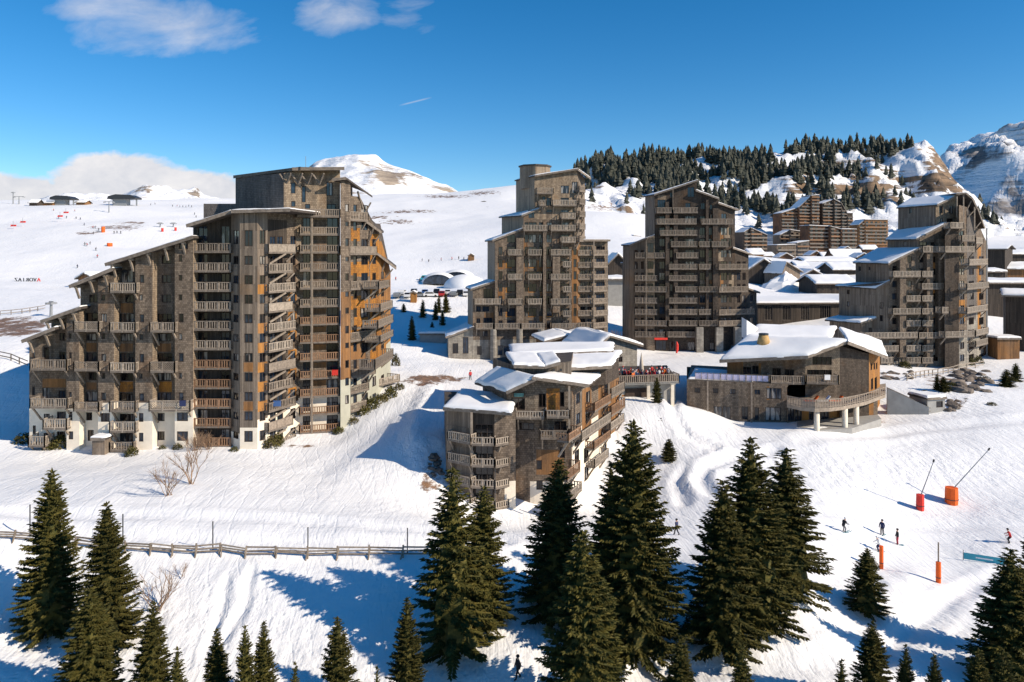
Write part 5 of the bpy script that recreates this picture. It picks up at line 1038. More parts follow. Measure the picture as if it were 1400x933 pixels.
# ------------------------------------------------------------------ chalets, halls and sheds
def chalet(name, label, cat, p0, p1, dep, ye, yr, yb, mat='plank', rs=.5, snow=.5, wins=(), ridge_along=True, over=.9, gable=.5, group=None, wm=None):
    """p0,p1: (px,d) front corners; ye: eave row, yr: ridge row at the front plane; yb: foot row. ridge parallel to the front unless ridge_along is False (gable to the front)"""
    A, B = PL(*p0), PL(*p1); F = Fac(A, B); n = Vector((-F.n.x, -F.n.y)); C, D = B + n * dep, A + n * dep; dm = (p0[1] + p1[1]) / 2
    ze, zr = zat(ye, dm), zat(yr, dm); zb = min(zat(yb, dm), gz(A.x, A.y), gz(B.x, B.y)) - 2.0
    b = Bld(name, label, cat, ((A + B) / 2).to_3d() + Vector((0, 0, zb + 2)), group)
    if ridge_along:
        b.facet(F, zb, ze, ze, mat, [], wins); b.solid([A, B, C, D], zb, [ze] * 4, mat, False, (0,)); M0, M1 = (A + D) / 2, (B + C) / 2
        for P, Q, M in ((D, A, M0), (B, C, M1)): b.w.face([(*P, ze), (*Q, ze), (*M, zr)], MI[mat])
        if zr - ze < .15: b.roof([Vector((*A, ze)), Vector((*B, ze)), Vector((*C, ze)), Vector((*D, ze))], .3, (over,) * 4, snow=snow)
        else:
            b.roof([Vector((*A, ze)), Vector((*B, ze)), Vector((*M1, zr)), Vector((*M0, zr))], .28, (over, over, 0, over), snow=snow); b.roof([Vector((*M0, zr)), Vector((*M1, zr)), Vector((*C, ze)), Vector((*D, ze))], .28, (0, over, over, over), snow=snow)
    else:
        M = A.lerp(B, gable); b.facet(Fac(A, M), zb, ze, zr, mat, [], [r for r in wins if (r[0] + r[2]) / 2 < 700 + M.x / M.y * 1000]); b.facet(Fac(M, B), zb, zr, ze, mat, [], [r for r in wins if (r[0] + r[2]) / 2 >= 700 + M.x / M.y * 1000])
        Mb = M + n * dep; b.solid([A, B, C, Mb, D], zb, [ze, ze, ze, zr, ze], mat, False, (0,))
        b.roof([Vector((*A, ze)), Vector((*M, zr)), Vector((*Mb, zr)), Vector((*D, ze))], .28, (over, 0, over, over), snow=snow); b.roof([Vector((*M, zr)), Vector((*B, ze)), Vector((*C, ze)), Vector((*Mb, zr))], .28, (over, over, over, 0), snow=snow)
    for r in wins: b.window(F, r, **(wm or {}))
    b.done(); return b
chalet('stone_chalet', 'stone walled chalet with broad snowy gable beside the crowded terrace', 'chalet', (814, 138), (871, 142), 11, 474, 459.5, 500, 'stone', wins=[(846, 488, 851, 495)], ridge_along=False, gable=.28)
chalet('plank_chalet', 'low plank chalet with snowy gable below the drum topped tower', 'chalet', (748, 150), (806, 152), 9, 466, 460, 488, 'plank_warm', wins=[(765, 467, 776, 473)], ridge_along=False, gable=.45)
chalet('plank_chalet', 'small orange gabled chalet behind the stone chalet', 'chalet', (800, 156), (834, 158), 8, 461, 456.5, 480, 'plank_orange', ridge_along=False)
chalet('long_hall', 'long dark plank hall with snow covered flat roof and louvred bays', 'hall', (1036, 204), (1150, 206), 22, 415.5, 415.4, 452, 'plank_dark', snow=.6, wins=[(1045, 418, 1056, 438), (1070, 418, 1081, 438), (1095, 418, 1106, 438), (1121, 418, 1136, 438)], wm=dict(g='glass_dark', vm=4, fm='beam'))
chalet('arched_hall', 'open fronted timber hall with dark mouth and snowy gable roof', 'hall', (1022, 282), (1066, 282), 20, 370, 355, 392, 'plank_dark', snow=.8, wins=[(1036, 370, 1058, 390)], ridge_along=False, wm=dict(g='glass_dark', vm=0))  # dark pane stands for the shade inside the open mouth
chalet('plank_barn', 'tall weathered barn beside the open fronted hall', 'barn', (1068, 275), (1094, 280), 12, 372, 359, 392, 'plank', snow=.4, ridge_along=False, gable=.2)
chalet('low_lodge', 'low lodge with long snowy roof behind the long hall', 'lodge', (1117, 252), (1170, 252), 16, 388, 379, 400, 'plank_dark', snow=.6, wins=[(1123, 393, 1126, 397), (1134, 393, 1137, 397), (1144, 393, 1148, 397)])
chalet('low_lodge', 'low gabled lodge with dark shingle front among village roofs', 'lodge', (1094, 300), (1128, 300), 14, 379, 369.5, 386, 'shingle_dark', snow=.5, ridge_along=False)
chalet('low_lodge', 'pale roofed lodge next to a wooden barn in the village', 'lodge', (1140, 310), (1172, 310), 14, 369, 361, 380, 'plank_dark', snow=.7)
chalet('village_house', 'long village house with brown arcade and white roof', 'house', (1100, 380), (1170, 380), 14, 357.5, 353.5, 366, 'plank_warm', snow=.9)
chalet('village_house', 'village house with steep dark slate roof below the brick block', 'house', (1142, 420), (1182, 420), 14, 354, 341, 360, 'far_wood', snow=.05)
chalet('village_house', 'small orange village house with rounded snow roof', 'house', (1026, 420), (1044, 420), 12, 348, 342, 356, 'plank_orange', snow=1.0)
chalet('village_house', 'dark gabled village house half hidden beside the dark tower', 'house', (832, 250), (858, 250), 14, 361, 348, 380, 'plank_dark', snow=.6, ridge_along=False)
chalet('flat_annex', 'low concrete annex with thick white roof beside the dark tower', 'building', (829, 225), (858, 225), 14, 383, 382.9, 410, 'concrete', snow=.8)
chalet('dark_barn', 'tall black plank barn behind the stepped plank tower', 'barn', (1347, 262), (1374, 258), 16, 341, 336, 382, 'plank_dark', snow=.1)
chalet('dark_barn', 'small black barn with pale roof beyond the village roofs', 'barn', (1378, 300), (1420, 300), 16, 348, 343, 366, 'plank_dark', snow=.45)
chalet('low_lodge', 'low grey lodge with flat snow roof beside the black barn', 'lodge', (1346, 245), (1372, 245), 10, 372, 369.5, 386, 'plank_dark', snow=.6, wins=[(1354, 375, 1359, 380)])
chalet('long_barn', 'long dark barn with flat white roof beyond the stepped tower', 'barn', (1340, 205), (1480, 205), 18, 388, 387.9, 425, 'plank_dark', snow=.8)
chalet('garden_shed', 'dark shed with rounded snow roof beside the long dark barn', 'shed', (1375, 176), (1430, 172), 9, 405, 399, 462, 'plank_dark', snow=.38)
chalet('village_house', 'wide timber house with snow roof behind the long dark barn', 'house', (1376, 262), (1440, 260), 14, 368, 362, 385, 'plank_warm', snow=.8)
chalet('ski_hut', 'little wooden hut with snow roof alone on the piste', 'hut', (107, 262), (128, 260), 5, 381, 374, 389, 'plank_warm', snow=.6, ridge_along=False)

# ------------------------------------------------------------------ far village blocks
def far_block(label, pts, d, dep, yb, mat='far_wood', st=2.8, name='apartment_block'):
    """pts: roof line (px, py) from left to right at distance d"""
    x0, x1 = pts[0][0], pts[-1][0]; zb = zat(yb, d) - 6
    b = Bld(name, label, 'building', W((x0 + x1) / 2, yb, d))
    for (a, ya), (c, yc) in zip(pts[:-1], pts[1:]):
        F = Fac(PL(a, d), PL(c, d + (c - a) * .12)); za, zc = zat(ya, d), zat(yc, d); b.facet(F, zb, za, zc, mat)
        n = Vector((-F.n.x, -F.n.y)) * dep; b.solid([F.A, F.B, F.B + n, F.A + n], zb, [za, zc, zc, za], mat, True, (0,))
        q = [Vector((*F.A, za)), Vector((*F.B, zc)), Vector((*(F.B + n), zc)), Vector((*(F.A + n), za))]; b.roof(q, .4, (.6, .1, .1, .1), snow=.38)
        z = zat(yb, d)
        while z < max(za, zc) - 1.5:
            # balcony run only where the wall stands that high
            u0 = 0.0; u1 = F.L
            if za != zc:
                uc = max(0, min(1, (z + 1.3 - za) / (zc - za))) * F.L
                if zc > za: u0 = uc
                else: u1 = uc
            if u1 - u0 > 2:
                m = MB(); m.hexa([F.p(u, zz, o) for zz in (z - .2, z + .9) for u, o in ((u0 + .3, .05), (u1 - .3, .05), (u1 - .3, 1.1), (u0 + .3, 1.1))]); m.build('balcony', random.choice(['beam', 'rail_rust', 'beam']), b.o)
                w0 = u0 + 1.2
                while w0 + 2.2 < u1: b.window_m(F, w0, z + .95, w0 + 2.0, z + 2.3, False, random.choice(['glass_dark', 'glass_blue', 'glass_curtain']), vm=0, fw=.12) if d < 900 and random.random() < .8 else None; w0 += 4.2
            z += st
    b.done()
far_block('brown tower with raking snow striped flank below the cliff', [(1068, 292), (1092, 284), (1109, 268), (1120, 267)], 640, 14, 314)
far_block('dark brown tower with one falling flank below the cliff', [(1124, 279), (1140, 273), (1150, 278), (1158, 292), (1166, 292)], 645, 14, 324, 'shingle_dark')
far_block('long orange brown village block in front of the brown towers', [(1106, 309), (1135, 310), (1150, 314), (1171, 314)], 560, 12, 344, 'far_wood')
far_block('brick orange village block near the stepped tower', [(1174, 308), (1182, 301), (1214, 301)], 600, 12, 335, 'plank_warm')
far_block('grey brown village block beside the dark tower', [(1017, 318), (1026, 312), (1049, 322)], 560, 14, 346, 'shingle_dark')
far_block('low pale village block with regular balconies', [(1062, 336), (1088, 335)], 500, 12, 354, 'shingle')
far_block('dark blue grey village block beside the pale one', [(1089, 333), (1106, 330)], 520, 12, 354, 'shingle_grey')
far_block('low brown block on the snow between the towers', [(832, 326), (866, 323), (876, 324)], 420, 12, 345, 'shingle_dark')
far_block('stepped grey village block under the brown towers', [(1066, 322), (1080, 315), (1104, 318)], 580, 10, 342, 'shingle')

for k, (x0, x1, ye, yr, yb, d, mat, ra, lab) in enumerate([(1040, 1062, 362, 356, 372, 330, 'plank_warm', False, 'brown gabled chalet beside the open fronted hall'), (1066, 1084, 352, 347, 358, 440, 'far_wood', False, 'small brown chalet under the pale village block'), (1108, 1124, 349, 344, 356, 460, 'plank_warm', False, 'orange brown chalet below the long village block'), (1126, 1142, 352, 346, 358, 450, 'shingle_dark', True, 'dark chalet between two orange brown ones'), (1090, 1104, 364, 359, 372, 350, 'plank_warm', True, 'warm timber chalet beside the tall weathered barn'), (1172, 1190, 352, 347, 360, 400, 'plank_dark', False, 'dark chalet hard by the stepped tower roofs'), (1150, 1166, 343, 338, 350, 520, 'plank_warm', False, 'timber chalet under the brick orange block'), (1180, 1200, 341, 336, 350, 520, 'far_wood', True, 'brown long chalet next to the brick orange block'),
        (1044, 1058, 350, 346, 356, 470, 'shingle', True, 'grey chalet at the edge of the village snow'), (1128, 1150, 368, 362, 376, 330, 'shingle_dark', False, 'dark gabled chalet amid snowy roofs behind the long hall')]):
    chalet('village_chalet', lab, 'chalet', (x0, d), (x1, d), 10, ye, yr, yb, mat, snow=.5, ridge_along=ra, wins=[(x0 + 3, ye + 2, x0 + 5.5, ye + 5), (x1 - 6, ye + 2, x1 - 3.5, ye + 5)])
# ------------------------------------------------------------------ hills and mountains
def fbm(x, y, o, n=4): return mnoise.fractal(Vector((x, y, o)), 1.0, 2.1, n)
def relief(name, label, mat, foot, ridge, df, dr, rough, rock=(), step=5, rows=46, x0=None, x1=None, prof=1.0, nsc=0.01, ridged=True, back=0.25):
    """a mountain side: foot and ridge lines as (px, py) rows seen at df and dr metres"""
    ff, rf = lerp_line(foot), lerp_line(ridge); xs = np.arange(x0, x1 + .1, step); T = np.concatenate([[-.02], np.linspace(0, 1, rows), 1 + np.linspace(.05, 1, 7) * back])
    V = []; RK = []
    for t in T:
        for px in xs:
            tt = max(0, min(t, 1)); D = df + (dr - df) * t; zf, zr = zat(ff(px), df), zat(rf(px), dr); z = zf + (zr - zf) * tt ** prof
            if t < 0: z = zf - 60
            if t > 1: z = zr - (t - 1) / back * (zr - zf) * .6
            x = (px - 700) / FL * D; w = math.sin(math.pi * min(1, tt)) ** .7 * min(1, (tt / .5) ** 1.5) if t < 1 else 0
            k = mnoise.ridged_multi_fractal(Vector((x * nsc, D * nsc * .8, z * nsc * .6)), 1.0, 2.0, 5, 1.0, 2.0) - .9 if ridged else fbm(x * nsc, D * nsc, 2)
            z += rough * k * w + (rough * .22 * fbm(x * nsc * 6, D * nsc * 2, 5, 3) if t <= 1 else 0)
            V.append((x, D, z)); py = HY + (CZ - z) / D * FL
            RK.append(sum(a * math.exp(-((px - cx) / rx) ** 2 - ((py - cy) / ry) ** 2) for cx, cy, rx, ry, a in rock))
    n = len(xs); fc = [(j * n + i, j * n + i + 1, (j + 1) * n + i + 1, (j + 1) * n + i) for j in range(len(T) - 1) for i in range(n - 1)]
    me = bpy.data.meshes.new(name); me.from_pydata(V, [], fc); me.polygons.foreach_set('use_smooth', [True] * len(fc)); me.materials.append(MAT[mat])
    at = me.attributes.new('rock', 'FLOAT', 'POINT'); at.data.foreach_set('value', RK)
    o = bpy.data.objects.new(name, me); COL.objects.link(o); tag(o, label, None, None, 'structure'); return V, n, len(T), ff, rf
HF = [(760, 292), (800, 290), (840, 284), (880, 292), (960, 305), (1060, 322), (1200, 335), (1300, 350), (1420, 385)]
HR = [(755, 262), (790, 243), (815, 230), (860, 224), (960, 222), (1030, 219), (1060, 208), (1110, 203), (1160, 201), (1200, 206), (1240, 199), (1266, 193), (1276, 201), (1290, 222), (1305, 246), (1330, 270), (1360, 300), (1425, 335)]
HV, HN, HT, _, _ = relief('wooded_hill', 'steep wooded hill with brown cliffs behind the village', 'hill_rock', HF, HR, 660, 1000, 26, [(1235, 252, 85, 15, .30), (1280, 222, 24, 34, .30), (1290, 250, 35, 22, .25), (1120, 250, 70, 18, .2), (1170, 264, 70, 9, .28), (840, 284, 50, 3, .35), (1150, 225, 80, 20, .16), (1060, 250, 60, 20, .15)], 4, 60, 756, 1424, 1.05, .012)
relief('far_mountain', 'bright snow mountain with rocky ribs on the skyline', 'mountain_far', [(330, 330), (660, 330)], [(380, 262), (405, 240), (430, 223), (460, 213), (485, 210.5), (515, 214), (524, 221), (548, 229), (580, 245), (625, 264), (660, 275)], 1900, 3000, 55, [(555, 242, 45, 12, .33), (480, 255, 40, 14, .25), (610, 262, 30, 8, .3), (525, 235, 25, 12, .25)], 3, 60, 340, 655, .9, .0016)
relief('far_peaks', 'row of small distant snow peaks below the cloud', 'mountain_far', [(-300, 330), (400, 330)], [(-300, 285), (0, 284), (100, 272), (125, 266), (140, 268), (160, 272), (185, 262), (200, 257), (218, 266), (245, 262), (268, 253), (280, 266), (310, 272), (400, 285)], 2400, 3600, 90, [(268, 262, 10, 10, .5), (200, 262, 20, 8, .3), (130, 270, 20, 8, .2)], 3, 40, -300, 400, .9, .0016)
relief('right_mountain', 'blue shadowed rocky mountain side rising beyond the hill', 'mountain_blue', [(1230, 420), (1500, 420), (1700, 430)], [(1230, 262), (1285, 230), (1300, 212), (1320, 203), (1345, 189), (1370, 181), (1400, 172), (1450, 152), (1520, 140), (1700, 150)], 900, 2000, 110, [(1340, 215, 40, 18, .3), (1385, 245, 30, 25, .25), (1370, 200, 40, 12, .2)], 4, 70, 1230, 1700, 1.0, .0028)

# ------------------------------------------------------------------ conifers
def spruce_mesh(name, H, RW, seed, dens=1.0, thin=0.0):
    rng = np.random.default_rng(seed); V = []; Fc = []; 
    nb = 0; z = H * .035; BR = []
    while z < H * .985:
        t = z / H; r = RW * (1 - t) ** .78 * (1 - .25 * max(0, (.12 - t) / .12)) * rng.uniform(.86, 1.08)
        n = max(4, int((10 if t < .85 else 6) * dens)); ph = rng.uniform(0, 6.28)
        for k in range(n):
            if rng.random() < thin * (1 - t): continue
            BR.append((z + rng.uniform(-.28, .28), ph + 6.283 * k / n + rng.uniform(-.25, .25), max(.18, r * rng.uniform(.76, 1.08) * (1 + .2 * mnoise.noise(Vector((math.cos(ph + 6.283 * k / n) * 1.3, math.sin(ph + 6.283 * k / n) * 1.3, z * .35 + seed)))))))
        z += (.27 + .05 * rng.random()) * (H / 16) ** .5 / max(.6, dens ** .5)
    P = []
    for z, a, L in BR:
        t = z / H; ca, sa = math.cos(a), math.sin(a); dr = .42 - .75 * t; m = max(4, int(L * 11.5))
        for j in range(m):
            s = (j + .6) / m
            if s < .12: continue
            base = np.array([ca * L * s, sa * L * s, z - L * (dr * s - .22 * s * s)])
            for sg in (-1, 1):
                w = sg * rng.uniform(.55, 1.1); d = np.array([math.cos(a + w), math.sin(a + w), rng.uniform(-.45, .05)]); l = rng.uniform(.30, .52) * (1.15 - .45 * s) * min(1, .45 + L / 2)
                P.append((base, d, l))
        tip = np.array([ca * L, sa * L, z - L * (dr - .22)]); P.append((tip, np.array([ca, sa, -.05]), .34))
    P.append((np.array([0, 0, H * .965]), np.array([.02, .01, 1.0]), H * .045))
    B = np.array([p[0] for p in P]); D = np.array([p[1] for p in P]); D /= np.linalg.norm(D, axis=1)[:, None]; L = np.array([p[2] for p in P])[:, None]
    up = np.array([0, 0, 1.0]); A = np.cross(D, up); A /= np.linalg.norm(A, axis=1)[:, None] + 1e-6; C = np.cross(A, D)
    wd = L * rng.uniform(.20, .30, (len(P), 1)); th = rng.uniform(-.6, .6, (len(P), 1)); A2 = A * np.cos(th) + C * np.sin(th); C2 = -A * np.sin(th) + C * np.cos(th)
    mid = B + D * L * .42; tipv = B + D * L - up * L * .12
    q1 = np.stack([B, mid + A2 * wd - C2 * wd * .35, tipv, mid - A2 * wd - C2 * wd * .35], 1); q2 = np.stack([B, mid + C2 * wd * .8, tipv, mid - C2 * wd * .8], 1)
    vs = np.concatenate([q1.reshape(-1, 3), q2.reshape(-1, 3)]); n4 = len(vs) // 4
    me = bpy.data.meshes.new(name); fcs = np.arange(n4 * 4).reshape(-1, 4)
    # dark inner core so that the crown closes towards the trunk
    ring = []; cv = []; m = 9
    for k in range(12):
        t = .05 + .9 * k / 11; rr_ = RW * (1 - t) ** .85 * .5
        for j in range(m): a = 6.283 * j / m; q = rr_ * rng.uniform(.6, 1.15); cv.append((q * math.cos(a), q * math.sin(a), H * t + rng.uniform(-.25, .25)))
    o = len(vs); cf = [(o + k * m + j, o + k * m + (j + 1) % m, o + (k + 1) * m + (j + 1) % m, o + (k + 1) * m + j) for k in range(11) for j in range(m)]
    me.from_pydata(vs.tolist() + cv, [], fcs.tolist() + cf); me.materials.append(MAT['needles']); me.update(); return me
def trunk_mesh(name, H, r):
    m = MB(); m.tube([(0, 0, -1.2), (0, 0, .3), (.03, 0, H * .5), (0, 0, H * .96)], [r * 1.3, r, r * .55, .02], 8); return m.mesh(name, ['bark'], smooth=True)
SPR = [(spruce_mesh('crown_%d' % k, 16.0, w, 11 + k, dn, thn), trunk_mesh('trunk_%d' % k, 16.0, .22)) for k, (w, dn, thn) in enumerate([(3.4, 1.0, .04), (3.0, .95, .10), (3.9, 1.05, .03), (2.7, .78, .28), (3.2, .85, .18), (3.6, .95, .08)])]
SML = [(spruce_mesh('small_crown_%d' % k, 7.0, w, 31 + k, .8, thn), trunk_mesh('small_trunk_%d' % k, 7.0, .12)) for k, (w, thn) in enumerate([(1.75, .1), (1.4, .2), (2.0, .1)])]
def spruce(px, py, d, wpx, label, var=None, small=False, group='spruces on the near slope', base=None):
    p = PL(px, d); g = gz(p.x, p.y) - .15; H = zat(py, d) - g; lib, h0 = (SML, 7.0) if small else (SPR, 16.0); k = (var if random.random() < .5 else {0: 5, 1: 4, 2: 5, 3: 3}[var]) if var is not None else random.randrange(len(lib)); cr, tr = lib[k]
    w0 = {False: [3.4, 3.0, 3.9, 2.7, 3.2, 3.6], True: [1.75, 1.4, 2.0]}[small][k]; sz = H / h0; sx = (wpx * 1.17 / 2 / FL * d) / w0
    o = empty('spruce_tree', (p.x, p.y, g), label, 'tree', group, random.uniform(0, 6.28)); o.rotation_euler[0], o.rotation_euler[1] = random.uniform(-.025, .025), random.uniform(-.025, .025)
    for nm, me in (('trunk', tr), ('crown', cr)):
        c = bpy.data.objects.new(nm, me); COL.objects.link(c); c.parent = o
        c.scale = (sx, sx, sz) if nm == 'crown' else (max(.6, sz), max(.6, sz), sz)
    return o
for a in [(68, 640, 60, 92, 'broad dense spruce at the end of the timber snow fence', 2), (150, 686, 57.5, 88, 'spruce with pointed crown just below the timber snow fence', 0), (122, 803, 51, 96, 'dark spruce in front of the pointed crowned spruce', 0), (205, 823, 51, 66, 'slim spruce beside a bare shrub at the slope foot', 1), (240, 884, 48, 50, 'small spruce top beside the slim spruce', 3),
          (296, 861, 50, 56, 'single narrow spruce top rising from the slope foot', 1), (337, 853, 49, 48, 'lower of two close spruce tops at the slope foot', 1), (360, 848, 50, 52, 'higher of two close spruce tops at the slope foot', 0), (400, 903, 46, 40, 'little spruce tip beside the paired spruces', 3), (464, 843, 50, 72, 'pale green spruce standing alone below the trodden snow bank', 1), (556, 818, 51, 64, 'narrow olive spruce beside the tall open crowned pair', 0), (514, 910, 46, 34, 'tiny spruce tip beside the narrow olive spruce', 3),
          (622, 640, 57.5, 122, 'tall open crowned spruce before the bowed balconies', 3), (657, 663, 60, 92, 'slender spruce touching the tall open crowned one', 1), (760, 627, 62, 108, 'dark spruce covering the low house entrance', 0), (800, 722, 51, 140, 'olive spruce in front of the two darkest spruces', 2), (868, 573, 58.5, 150, 'tallest and darkest spruce of the group', 2), (832, 632, 62, 80, 'thin spruce tucked behind the tallest dark one', 3),
          (988, 655, 58.5, 112, 'shortest spruce of the three standing close together', 1), (1031, 598, 61, 128, 'tallest spruce of the close trio', 0), (1072, 611, 65, 122, 'spruce of the close trio with browned lower boughs', 3), (1185, 750, 66, 58, 'young spruce on a snow mound above the track', 1), (1195, 850, 52, 68, 'spruce below the young one on the mound', 1), (1150, 900, 48, 50, 'low spruce tip beside the spruce below the mound', 3), (1237, 880, 49, 44, 'narrow spruce tip by the groomed track', 1), (1281, 894, 48, 52, 'broad spruce tip by the groomed track', 0),
          (1386, 752, 56, 112, 'big spruce at the piste edge beside the blue banner', 1), (1335, 886, 48, 76, 'low dark spruce under the big piste edge spruce', 0), (1372, 890, 46, 80, 'low olive spruce under the big piste edge spruce', 2), (932, 868, 50, 66, 'spruce tip between the tallest spruce and the trio', 1), (1015, 885, 49, 58, 'spruce tip just below the close trio', 1), (1412, 700, 60, 70, 'spruce half seen behind the big piste edge spruce', 0)]:
    spruce(*a[:4], a[4], a[5])
for px, py, yb, d, w, lab in [(915, 600, 632, 103, 22, 'young spruce alone on the piste bend'), (904, 588, 600, 112, 10, 'tiny spruce beside the ski track'), (898, 516, 556, 117, 15, 'narrow spruce against the crowded terrace wall'), (1376, 505, 549, 138, 20, 'bushy spruce on open snow below the stepped tower'), (1389, 497, 536, 143, 16, 'slim spruce on open snow below the stepped tower'), (1321, 545, 570, 128, 12, 'small spruce under the rocky bank'), (1342, 551, 562, 130, 12, 'stub of spruce under the rocky bank'), (1290, 515, 546, 133, 18, 'spruce growing on the rocky bank beside the shed'), (1281, 512, 535, 134, 10, 'thin spruce growing on the rocky bank'),
                               (563, 432, 470, 178, 12, 'dark young spruce on the shadowed slope'), (578, 410, 432, 196, 10, 'spruce at the top of the shadowed slope'), (595, 412, 440, 194, 9, 'narrow spruce on the shadowed slope'), (600, 404, 428, 200, 9, 'spruce beside the parked cars'), (610, 400, 430, 200, 12, 'taller spruce beside the parked cars'), (605, 425, 445, 190, 9, 'low spruce under the taller ones'), (591, 440, 455, 184, 8, 'little spruce on the shadowed slope foot'), (552, 415, 430, 200, 8, 'small spruce near the orange gable end'),
                               (662, 275, 285, 640, 8, 'lone dark tree on the bare upper snowfield'), (666, 286, 292, 600, 5, 'smaller dark tree on the bare upper snowfield')]:
    o = spruce(px, py, d, w, lab, None, True, 'young spruces around the resort')

# ------------------------------------------------------------------ wooded hill: single trees in front, the rest as one wood
def far_tree(name, seed):
    rng = random.Random(seed); m = MB(); H = 1.0; n = 7
    for k in range(6):
        z0 = .08 + k * .15; r = .27 * (1 - z0) ** .8; top = min(1.0, z0 + .34); ids = len(m.v)
        for j in range(n): a = 6.283 * j / n + k; q = r * rng.uniform(.5, 1.35); m.v.append((q * math.cos(a), q * math.sin(a), z0 + rng.uniform(-.06, .03)))
        m.v.append((0, 0, top))
        for j in range(n): m.f.append((ids + j, ids + (j + 1) % n, ids + n)); m.m.append(0); m.uv.append(None)
    return m.mesh(name, ['needles_far'])
FT_ = [far_tree('far_crown_%d' % k, k) for k in range(4)]
tm = MB(); tm.tube([(0, 0, -.05), (0, 0, .5)], [.025, .012], 5); FTT = tm.mesh('far_trunk', ['bark'])
def hill_point(px, t):
    i = (px - 756) / 4; j = 1 + t * 59; i0, j0 = min(int(i), HN - 2), min(int(j), 59); a, b = i - i0, j - j0; g = lambda i, j: Vector(HV[j * HN + i])
    return g(i0, j0).lerp(g(i0 + 1, j0), a).lerp(g(i0, j0 + 1).lerp(g(i0 + 1, j0 + 1), a), b)
def wood_density(px, py):
    ds = [(850, 232, 60, 26, 1.5), (930, 235, 70, 22, 1.5), (1000, 235, 55, 22, 1.3), (1090, 215, 60, 16, 1.1), (1000, 265, 60, 18, 1.0), (1050, 250, 40, 24, .8), (1170, 208, 70, 12, .9), (1120, 242, 70, 22, .75), (1080, 280, 60, 16, .8), (1180, 285, 50, 14, .7), (1240, 222, 50, 16, .35), (830, 260, 40, 16, 1.1), (900, 258, 50, 12, .9), (1330, 300, 50, 16, .35), (1150, 300, 80, 14, .35)]
    return sum(a * math.exp(-((px - x) / rx) ** 2 - ((py - y) / ry) ** 2) for x, y, rx, ry, a in ds)
rng = random.Random(3); sites = []
for _ in range(16000):
    px = rng.uniform(780, 1400); t = rng.random() ** 1.15
    p = hill_point(px, t); py = HY + (CZ - p.z) / p.y * FL; k = wood_density(px, py)
    k *= max(0, min(1.8, .75 + 3.6 * mnoise.noise(Vector((p.x * .016, p.y * .016, 3.0)))))
    if rng.random() < k * .17 and not (px > 1262 and py < 262): sites.append((p, rng.uniform(8, 17) * (1.1 if t > .6 else 1.0)))
sites.sort(key=lambda s: -s[1] / s[0].y)
for k, (p, h) in enumerate(sites[:260]):
    o = empty('fir_tree', p, 'dark fir on the wooded hill behind the village', 'tree', 'firs on the wooded hill', rng.uniform(0, 6.28)); h *= 1.25
    for nm, me in (('crown', FT_[k % 4]), ('trunk', FTT)): c = bpy.data.objects.new(nm, me); COL.objects.link(c); c.parent = o; c.scale = (h, h, h)
wm = MB()
for k, (p, h) in enumerate(sites[260:]):
    me = FT_[k % 4]; o = len(wm.v); a = rng.uniform(0, 6.28); ca, sa = math.cos(a), math.sin(a); h *= 1.15
    wm.v += [(p.x + (v.co.x * ca - v.co.y * sa) * h, p.y + (v.co.x * sa + v.co.y * ca) * h, p.z + v.co.z * h - .3) for v in me.vertices]
    for f in me.polygons: wm.f.append(tuple(o + i for i in f.vertices)); wm.m.append(0); wm.uv.append(None)
if wm.f: tag(wm.build('fir_wood', ['needles_far']), 'dense dark fir wood covering the hill', 'wood', None, 'stuff')
print('far trees', len(sites))
# ------------------------------------------------------------------ timber snow fence along the road edge
def snow_fence():
    pts = [(-40, 733), (20, 735), (62, 738), (105, 743), (140, 747), (172, 750), (206, 752), (236, 754), (268, 755), (302, 752), (336, 757), (378, 756), (420, 758), (462, 757), (505, 757), (550, 757), (595, 757)]
    G = [ray_ground(x, y + 4, 55, 80) for x, y in pts]
    o = empty('snow_fence', G[0], 'weathered timber snow fence with leaning posts along the road edge', 'fence')
    for k, (a, b) in enumerate(zip(G[:-1], G[1:])):
        for h in (.3, .55, .8):
            m = MB(); j0, j1 = random.uniform(-.08, .08), random.uniform(-.08, .08); m.beam(a + Vector((0, 0, h + j0)), b + Vector((0, -.05, h + j1)), .06, .13); m.build('rail', random.choice(['rail_wood', 'rail_wood', 'rail_pale']), o)
        m = MB(); m.beam(a + Vector((random.uniform(-.15, .15), -.3, -.6)), a + Vector((random.uniform(-.1, .1), .05, random.uniform(.85, 1.1))), .13); m.beam(a + Vector((.05, .1, .7)), a + Vector((random.uniform(-.2, .3), -.6, -.4)), .1); m.build('post', 'beam_pale', o)
snow_fence()
for k, (x, y0, y1, lab) in enumerate([(41, 690, 735, 'beside the broad dense spruce'), (168, 703, 749, 'behind the pointed crowned spruce'), (291, 713, 754, 'where the snow fence kinks'), (421, 721, 757, 'midway along the snow fence'), (557, 722, 757, 'near the fence end by the tall pair of spruces'), (677, 640, 700, 'beside the low house entrance')]):
    g = ray_ground(x, y1, 60, 100); m = MB(); m.tube([g - Vector((0, 0, .4)), (g.x, g.y, zat(y0, g.y))], .055, 6); q = m.build('marker_pole', ['black_metal'], None, g); tag(q, 'thin dark snow marker pole ' + lab, 'pole', 'snow marker poles')
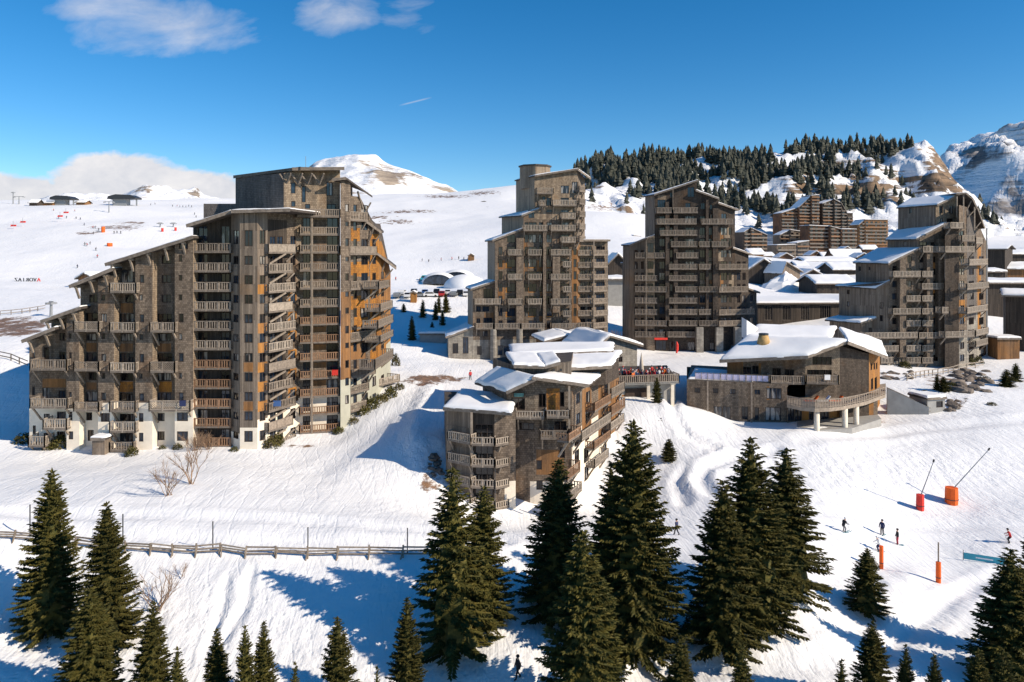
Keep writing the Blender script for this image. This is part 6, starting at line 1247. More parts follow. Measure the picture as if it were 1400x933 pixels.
def low_fence(name, label, pts, d0, d1, h=1.1, mat='rail_wood'):
    G = [ray_ground(x, y, d0, d1) for x, y in pts]; o = empty(name, G[0], label, 'fence')
    for a, b in zip(G[:-1], G[1:]):
        n = max(1, int((b - a).length / 2.2))
        for i in range(n):
            p, q = a.lerp(b, i / n), a.lerp(b, (i + 1) / n); p.z, q.z = gz(p.x, p.y), gz(q.x, q.y); m = MB(); m.beam(p - Vector((0, 0, .3)), p + Vector((0, 0, h)), .14); m.build('post', mat, o)
            for hh in (.4, .95): m = MB(); m.beam(p + Vector((0, 0, hh * h)), q + Vector((0, 0, hh * h)), .06, .16); m.build('rail', mat, o)
low_fence('plank_fence', 'dark plank fence on the shaded bank beyond the end of the long block', [(-20, 488), (15, 494), (38, 503)], 90, 170, 1.2, 'beam')
low_fence('bank_fence', 'grey timber fence climbing the rocky bank before the stepped tower', [(1240, 521), (1275, 514), (1310, 507), (1345, 502)], 110, 170, 1.3, 'rail_pale')
low_fence('terrace_fence', 'low rail fence round the paved yard below the curved terrace', [(1225, 566), (1256, 567), (1272, 566)], 90, 150, 1.0, 'rail_wood')
low_fence('slope_fence', 'thin fence line on the piste beyond the long block', [(0, 432), (30, 429), (62, 424)], 120, 260, 1.2, 'beam')

# ------------------------------------------------------------------ rocks
def rock_mesh(k):
    bm = bmesh.new(); bmesh.ops.create_icosphere(bm, subdivisions=2, radius=1)
    for v in bm.verts: v.co *= 1 + .45 * mnoise.noise(v.co * 1.3 + Vector((k * 7, 0, 0))); v.co.z *= .65
    me = bpy.data.meshes.new('boulder'); bm.to_mesh(me); bm.free(); me.materials.append(MAT['rock']); return me
RK = [rock_mesh(k) for k in range(4)]
def rock(px, py, d0, d1, r, lab, grp):
    g = ray_ground(px, py, d0, d1); o = bpy.data.objects.new('boulder', random.choice(RK)); COL.objects.link(o); o.location = g + Vector((0, 0, r * .1)); o.scale = (r * random.uniform(.8, 1.5), r, r * random.uniform(.6, 1.1)); o.rotation_euler = (0, 0, random.uniform(0, 6.28)); tag(o, lab, 'boulder', grp)
for _ in range(34): rock(random.uniform(1300, 1352), random.uniform(508, 536), 118, 165, random.uniform(.5, 1.3), 'brown boulder in the rocky bank before the stepped tower', 'boulders of the rocky bank')
for _ in range(16): rock(random.uniform(1205, 1250), random.uniform(507, 520), 125, 170, random.uniform(.4, 1.0), 'boulder in the low stone row behind the restaurant', 'boulders behind the restaurant')
for _ in range(12): rock(random.uniform(1286, 1312), random.uniform(545, 562), 108, 150, random.uniform(.4, .9), 'boulder piled against the concrete shed', 'boulders by the concrete shed')
for _ in range(14): rock(random.uniform(583, 604), random.uniform(624, 648), 82, 110, random.uniform(.3, .8), 'dark boulder in the shaded bank beside the low house', 'boulders beside the low house')

# ------------------------------------------------------------------ shrubs
def bare_shrub(px, py, d0, d1, H, n, label, mat='twig', spread=.5, rad=.035):
    g = ray_ground(px, py, d0, d1); o = empty('bare_shrub', g, label, 'shrub', 'bare shrubs'); m = MB(); rng = random.Random(px)
    def grow(p, d, l, r, dep):
        q = p + d * l; mid = p.lerp(q, .5) + Vector((rng.uniform(-1, 1), rng.uniform(-1, 1), 0)) * l * .06
        m.tube([p, mid, q], [r, r * .8, r * .6], 4, cap=False)
        if dep:
            for _ in range(3 if dep > 1 else 4):
                e = (d + Vector((rng.uniform(-1, 1), rng.uniform(-1, 1), rng.uniform(-.15, .7))) * .6).normalized(); grow(p.lerp(q, rng.uniform(.5, 1)), e, l * rng.uniform(.5, .8), r * .55, dep - 1)
    for k in range(n):
        a = rng.uniform(0, 6.28); d = Vector((math.cos(a) * spread, math.sin(a) * spread, 1)).normalized(); grow(g + Vector((rng.uniform(-.3, .3), rng.uniform(-.3, .3), -.1)), d, H * rng.uniform(.35, .5), rad * H / 3, 3)
    m.build('branches', mat, o)
bare_shrub(262, 662, 70, 95, 5.4, 6, 'larger bare shrub on the snow before the polygonal stair tower', spread=.45)
bare_shrub(232, 678, 70, 95, 4.0, 7, 'smaller bare shrub next to the larger one', spread=.6)
bare_shrub(268, 616, 95, 102.4, 3.2, 14, 'thick brown leafless bush at the foot of the loggia stack', spread=.9)
bare_shrub(286, 615, 95, 102.2, 2.8, 12, 'second brown leafless bush at the foot of the loggia stack', spread=.9)
bare_shrub(215, 835, 52, 66, 4.0, 7, 'reddish bare shrub behind the slim spruce', spread=.6)
bare_shrub(248, 792, 55, 68, 1.6, 6, 'dry tuft on the bank under the snow fence', spread=.6)
bare_shrub(842, 470, 150, 180, 4.0, 10, 'brown leafless tree between the drum topped and dark towers', spread=.8)
bare_shrub(1310, 556, 110, 150, 2.0, 8, 'reddish leafless bush beside the concrete shed', spread=.9)
def bush_mesh(k):
    rng = np.random.default_rng(50 + k); m = MB()
    for _ in range(420):
        v = rng.normal(size=3); v /= np.linalg.norm(v); r = rng.uniform(.55, 1.0); c = Vector((v[0] * r, v[1] * r, abs(v[2]) * r * 1.1)); t = Vector(rng.normal(size=3)).normalized(); n = Vector(rng.normal(size=3)).normalized() * .09; m.face([c - n, c + t * .12, c + n + t * .05, c - t * .1])
    return m.mesh('foliage', ['needles' if k < 2 else 'needles_brown'])
BU = [bush_mesh(k) for k in range(3)]
for px, py, s, h, k, lab in [(68, 614, 1.0, 1.2, 0, 'dark bush by the bottom balcony of the long block'), (82, 612, 1.4, 1.7, 1, 'big bush by the bottom balconies of the long block'), (33, 604, 1.5, 1.3, 0, 'frosted bush at the low corner of the long block'), (180, 623, 1.0, 1.3, 1, 'green bush under the lowest lattice balcony'), (137, 618, .8, .8, 2, 'brownish bush beside the snow capped shelter'), (222, 614, .6, .6, 1, 'tiny bush at the cream plinth'), (243, 614, .8, .9, 2, 'yellowish bush at the cream plinth'), (320, 617, .7, .7, 1, 'round bush before the polygonal stair tower'),
                          (372, 611, 1.4, 1.5, 2, 'brown bush under the raking braces'), (380, 608, 1.0, 1.6, 1, 'green bush under the raking braces'), (463, 592, 1.0, 1.0, 1, 'bush at the corner under the deep balcony stack'), (484, 578, 1.0, .9, 2, 'brown bush on the bank below the orange end'), (497, 566, 1.3, 1.3, 1, 'green bush on the bank below the orange end'), (508, 558, 1.4, 1.8, 1, 'tall bush next to the garden terrace'), (522, 550, 1.3, 1.4, 2, 'brown bush under the garden terrace'), (534, 543, 1.2, 1.8, 1, 'pointed bush under the garden terrace'), (546, 532, 1.0, 1.0, 2, 'rusty bush beyond the garden terrace'), (541, 500, 1.0, 2.4, 2, 'small golden larch beside the orange end'),
                          (1237, 503, 1.4, 1.6, 0, 'bush at the foot of the stepped tower balconies'), (1281, 498, 1.6, 2.2, 0, 'tall bush at the foot of the stepped tower shaft'), (1324, 499, 1.5, 2.0, 0, 'dark bush under the faceted end of the stepped tower'), (1337, 497, 1.3, 1.8, 0, 'second dark bush under the faceted end of the stepped tower'), (1265, 540, 1.0, .9, 0, 'low juniper beside the ramp'), (1300, 528, 1.3, .8, 0, 'low juniper on the rocky bank'), (1345, 520, 1.4, .9, 0, 'wide juniper at the end of the rocky bank'), (1356, 554, .9, .6, 0, 'small juniper on the open snow')]:
    g = ray_ground(px, py, 80, 180); o = empty('bush', g - Vector((0, 0, .1)), lab, 'bush', 'bushes round the buildings'); c = bpy.data.objects.new('foliage', BU[k]); COL.objects.link(c); c.parent = o; c.scale = (s, s, h); c.rotation_euler = (0, 0, px)

# ------------------------------------------------------------------ ramp wall, sheds, heap
def misc():
    b = Bld('ramp_wall', 'sloping concrete ramp wall beside the curved terrace', 'wall', W(1240, 565, 121))
    A, B = PL(1213, 123.5), PL(1270, 121.5); F = Fac(A, B); b.facet(F, -3, zat(531, 123.5), zat(557, 121.5), 'concrete'); b.solid([A, B, B + Vector((.5, 1.2)), A + Vector((.5, 1.2))], -3, [zat(531, 123.5), zat(557, 121.5)] * 1 + [zat(557, 121.5), zat(531, 123.5)], 'concrete', True, (0,)); b.done()
    chalet('concrete_shed', 'small pale concrete shed with snow cap below the rocky bank', 'shed', (1268, 121.8), (1292, 122.6), 4, 546, 545.9, 568, 'concrete', snow=.35, over=.2, wins=[(1280, 549, 1289, 557)], wm=dict(g='glass_dark', vm=0))
    chalet('bin_shelter', 'little timber bin shelter with snow cap before the long block', 'shelter', (126, 100.8), (143, 100.8), 1.8, 602, 601.9, 617, 'plank', snow=.3, over=.15)
    chalet('low_store', 'low concrete store in the shadowed slope', 'building', (574, 176), (610, 176), 8, 458, 457.9, 470, 'concrete', snow=.6, over=.3)
    chalet('low_kiosk', 'low pale kiosk on the shadowed snow below the stepped tower', 'kiosk', (1364, 168), (1394, 168), 4, 464, 463.9, 470, 'plank_warm', snow=.4, over=.3)
    g = ray_ground(1074, 396, 200, 300); m = MB(); n = 16; R_ = 11
    for j in range(9):
        for i in range(n): a = 6.283 * i / n; r = R_ * (1 - j / 8.01); p = Vector((math.cos(a) * r, math.sin(a) * r * .7, 8 * (j / 8) ** .8)); p += Vector((fbm(p.x * .4, p.y * .4, 1), fbm(p.x * .4, p.y * .4, 5), fbm(p.x * .4, p.y * .4, p.z) * 1.2)) * .9; m.v.append(tuple(g + p - Vector((0, 0, 1))))
    for j in range(8):
        for i in range(n): m.f.append((j * n + i, j * n + (i + 1) % n, (j + 1) * n + (i + 1) % n, (j + 1) * n + i)); m.m.append(0); m.uv.append(None)
    tag(m.build('snow_heap', ['snow_roof'], None, g), 'big ploughed snow heap before the open fronted hall', 'snow heap')
misc()

# ------------------------------------------------------------------ domes, cars, van
def dome(px, py, d, r, label, front=True):
    g = W(px, py, d); g.z = gz(g.x, d); o = empty('dome_tent', g, label, 'tent', 'white dome tents'); m = MB(); n, k = 28, 9
    for j in range(k + 1):
        ph = math.pi / 2 * j / k
        for i in range(n): a = 6.283 * i / n; m.v.append((g.x + r * math.cos(ph) * math.cos(a), g.y + r * math.cos(ph) * math.sin(a), g.z + r * .62 * math.sin(ph)))
    for j in range(k):
        for i in range(n): m.f.append((j * n + i, j * n + (i + 1) % n, (j + 1) * n + (i + 1) % n, (j + 1) * n + i)); m.m.append(0); m.uv.append(None)
    m.build('cover', 'white_fabric', o, smooth=True)
    if front:
        q = MB(); ar = [(math.cos(math.pi * t / 12) * r * .8, math.sin(math.pi * t / 12) * r * .5) for t in range(13)]; y0, y1 = g.y - r * 1.02, g.y - r * .3
        for (a, z0), (c, z1) in zip(ar[:-1], ar[1:]): q.face([(g.x + a, y0, g.z + z0), (g.x + c, y0, g.z + z1), (g.x + c, y1, g.z + z1), (g.x + a, y1, g.z + z0)])
        q.build('porch', 'white_fabric', o); q = MB(); q.face([(g.x + a, y0 + .15, g.z + z) for a, z in ar]); q.build('window', 'glass_blue', o)
dome(601, 384, 305, 7.6, 'white dome tent with glazed arch beside the teal van')
dome(626, 384, 312, 7.8, 'white dome tent standing behind the closed dome')
dome(636, 391, 290, 8.6, 'closed white dome tent next to the drum topped tower', False)
def car_mesh(L=4.3, Wd=1.8, H=1.5, van=False):
    m = MB(); h0 = .3
    prof = [(0, h0), (L, h0), (L, .8), (L * .97, .9), (L * .78, .98), (L * .62, H), (L * .12, H), (0, .95)] if not van else [(0, h0), (L, h0), (L, 1.0), (L * .93, 1.15), (L * .8, H), (0, H)]
    n = len(prof); i = len(m.v)
    for s in (-1, 1): m.v += [(x - L / 2, s * Wd / 2 * (.88 if z > 1.2 else 1), z) for x, z in prof]
    for k in range(n): m.f.append((k, (k + 1) % n, n + (k + 1) % n, n + k)); m.m.append(0); m.uv.append(None)
    m.f += [tuple(reversed(range(n))), tuple(range(n, 2 * n))]; m.m += [0, 0]; m.uv += [None, None]
    return m
def car(px, py, d0, d1, col, label, rz, van=False, group='cars parked on the snowy lot'):
    g = ray_ground(px, py, d0, d1); o = empty('parked_van' if van else 'parked_car', g, label, 'van' if van else 'car', group, rz); L, H = (5.4, 2.3) if van else (4.3, 1.5)
    c = bpy.data.objects.new('body', CARM[van].copy()); c.data.materials.clear(); c.data.materials.append(MAT[col]); COL.objects.link(c); c.parent = o
    for nm, me in (('side_window', CARW[van]), ('windscreen', CARS[van])): c = bpy.data.objects.new(nm, me); COL.objects.link(c); c.parent = o
    for x in (-.32, .32):
        for s in (-1, 1): w = bpy.data.objects.new('wheel', WHEEL); COL.objects.link(w); w.parent = o; w.location = (x * L, s * .82, .33)
CARM = {v: car_mesh(*((5.4, 2.0, 2.3, True) if v else ())).mesh('body', ['car_white']) for v in (False, True)}
CARW, CARS = {}, {}
for v in (False, True):
    m = MB()
    for s in (-1, 1): m.face([(x, s * (.93 if not v else 1.02), z) for x, z in ([(-1.6, 1.0), (1.0, 1.0), (.45, 1.4), (-1.5, 1.4)] if not v else [(.6, 1.3), (2.0, 1.3), (1.6, 2.0), (.6, 2.0)])])
    CARW[v] = m.mesh('side_window', ['glass_dark']); m = MB(); m.face([(x, y, z) for x, y, z in ([(1.22, -.75, 1.02), (1.22, .75, 1.02), (.6, .7, 1.44), (.6, -.7, 1.44)] if not v else [(2.42, -.85, 1.25), (2.42, .85, 1.25), (1.8, .8, 2.15), (1.8, -.8, 2.15)])]); CARS[v] = m.mesh('windscreen', ['glass_dark'])
m = MB(); m.tube([(0, -.12, 0), (0, .12, 0)], .33, 12); WHEEL = m.mesh('wheel', ['tyre'])
for k, (px, py, col, lab) in enumerate([(543, 407, 'car_grey', 'grey car beside the orange gable end'), (550, 403, 'car_white', 'white car behind the grey one on the lot'), (557, 407, 'car_white', 'white car beside the yellow hut on the lot'), (566, 402, 'car_black', 'black car in the back row of the lot'), (573, 406, 'car_grey', 'silver grey car beside the dark blue one'), (581, 403, 'car_blue', 'dark blue car on the snowy lot'), (589, 406, 'car_white', 'white car next to the dark blue one'), (597, 402, 'car_black', 'black car under the dome tents'), (604, 405, 'car_red', 'red car among the parked cars'), (612, 403, 'car_white', 'white car under the closed dome'), (621, 405, 'car_grey', 'grey car under the closed dome'), (629, 403, 'car_black', 'black car beside the drum topped tower'), (637, 405, 'car_white', 'white car half behind the drum topped tower')]):
    car(px, py, 190, 290, col, lab, random.choice([1.5, 1.6, -1.5, .1]))
car(583, 384, 250, 340, 'car_teal', 'teal van parked beside the glazed dome tent', 3.1, True)
chalet('yellow_hut', 'tiny yellow timber hut among the parked cars', 'hut', (561, 208), (569, 208), 2, 401.5, 399.5, 407, 'plank_orange', snow=.25, over=.2, ridge_along=False)

# ------------------------------------------------------------------ piste furniture
def pad(px, yt, yb, d0, d1, r, hpad, col, label, pole=None, lance=None):
    g = ray_ground(px, yb, d0, d1); o = empty('padded_post' if not lance else 'snow_lance', g, label, 'snow gun' if lance else 'post'); h = hpad
    m = MB(); m.tube([g - Vector((0, 0, .3)), g + Vector((0, 0, h * .5)), g + Vector((0, 0, h))], [r, r * 1.05, r], 10); m.build('pad', col, o, smooth=False)
    m = MB(); m.tube([g + Vector((0, 0, h * .25)), g + Vector((0, 0, h * .25 + .08))], r * 1.1, 10); m.build('strap', 'black_metal', o)
    if pole: m = MB(); m.tube([g, g + Vector((0, 0, pole))], .07, 6); m.build('pole', 'rail_wood', o)
    if lance:
        q = W(*lance, g.y); m = MB(); m.tube([g + Vector((0, 0, h * .8)), q], [.07, .045], 6); m.build('lance', 'grey_metal', o); m = MB(); d = (q - g).normalized(); m.tube([q, q + d * .35], .11, 8); m.build('nozzle', 'black_metal', o)
pad(1258, 678, 697, 80, 110, .45, 1.9, 'red_pad', 'snow lance with slim red base pad on the piste', lance=(1276, 632))
pad(1301, 667, 688, 80, 110, .75, 2.0, 'orange_pad', 'snow lance with wide orange base pad on the piste', lance=(1351, 616))
pad(1205, 747, 778, 65, 95, .2, 2.4, 'orange_pad', 'slim orange padded post beside a standing skier')
pad(1283, 770, 797, 65, 95, .24, 2.1, 'orange_pad', 'orange padded post with bare wooden pole above', pole=4.1)
g0, g1 = ray_ground(1317, 766, 65, 95), ray_ground(1374, 775, 65, 95); o = empty('piste_banner', g0, 'long pale blue banner stretched over the piste edge', 'banner')
m = MB(); m.hexa([p + Vector((0, dy, z)) for z in (.15, .85) for p, dy in ((g0, 0), (g1, 0), (g1, .03), (g0, .03))]); m.build('cloth', 'teal', o)
m = MB(); m.hexa([p + Vector((0, dy, z)) for z in (.42, .56) for p, dy in ((g0.lerp(g1, .3), -.012), (g0.lerp(g1, .72), -.012), (g0.lerp(g1, .72), -.005), (g0.lerp(g1, .3), -.005))]); m.build('lettering_band', 'white_fabric', o)
for t in (0, 1): m = MB(); p = g0.lerp(g1, t); m.tube([p - Vector((0, 0, .3)), p + Vector((0, 0, 1.1))], .04, 6); m.build('stake', 'grey_metal', o)
for px, py, d0, d1, r, h, lab in [(141, 318, 250, 520, .9, 3.0, 'orange pad on the upper piste by the skiers'), (150, 337, 230, 480, 1.2, 1.6, 'low orange pad alone on the upper piste'), (222, 317, 250, 520, .6, 2.0, 'first red pad of the chairlift pair'), (240, 316, 250, 520, .6, 2.0, 'second red pad of the chairlift pair')]:
    pad(px, 0, py, d0, d1, r, h, 'orange_pad' if px < 200 else 'red_pad', lab)
# ------------------------------------------------------------------ lift buildings, masts, chairs
def station(px0, px1, yb, yt, d, label):
    a, c = W(px0, yb, d), W(px1, yb, d); L = c.x - a.x; cx = (a.x + c.x) / 2; z0 = gz(cx, d) - 1; H = zat(yt, d) - z0; o = empty('lift_station', (cx, d, z0), label, 'lift station')
    m = MB(); n = 10; sec = [(-L * .5, H * .62), (-L * .45, H * .86), (-L * .2, H), (L * .3, H * .95), (L * .5, H * .72), (L * .47, H * .62)]
    i = len(m.v)
    for s in (-5, 5): m.v += [(cx + x, d + s, z0 + z) for x, z in sec]
    k = len(sec)
    for j in range(k): m.f.append((j, (j + 1) % k, k + (j + 1) % k, k + j)); m.m.append(0); m.uv.append(None)
    m.f += [tuple(reversed(range(k))), tuple(range(k, 2 * k))]; m.m += [0, 0]; m.uv += [None, None]; m.build('roof', 'black_metal', o)
    m = MB(); m.box((cx - L * .1, d, z0), L * .45, 6, H * .62); m.build('cabin', 'grey_metal', o)
    for x in (-.4, .42): m = MB(); m.beam((cx + L * x, d, z0), (cx + L * x, d, z0 + H * .65), .8); m.build('leg', 'grey_metal', o)
station(151, 190, 279, 266.5, 545, 'large black roofed lift station on the ridge')
station(73, 103, 280, 268, 535, 'smaller black roofed lift station on the ridge')
chalet('ridge_hut', 'dark hut on the ridge beside a chairlift mast', 'hut', (40, 520), (51, 520), 6, 277, 273, 281, 'plank_dark', snow=.3)
chalet('ridge_restaurant', 'low brown hut between the two lift stations', 'hut', (104, 540), (116, 540), 8, 277, 274, 282, 'plank_warm', snow=.3)
chalet('ridge_hut', 'long brown shelter beside the smaller lift station', 'hut', (58, 530), (72, 530), 6, 277.5, 275, 281, 'plank_warm', snow=.2)
def mast(px, yb, yt, d0, d1, label, arm=3.0):
    g = ray_ground(px, yb, d0, d1); zt = zat(yt, g.y); o = empty('lift_mast', g, label, 'mast', 'lift masts'); m = MB(); m.tube([g - Vector((0, 0, .5)), (g.x, g.y, zt)], [.4, .28], 8); m.build('post', 'grey_metal', o); m = MB(); m.beam((g.x - arm, g.y, zt), (g.x + arm, g.y, zt), .35); [m.box((g.x + s * arm, g.y, zt - .6), .5, 2.4, .5) for s in (-1, 1)]; m.build('crossarm', 'grey_metal', o)
mast(149, 291, 276, 350, 540, 'chairlift mast just below the large lift station'); mast(26, 279, 269, 400, 530, 'chairlift mast with wide arm on the ridge', 3.5); mast(18, 279, 263, 400, 530, 'tall thin mast on the ridge', .6); mast(219, 311, 305, 330, 500, 'low tow mast above the first red pad', 1.2); mast(237, 311, 305, 330, 500, 'low tow mast above the second red pad', 1.2); mast(70, 433, 413, 120, 300, 'lamp mast on the piste beyond the long block', .5)
for px, py, d, lab in [(18, 309, 400, 'red chairlift seat lowest over the piste'), (31, 304, 410, 'red chairlift seat beside the lowest one'), (82, 296, 430, 'red chairlift seat below the smaller lift station'), (90, 291, 440, 'red chairlift seat nearest the smaller lift station')]:
    p = W(px, py, d); o = empty('chairlift_seat', p, lab, 'chairlift seat', 'chairlift seats'); m = MB(); m.box((p.x, p.y, p.z - .3), 3.0, .6, .25); m.build('seat', 'red_pad', o); m = MB(); m.box((p.x, p.y + .3, p.z - .05), 3.0, .12, .7); m.build('backrest', 'red_pad', o); m = MB(); m.beam((p.x, p.y, p.z - .2), (p.x, p.y, p.z + 2.6), .12); m.build('hanger', 'grey_metal', o)
# ------------------------------------------------------------------ letters standing on the piste, seen from behind
def letters():
    cu = bpy.data.curves.new('letters', 'FONT'); xs = np.linspace(22, 53, 7)
    for k, (ch, px) in enumerate(zip('ZAIROVA', xs)):
        cu.body = ch; cu.size = 1.9; cu.extrude = .15; cu.align_x = 'CENTER'; t = bpy.data.objects.new('tmp', cu); COL.objects.link(t); bpy.context.view_layer.update()
        me = bpy.data.meshes.new_from_object(t.evaluated_get(bpy.context.evaluated_depsgraph_get())); bpy.data.objects.remove(t); me.materials.clear(); me.materials.append(MAT['red_pad' if k == 6 else 'black_metal'])
        for v in me.vertices: v.co = (-v.co.x, -v.co.z, v.co.y)
        me.update(); g = ray_ground(px, 385, 180, 420); o = bpy.data.objects.new('letter', me); COL.objects.link(o); o.location = g; tag(o, ('red' if k == 6 else 'black') + ' letter %s standing on the snow, seen from behind' % ch if ch != 'A' or k == 6 else 'black letter A beside the letter I, seen from behind', 'letter', 'big letters on the piste')
letters()

# ------------------------------------------------------------------ towels and chairs left out on balconies
def towel(px, py, d, mat, label, w=.9):
    p = W(px, py, d); m = MB(); m.hexa([(p.x + x, p.y + y, p.z + z) for z in (-.75, .06) for x, y in ((-w / 2, -.09), (w / 2, -.09), (w / 2, -.06), (-w / 2, -.06))]); m.hexa([(p.x + x, p.y + y, p.z + z) for z in (.03, .07) for x, y in ((-w / 2, -.09), (w / 2, -.09), (w / 2, .1), (-w / 2, .1))])
    tag(m.build('towel', [mat], None, p), label, 'towel', 'towels hung over balcony rails')
towel(458, 506.5, 110.2, 'red_pad', 'red towel hung over a rail of the deep balcony stack'); towel(379, 548.5, 103.9, 'car_blue', 'blue towel hung over a rail above the raking brace', 1.1); towel(1131, 513.2, 115.9, 'white_fabric', 'white towel hung over the restaurant balcony'); towel(250, 548.3, 101.6, 'jacket_navy', 'navy towel hung over the lattice balcony')
# ------------------------------------------------------------------ people
def body_mesh(name, pose):
    """continuous figure grown with a skin modifier; pose gives joint positions in metres"""
    J = dict(pel=(0, 0, .95), sp=(0, 0, 1.15), ch=(0, .0, 1.36), nk=(0, 0, 1.52), hd=(0, .01, 1.60), ht=(0, .02, 1.74), ls=(-.2, 0, 1.43), le=(-.29, .02, 1.16), lw=(-.27, .12, .93), lh=(-.26, .17, .85), rs=(.2, 0, 1.43), re=(.29, .02, 1.16), rw=(.27, .12, .93), rh=(.26, .17, .85),
             lp=(-.1, 0, .9), lk=(-.12, .03, .5), la=(-.12, -.02, .09), lt=(-.13, .17, .05), rp=(.1, 0, .9), rk=(.12, .03, .5), ra=(.12, -.02, .09), rt=(.13, .17, .05)); J.update(pose)
    RD = dict(pel=.165, sp=.155, ch=.175, nk=.07, hd=.105, ht=.085, ls=.085, le=.065, lw=.05, lh=.05, rs=.085, re=.065, rw=.05, rh=.05, lp=.115, lk=.08, la=.07, lt=.055, rp=.115, rk=.08, ra=.07, rt=.055)
    nm = list(J); E = [('pel', 'sp'), ('sp', 'ch'), ('ch', 'nk'), ('nk', 'hd'), ('hd', 'ht'), ('ch', 'ls'), ('ls', 'le'), ('le', 'lw'), ('lw', 'lh'), ('ch', 'rs'), ('rs', 're'), ('re', 'rw'), ('rw', 'rh'), ('pel', 'lp'), ('lp', 'lk'), ('lk', 'la'), ('la', 'lt'), ('pel', 'rp'), ('rp', 'rk'), ('rk', 'ra'), ('ra', 'rt')]
    me = bpy.data.meshes.new(name); me.from_pydata([J[n] for n in nm], [(nm.index(a), nm.index(b)) for a, b in E], []); o = bpy.data.objects.new(name, me); COL.objects.link(o)
    md = o.modifiers.new('skin', 'SKIN'); 
    for v, n in zip(me.skin_vertices[0].data, nm): v.radius = (RD[n], RD[n]); v.use_root = n == 'pel'
    o.modifiers.new('sub', 'SUBSURF').levels = 1; bpy.context.view_layer.update()
    out = bpy.data.meshes.new_from_object(o.evaluated_get(bpy.context.evaluated_depsgraph_get())); bpy.data.objects.remove(o); out.name = name
    hz = J['nk'][2]; pz = J['pel'][2]
    idx = []
    for p in out.polygons:
        c = p.center; idx.append(2 if c.z > hz - .01 else 3 if c.z < .17 else 1 if c.z < pz - .04 and abs(c.x) < .22 else 0)
        p.use_smooth = True
    return out, idx, J
SKI = dict(pel=(0, -.12, .82), sp=(0, -.04, 1.02), ch=(0, .06, 1.23), nk=(0, .12, 1.38), hd=(0, .16, 1.46), ht=(0, .19, 1.59), ls=(-.2, .06, 1.29), le=(-.33, .1, 1.04), lw=(-.3, .36, .98), lh=(-.29, .43, .96), rs=(.2, .06, 1.29), re=(.33, .1, 1.04), rw=(.3, .36, .98), rh=(.29, .43, .96), lp=(-.1, -.11, .78), lk=(-.13, .14, .47), la=(-.13, -.02, .1), lt=(-.13, .17, .06), rp=(.1, -.11, .78), rk=(.13, .14, .47), ra=(.13, -.02, .1), rt=(.13, .17, .06))
WALK = dict(lk=(-.11, .14, .52), la=(-.11, .2, .1), lt=(-.11, .38, .06), rk=(.11, -.02, .5), ra=(.11, -.28, .14), rt=(.11, -.12, .06), lw=(-.27, -.02, .93), lh=(-.27, -.05, .85), le=(-.28, -.1, 1.17))
BOD = {k: body_mesh('body_' + k, p) for k, p in dict(ski=SKI, stand={}, walk=WALK).items()}
BC = {}
def body(pose, jac, pan, hat):
    key = (pose, jac, pan, hat)
    if key not in BC:
        src, idx, J = BOD[pose]; me = src.copy(); me.materials.clear()
        for m in (jac, pan, 'skin', 'jacket_black'): me.materials.append(MAT[m])
        me.polygons.foreach_set('material_index', idx); BC[key] = me
    return BC[key]
def helmet_mesh(mat):
    bm = bmesh.new(); bmesh.ops.create_uvsphere(bm, u_segments=12, v_segments=8, radius=.145)
    for v in list(bm.verts):
        if v.co.z < -.02: v.co.z = -.02 + (v.co.z + .02) * .2
    me = bpy.data.meshes.new('helmet'); bm.to_mesh(me); bm.free(); me.materials.append(MAT[mat]); return me
HEL = {m: helmet_mesh(m) for m in ('jacket_black', 'jacket_white', 'jacket_red', 'jacket_navy')}
m = MB(); m.hexa([(x, y, z) for z in (.0, .025) for x, y in ((-.045, -.75), (.045, -.75), (.045, .75), (-.045, .75))]); m.hexa([(-.045, .75, 0), (.045, .75, 0), (.03, .92, .1), (-.03, .92, .1), (-.045, .75, .025), (.045, .75, .025), (.03, .92, .12), (-.03, .92, .12)]); SKIM = m.mesh('ski', ['jacket_teal'])
m = MB(); m.tube([(0, 0, 0), (0, -.35, -.98)], .012, 5); SPOLE = m.mesh('ski_pole', ['black_metal'])
def person(g, rz, pose, jac, pan, hat, label, group, gear=True, s=1.0):
    o = empty('person', g, label, 'person', group, rz); o.scale = (s, s, s); J = BOD[pose][2]
    c = bpy.data.objects.new('body', body(pose, jac, pan, hat)); COL.objects.link(c); c.parent = o
    c = bpy.data.objects.new('helmet', HEL[hat]); COL.objects.link(c); c.parent = o; c.location = (J['ht'][0], J['ht'][1] - .02, J['ht'][2] - .02)
    if gear:
        for sd in ('l', 'r'):
            c = bpy.data.objects.new('ski', SKIM); COL.objects.link(c); c.parent = o; a = J[sd + 'a']; c.location = (a[0], a[1] + .08, .0)
            c = bpy.data.objects.new('ski_pole', SPOLE); COL.objects.link(c); c.parent = o; h = J[sd + 'h']; c.location = (h[0], h[1] + .02, h[2])
    return o
G1 = 'skiers on the near piste'
for px, py, rz, jac, pan, hat, pose, lab in [(1154, 728, -1.2, 'jacket_black', 'pants_grey', 'jacket_white', 'ski', 'skier in black jacket leading the group on the piste'), (1206, 732, 2.2, 'jacket_navy', 'pants_black', 'jacket_black', 'stand', 'skier in navy jacket standing apart from the orange post'), (1227, 745, 1.4, 'jacket_black', 'pants_red', 'jacket_black', 'stand', 'skier in black jacket and red trousers'), (1201, 754, 1.5, 'jacket_white', 'jacket_navy', 'jacket_white', 'ski', 'skier in white top just behind the slim orange post'), (1380, 743, 1.2, 'jacket_red', 'pants_black', 'jacket_black', 'ski', 'skier in red jacket near the blue banner')]:
    person(ray_ground(px, py, 60, 110), rz, pose, jac, pan, hat, lab, G1)
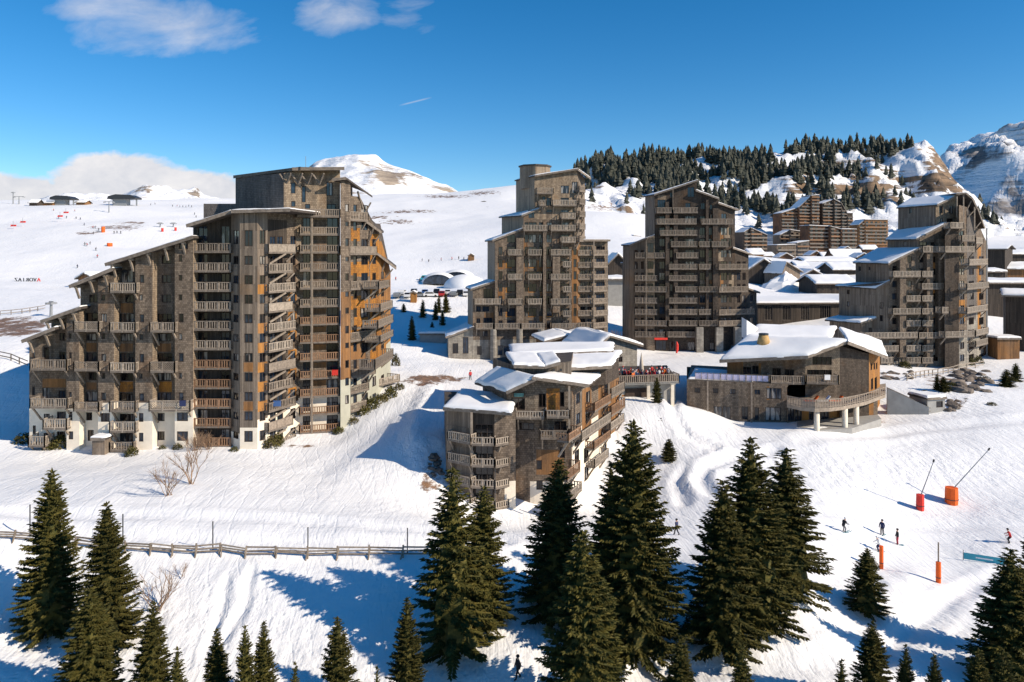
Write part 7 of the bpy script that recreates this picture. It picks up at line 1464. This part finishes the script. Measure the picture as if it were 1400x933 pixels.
person(ray_ground(925, 732, 60, 110), .8, 'walk', 'jacket_navy', 'pants_black', 'jacket_black', 'person in dark clothes walking up the road beside the tallest spruce', 'walkers', False)
person(W(708, 941, 55.5) * 1, 2.0, 'walk', 'jacket_black', 'pants_black', 'jacket_black', 'person in black walking on the lowest snow track', 'walkers', False).location = gp(708, 54.6)
person(ray_ground(643, 520, 100, 170), .3, 'walk', 'jacket_red', 'pants_black', 'jacket_black', 'person in dark red walking on the snow behind the low house', 'walkers', False)
rng = random.Random(12); JK = ['jacket_red', 'jacket_black', 'jacket_navy', 'jacket_red', 'jacket_white', 'jacket_orange', 'jacket_teal']
ADJ = dict(jacket_red='red', jacket_black='black', jacket_navy='navy', jacket_white='white', jacket_orange='orange', jacket_teal='teal')
for k in range(46):
    u = rng.uniform(.5, TF.L - .5); p = TF.p(u, TZ, -rng.uniform(.7, 6.5)); j = rng.choice(JK)
    person(p, rng.uniform(0, 6.28), 'stand', j, 'pants_black', rng.choice(list(HEL)), 'person in %s jacket in the crowd on the sun terrace' % ADJ[j], 'people crowding the sun terrace', False, rng.uniform(.86, 1.0))
far = [(73, 289), (102, 290), (80, 299), (91, 299), (104, 300), (110, 301), (115, 309), (127, 313), (130, 313), (135, 316), (128, 321), (156, 320), (160, 320), (165, 320), (116, 336), (119, 337), (123, 335), (131, 343), (133, 353), (106, 367), (138, 389), (47, 281), (62, 281), (246, 284), (250, 284), (254, 284), (258, 283), (262, 284), (266, 294), (268, 298), (577, 358), (586, 359), (603, 357), (574, 386), (541, 384), (618, 356), (627, 355), (634, 356), (640, 357), (236, 283), (242, 283), (300, 285), (206, 281), (212, 280)]
for px, py in far:
    j = rng.choice(['jacket_black', 'jacket_navy', 'jacket_red', 'jacket_black']); person(ray_ground(px, py, 190, 760), rng.uniform(0, 6.28), 'ski', j, 'pants_black', 'jacket_black', 'distant skier in %s jacket on the open slopes' % ADJ[j], 'distant skiers on the open slopes', True, 1.0)
# red race hut and gates below the bare snowfield
g = ray_ground(644, 357, 250, 480); chalet('race_hut', 'small red hut on the piste behind the dome tents', 'hut', (640, g.y), (648, g.y), 3, 350, 347.5, 357, 'plank_warm', snow=.2, over=.3, ridge_along=False)
